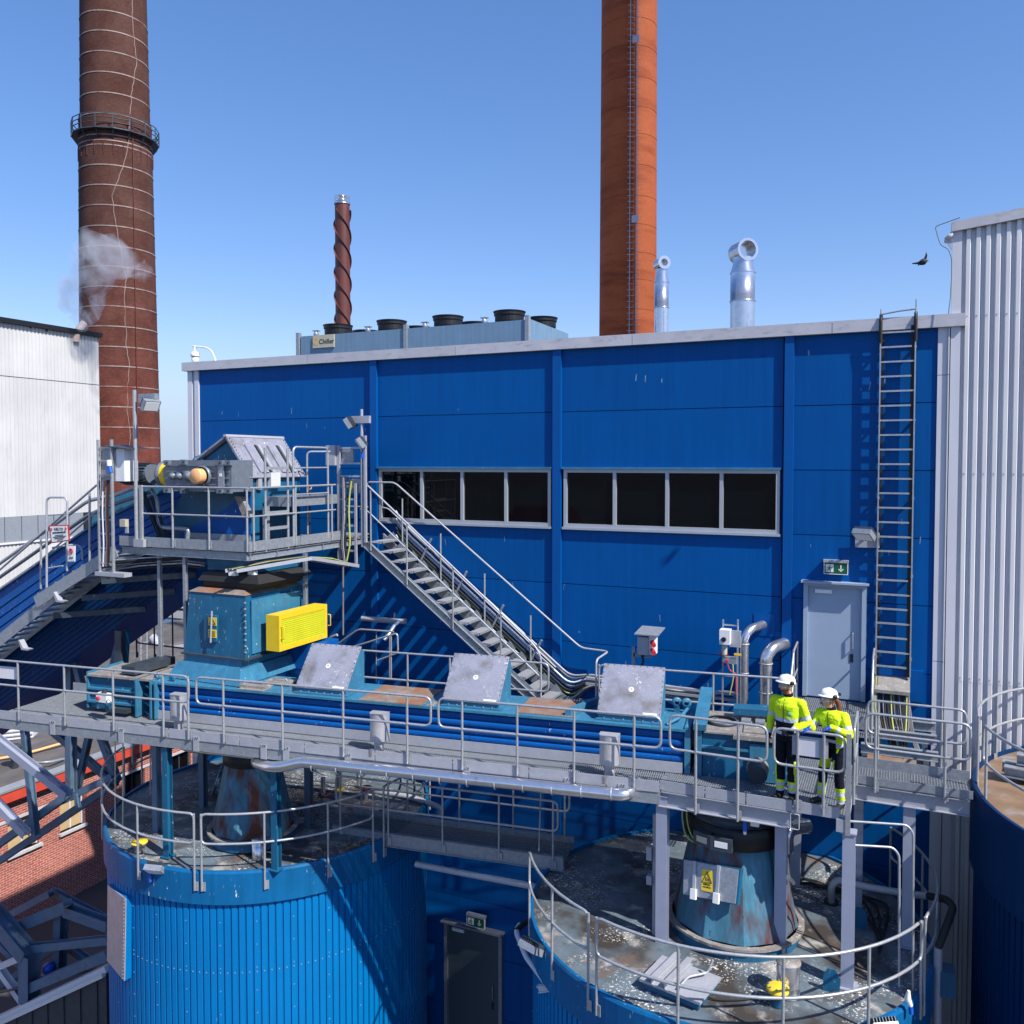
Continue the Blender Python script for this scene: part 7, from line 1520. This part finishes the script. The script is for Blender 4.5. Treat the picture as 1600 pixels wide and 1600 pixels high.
# ================================================================== WORKERS
def person(base, fd, joints, cols, label, woman=False, head_dir=None, seed=0):
    """continuous body surface grown from tapered limbs; joints: name -> world point"""
    base = Vector(base); f = Vector((fd[0], fd[1], 0)).normalized(); l = Vector((-f.y, f.x, 0)); J = joints
    T = thing('person', label, 'person', base)
    prims = []          # (p0, p1, r0, r1, tag, t0, t1)
    b = MB()
    def cap(p0, p1, r0, r1, tagn, t0=0., t1=1.):
        p0, p1 = Vector(p0), Vector(p1); b.cyl(p0, p1, r0, r1, n=14); b.ball(p0, r0, n=12); b.ball(p1, r1, n=12); prims.append((p0, p1, r0, r1, tagn, t0, t1))
    # torso as stacked ellipses following pelvis -> neck
    pel, nk = J['pelvis'], J['neck']; sp = nk-pel; k = .93 if woman else 1.
    rings = [(-.16, .165, .125), (-.08, .185, .14), (.0, .185, .145), (.15, .17, .135), (.35, .175, .135), (.6, .20, .15), (.8, .215, .148), (.92, .17, .12), (1.0, .07, .068), (1.12, .062, .065)]
    n = 24; vs = []
    for (t, a, d) in rings:
        c = pel+sp*t
        for i in range(n):
            q = 2*math.pi*i/n; x = math.cos(q); y = math.sin(q); vs.append(c+l*(a*k*abs(x)**.85*(1 if x > 0 else -1))+f*(d*k*y))
    b.add(vs, [(j*n+i, j*n+(i+1) % n, (j+1)*n+(i+1) % n, (j+1)*n+i) for j in range(len(rings)-1) for i in range(n)]); b.add(vs, [list(range(n))[::-1], list(range((len(rings)-1)*n, len(rings)*n))])
    prims.append((pel-sp*.16, pel+sp*.92, .17, .16, 'torso', 0, 1))
    for s_, nm in ((-1, 'R'), (1, 'L')):
        sh, el, wr = J['sh'+nm], J['el'+nm], J['wr'+nm]
        cap(sh, el, .075*k, .062*k, 'arm', 0, .5); cap(el, wr, .062*k, .048*k, 'arm', .5, 1.)
        cap(sh, J['neck']-Vector((0, 0, .05)), .07*k, .06*k, 'torso')
        hp_, kn, an = J['hip'+nm], J['kn'+nm], J['an'+nm]
        cap(hp_, kn, .098*k, .072*k, 'leg', 0, .5); cap(kn, an, .072*k, .060*k, 'leg', .5, 1.)
        ft = J['toe'+nm]; cap(an-Vector((0, 0, .03)), an-Vector((0, 0, .055)), .052, .05, 'boot'); cap(Vector((an.x, an.y, base.z+.045)), ft, .045, .04, 'boot'); cap(Vector((an.x, an.y, base.z+.045))-f*.05, Vector((an.x, an.y, base.z+.045)), .04, .045, 'boot')
        # hand: palm, thumb from its side, four unequal bent fingers
        hd = J['hand'+nm].normalized(); pn = J['palm'+nm].normalized(); sd_ = hd.cross(pn).normalized()*s_
        pc = wr+hd*.055; cap(wr, wr+hd*.03, .030, .030, 'hand'); cap(pc-sd_*.018, pc+sd_*.018, .022, .022, 'hand'); cap(wr+hd*.085-sd_*.022, wr+hd*.085+sd_*.022, .017, .017, 'hand')
        for i, (o, ln) in enumerate(((.031, .070), (.011, .080), (-.010, .074), (-.030, .058))):
            r0 = wr+hd*.092+sd_*o; m1 = r0+hd*ln*.45+pn*ln*.12; m2 = m1+(hd*.55+pn*.83)*ln*.33; m3 = m2+(hd*-.1+pn)*ln*.26
            cap(r0, m1, .0105, .0095, 'hand'); cap(m1, m2, .0095, .009, 'hand'); cap(m2, m3, .009, .0078, 'hand')
        t0 = wr+hd*.03+sd_*.026; t1 = t0+(hd*.6+sd_*.7+pn*.3).normalized()*.04; t2 = t1+(hd*.75+pn*.6).normalized()*.03
        cap(t0, t1, .013, .012, 'hand'); cap(t1, t2, .011, .009, 'hand')
    hc = J['head']; hdv = Vector(head_dir).normalized(); hl = Vector((-hdv.y, hdv.x, 0)).normalized(); hu = hdv.cross(hl)*1
    if hu.z < 0: hu = -hu
    cap(J['neck'], hc-Vector((0, 0, .06)), .058*k, .055*k, 'neck')
    mh = Matrix((hdv, hl, hu)).transposed()
    b.ball(hc+hu*.02, .1, n=18, sq=(.98, .78, 1.12), ax=mh); b.ball(hc+hdv*.028-hu*.055, .066, n=14, sq=(.95, .85, .9), ax=mh)
    prims.append((hc-hu*.1, hc+hu*.1, .085, .085, 'head', 0, 1))
    b.tube([hc+hdv*.092+hu*.02, hc+hdv*.112-hu*.012, hc+hdv*.095-hu*.022], [.010, .015, .010], n=8)
    b.tube([hc+hdv*.088-hu*.052+hl*.02, hc+hdv*.096-hu*.053, hc+hdv*.088-hu*.052-hl*.02], .008, n=6)
    for s_ in (-1, 1): b.ball(hc+hl*.078*s_-hu*.005-hdv*.005, .026, n=8, sq=(.8, .35, 1.1), ax=mh)
    o = b.build('body', list(cols['mats']), T)
    md = o.modifiers.new('r', 'REMESH'); md.mode = 'VOXEL'; md.voxel_size = .0075; md.use_smooth_shade = True
    sm = o.modifiers.new('s', 'SMOOTH'); sm.factor = .5; sm.iterations = 2
    dg = bpy.context.evaluated_depsgraph_get(); me = bpy.data.meshes.new_from_object(o.evaluated_get(dg)); o.modifiers.clear(); o.data = me
    me.materials.clear()
    for q in cols['mats']: me.materials.append(M[q])
    # folds in the cloth and colours of garment zones
    ro = root_loc(o)
    import numpy as np
    nv = len(me.vertices); co = np.empty(nv*3); me.vertices.foreach_get('co', co); nr = np.array([q.vector[:] for q in me.vertex_normals]); co = co.reshape(-1, 3)
    for i in range(nv):
        w = Vector(co[i])+ro
        if base.z+.12 < w.z < J['neck'].z-.02:
            co[i] += nr[i]*(noise.noise(Vector((w.x*8, w.y*8, w.z*7+seed)))*.011+abs(noise.noise(Vector((w.x*19, w.y*19, w.z*26+seed))))*.007)
    me.vertices.foreach_set('co', co.ravel()); me.update()
    cen = np.empty(len(me.polygons)*3); me.polygons.foreach_get('center', cen); cen = cen.reshape(-1, 3)+np.array(ro)
    best = np.full(len(cen), 1e9); bi = np.zeros(len(cen), int); bt = np.zeros(len(cen))
    for k2, (p0, p1, r0, r1, tg, t0, t1) in enumerate(prims):
        d = np.array(p1-p0); L2 = float(d.dot(d)) or 1e-9; t = np.clip((cen-np.array(p0)).dot(d)/L2, 0, 1)
        dist = np.linalg.norm(cen-(np.array(p0)+t[:, None]*d), axis=1)-(r0+(r1-r0)*t)+(.02 if tg == 'torso' else 0)
        m_ = dist < best; best[m_] = dist[m_]; bi[m_] = k2; bt[m_] = (t0+(t1-t0)*t)[m_]
    hcv, pv_ = np.array(hc), np.array(pel)
    A1 = (cen-hcv).dot(np.array(hdv)); A2 = (cen-hcv).dot(np.array(hu)); A3 = (cen-pv_).dot(np.array(l)); A4 = (cen-pv_).dot(np.array(f)); zz_ = cen[:, 2]-base.z
    mi = [cols['fn'](prims[bi[i]][4], bt[i], zz_[i], A1[i], A2[i], A3[i], A4[i]) for i in range(len(cen))]
    me.polygons.foreach_set('material_index', mi); me.polygons.foreach_set('use_smooth', [True]*len(mi)); me.update()
    # helmet with brim, lamp clip, goggles, ear muffs
    H = MB(); m2 = 20; vs = []; prof = [(1.0, .0), (.99, .25), (.93, .5), (.80, .74), (.58, .91), (.30, .99), (.02, 1.0)]
    up = (hu*.97-hdv*.20).normalized(); fw = (hdv*.97+hu*.20).normalized(); c0 = hc+hu*.052-hdv*.008
    for (r, h) in prof:
        for i in range(m2): q = 2*math.pi*i/m2; vs.append(c0+fw*(math.cos(q)*.128*r)+hl*(math.sin(q)*.104*r)+up*(h*.108))
    H.add(vs, [(j*m2+i, j*m2+(i+1) % m2, (j+1)*m2+(i+1) % m2, (j+1)*m2+i) for j in range(len(prof)-1) for i in range(m2)], True)
    vs = []
    for (r, h) in ((1.0, .012), (1.10, .0), (1.09, -.008), (.96, .0)):
        for i in range(m2): q = 2*math.pi*i/m2; ex = .030*max(0, math.cos(q))**2; vs.append(c0+fw*(math.cos(q)*(.128*r+ex*(r > 1.05)))+hl*(math.sin(q)*.104*r)+up*h)
    H.add(vs, [(j*m2+i, j*m2+(i+1) % m2, (j+1)*m2+(i+1) % m2, (j+1)*m2+i) for j in range(3) for i in range(m2)], True)
    he = H.build('helmet', 'helmet', T)
    for k2 in range(3): MB().tube([c0+fw*(.10-.0*k2)*math.cos(a)+hl*(k2-1)*.028+up*.110*math.sin(a)*(1-abs(k2-1)*.04) for a in [R_(40+10*q) for q in range(10)]], .005, n=5).build('helmet_ridge', 'helmet', he)
    for s_ in (-1, 1):
        e_ = hc+hl*.105*s_+hu*.055-hdv*.05; MB().lathe(e_, [(0, .0), (.028, .0), (.033, .012), (.028, .028), (0, .03)], n=14, z=hl*s_).build('ear_muff', 'ink', he)
        MB().tube([e_-hl*s_*.004, e_+hdv*-.03+hu*.02], .010, n=6).build('muff_arm', 'ink', he)
    MB().beam(c0-fw*.125+up*.03, c0-fw*.165+up*.03, .05, .035, up=up).build('lamp_clip', 'ink', he)
    MB().tube([hc+hl*.082+hu*.03, hc+hl*.075-hu*.04, hc+hdv*.03-hu*.125, hc-hl*.075-hu*.04, hc-hl*.082+hu*.03], .005, n=5, rd=.03).build('chin_strap', 'ink', he)
    g = MB(); 
    gv = []
    for a in range(-5, 6):
        q = R_(a*15); 
        for dz in (.028, -.012): gv.append(hc+hdv*(.108*math.cos(q))+hl*(.088*math.sin(q))+hu*(dz+.0))
    g.add(gv, [(2*i, 2*i+1, 2*i+3, 2*i+2) for i in range(10)], True); go = g.build('safety_glasses', 'goggle', T)
    MB().tube([gv[2*i] for i in range(11)], .003, n=5).build('glasses_rim', 'reflect', go)
    for s_ in (-1, 1): MB().ball(hc+hdv*.088+hl*.032*s_+hu*.010, .011, n=8).build('eye', 'ink', T)
    return T, f, l, hc, hdv, hl, hu
g_ = bpy.data.materials.new('goggle'); g_.use_nodes = True; bs_ = g_.node_tree.nodes['Principled BSDF']; bs_.inputs['Base Color'].default_value = (.75, .8, .85, 1); bs_.inputs['Alpha'].default_value = .3; bs_.inputs['Roughness'].default_value = .05; M['goggle'] = g_
MT = ['hivis', 'navy', 'reflect', 'skin', 'boot', 'glove_blue', 'beard', 'hair_brown']
def man_fn(tg, t, z, hf, hu_, sl_, sf):
    if tg == 'boot': return 4
    if tg == 'hand': return 4
    if tg == 'neck': return 3 if z > 1.60 else 1
    if tg == 'head': return 6 if (hu_ < -.045 and hf > -.02) else 3
    if tg == 'arm':
        if .30 < t < .40: return 2
        if t > .955: return 1
        if .87 < t < .955: return 2
        return 0
    if tg == 'torso':
        if z > 1.545: return 1
        if z > 1.245: return 0
        if z > 1.19: return 2
        if 1.0 < z < 1.045: return 2
        return 1
    if z < .13: return 1
    if z < .17: return 2
    if z < .21: return 0
    if z < .26: return 2
    if z < .30: return 0
    if abs(sl_) > .13 and z < .62: return 0
    return 1
def woman_fn(tg, t, z, hf, hu_, sl_, sf):
    if tg == 'boot': return 4
    if tg == 'hand': return 5
    if tg == 'neck': return 1 if z < 1.46 else 3
    if tg == 'head': return 7 if (hf < -.015 or hu_ > .06) else 3
    if tg == 'arm':
        if .28 < t < .38 or .80 < t < .88: return 2
        return 0
    if tg == 'torso':
        if z > 1.415: return 1
        if z > 1.12: return 0
        if sl_ > .07 and z > .80: return 2 if .90 < z < .95 else 0
        if 1.0 > z > .955: return 2
        return 1
    if z < .05: return 1
    if z < .13: return 2
    if z < .19: return 0
    if z < .25: return 2
    if z < .31: return 0
    if .56 < z < .70 and sl_ < .05: return 0
    return 1
# man
bz = -.10; B0 = at(1231, 1246, Z=bz); B0 = Vector((B0.x, 13.02, bz)); f = Vector((-.30, -.954, 0)); l = Vector((.954, -.30, 0))
P = lambda a, b_, z: B0+f*a+l*b_+Vector((0, 0, z))
wL = at(1251, 1137, Y=12.92)
J = dict(pelvis=P(0, .0, .99), neck=P(.0, 0, 1.53), head=P(.02, -.02, 1.70), shL=P(0, .20, 1.46), shR=P(0, -.20, 1.46), elR=P(-.05, -.27, 1.17), wrR=P(.03, -.29, .93),
         elL=P(-.04, .29, 1.19), wrL=P(.20, .13, 1.09), hipL=P(0, .09, .92), hipR=P(0, -.09, .92), knL=P(.03, .08, .50), knR=P(.02, -.10, .50), anL=P(-.02, .07, .10), anR=P(.0, -.11, .10),
         toeL=P(.17, .10, .04), toeR=P(.18, -.14, .04), handR=P(.15, 0, -1)-P(0, 0, 0), palmR=l*1.+f*.1, handL=f*.25-l*.9+Vector((0, 0, -.25)), palmL=Vector((0, 0, -.6))-f*.7)
MN, f1, l1, hc1, hd1, hl1, hu1 = person(B0, f, J, dict(mats=MT, fn=man_fn), 'bearded man in white helmet and yellow navy work suit looking left by the rail', head_dir=(-.90, -.42, -.08), seed=1)
def chest_bits(T, J, f, l, zc, side=1, k=1.):
    pel, nk = J['pelvis'], J['neck']
    def c(u, z, o=.158): return Vector((pel.x, pel.y, 0)).lerp(Vector((nk.x, nk.y, 0)), (z+T.location.z-pel.z)/(nk.z-pel.z))+l*u*k+f*(o*k-abs(u)**2*1.1)+Vector((0, 0, T.location.z+z))
    MB().tube([c(0, zc+.15, .10), c(0, zc+.05), c(0, zc-.1), c(-.01, zc-.2, .152)], .005, n=5).build('zip', 'ink', T)
    for s_ in (-1, 1):
        MB().prism([c(.045*s_, zc+.06), c(.135*s_, zc+.05), c(.135*s_, zc+.015), c(.09*s_, zc), c(.045*s_, zc+.015)], f*.008).build('pocket_flap', 'hivis', T)
        MB().tube([c(.04*s_, zc+.07, .10), c(.075*s_, zc+.14, .08)], .010, n=6).build('collar', 'navy', T)
    e = c(.085, zc-.045, .162); MB().lathe(e, [(0, .008), (.032, .008), (.034, 0)], n=16, z=f).build('round_emblem', 'emblem_green', T)
    MB().lathe(e+f*.009, [(0, .001), (.012, .001)], n=8, z=f).build('emblem_mark', 'sign_white', T)
chest_bits(MN, J, f1, l1, 1.37)
# woman
B1 = Vector((-.83, 13.06, bz)); f = Vector((-.42, -.907, 0)); l = Vector((.907, -.42, 0))
P = lambda a, b_, z: B1+f*a+l*b_+Vector((0, 0, z))
hR = at(1262, 1140, Y=12.76); hL = at(1291, 1140, Y=12.77)
J = dict(pelvis=P(-.02, .02, .93), neck=P(.04, -.02, 1.41), head=P(.08, -.04, 1.565), shL=P(.02, .17, 1.345), shR=P(.03, -.19, 1.335),
         wrR=hR+Vector((.06, .02, .03)), wrL=hL+Vector((.08, .03, .03)), hipL=P(0, .09, .86), hipR=P(0, -.08, .86), knL=P(.05, .12, .47), knR=P(.03, -.14, .47), anL=P(-.0, .12, .10), anR=P(-.03, -.20, .10), toeL=P(.16, .14, .04), toeR=P(.13, -.25, .04))
def elbow(s, w, ou, L1=.27, L2=.25):
    d = (w-s); L = min(d.length, L1+L2-.01); a = (L1*L1-L2*L2+L*L)/(2*L); h = math.sqrt(max(0, L1*L1-a*a)); dn = d.normalized(); o = (ou-dn*ou.dot(dn)).normalized(); return s+dn*a+o*h
J['elR'] = elbow(J['shR'], J['wrR'], -l*.5+Vector((0, 0, -1))); J['elL'] = elbow(J['shL'], J['wrL'], l*.8+Vector((0, 0, -.8))-f*.3)
J['handR'] = Vector((-.8, -.4, -.25)); J['palmR'] = Vector((0, -.2, -1)); J['handL'] = Vector((-.85, -.4, -.15)); J['palmL'] = Vector((0, -.2, -1))
WN, f2_, l2_, hc2, hd2, hl2, hu2 = person(B1, f, J, dict(mats=MT, fn=woman_fn), 'woman with a brown ponytail in white helmet, blue gloves on the guard rail', woman=True, head_dir=(-.88, -.45, -.12), seed=5)
chest_bits(WN, J, f2_, l2_, 1.24, k=.93)
MB().tube([hc2-hd2*.085+hu2*.0, hc2-hd2*.125-hu2*.05, hc2-hd2*.14-hu2*.14, hc2-hd2*.13-hu2*.24, hc2-hd2*.11-hu2*.32], [.03, .036, .034, .027, .012], n=10).build('ponytail', 'hair_brown', WN)

# ================================================================== TOWN BEHIND THE CAMERA (mirrored in the window panes)
rs_ = random.Random(11)
for k in range(9):
    x = -120+k*26+rs_.uniform(-6, 6); y = -85-rs_.uniform(0, 50); w = rs_.uniform(12, 20); h = rs_.uniform(7, 13); m_ = ('brick_wall', 'hall_white', 'timber', 'brick_wall', 'steel_dark')[k % 5]
    T = thing('town_house', '%s gabled house behind the viewpoint, %s from the left of its row' % (('red brick', 'white', 'timber clad', 'red brick', 'dark steel clad')[k % 5], ('first', 'second', 'third', 'fourth', 'fifth', 'sixth', 'seventh', 'eighth', 'ninth')[k]), 'building', (x, y, -16), 'houses behind the viewpoint')
    MB().box((x-w/2, y-8, -16), (x+w/2, y, -16+h)).build('wall', m_, T)
    MB().prism([W(x-w/2-.4, y+.4, -16+h), W(x-w/2-.4, y-8.4, -16+h), W(x-w/2-.4, y-4, -16+h+3)], (w+.8, 0, 0)).build('roof', 'roof_felt' if k % 2 else 'stack_red', T)
    for j in range(4): MB().box((x-w/2+w*(j+.3)/4, y, -16+h*.45), (x-w/2+w*(j+.7)/4, y+.05, -16+h*.75)).build('window', 'sign_white', T)

# ================================================================== EXTRA STEEL AND CLUTTER
T = thing('pipe_bridge', 'dark steel bridge frame with dirty deck boards behind the link walkway', 'bridge frame', (.1, 16, -.5))
for y, z in ((15.5, .05), (16.2, .12), (16.75, .18)): MB().beam((-.55, y, z), (.62, y, z), .10, .16, web=.012).build('beam', 'galv', T)
MB().box((-.5, 15.3, -.28), (.5, 16.7, -.24)).build('dirty_deck', 'plate_rusty', T)
for x in (-.5, .45): MB().beam((x, 15.3, -.2), (x, 16.85, -.2), .09, .14, web=.012).build('cross_beam', 'steel_dark', T)
T = thing('black_hoses', 'loose black hoses coiled on the right silo deck behind the cone', 'hose', (-1.0, 15.2, RZ))
for k in range(4): MB().tube([(-1.9+k*.3, 15.6, RZ+.04), (-1.4+k*.3, 15.9-k*.1, RZ+.04), (-.7+k*.2, 15.5, RZ+.05), (-.4+k*.1, 14.9, RZ+.04), (-.2, 14.3-k*.15, RZ+.04)], .022, n=6, rd=.3).build('hose', 'rubber', T)
T = thing('deck_cable', 'thin black cable lying in a loop on the front of the right silo top', 'cable', (-2, 11.6, RZ))
MB().tube([at(1095, 1553, Z=RZ+.02), at(1115, 1562, Z=RZ+.02), at(1150, 1563, Z=RZ+.02), at(1200, 1558, Z=RZ+.02), at(1260, 1562, Z=RZ+.02), at(1310, 1548, Z=RZ+.02)], .012, n=5, rd=.2).build('cable', 'rubber', T)
sx_, sy_ = ox_-.50, oy_-1.25
tag(MB().cyl((sx_+26*math.cos(SUN_AZ), sy_-26*math.sin(SUN_AZ), -16), (sx_+26*math.cos(SUN_AZ), sy_-26*math.sin(SUN_AZ), 75), .42, n=20).build('shade_stack', 'alu'), 'slim tall stack added beyond the right edge to shade the orange chimney', 'stack')  # unseen stack, added to throw a band of shade on the orange chimney

b = MB()
for z in (1.06, 4.66, 7.4, -1.5):
    for k in range(54): x = cx0+.15+k*pit+.094; b.box((x-.008, CY-.012, z), (x+.008, CY-.002, z+.016))
b.build('sheet_screws', 'galv', C2)['kind'] = 'stuff'
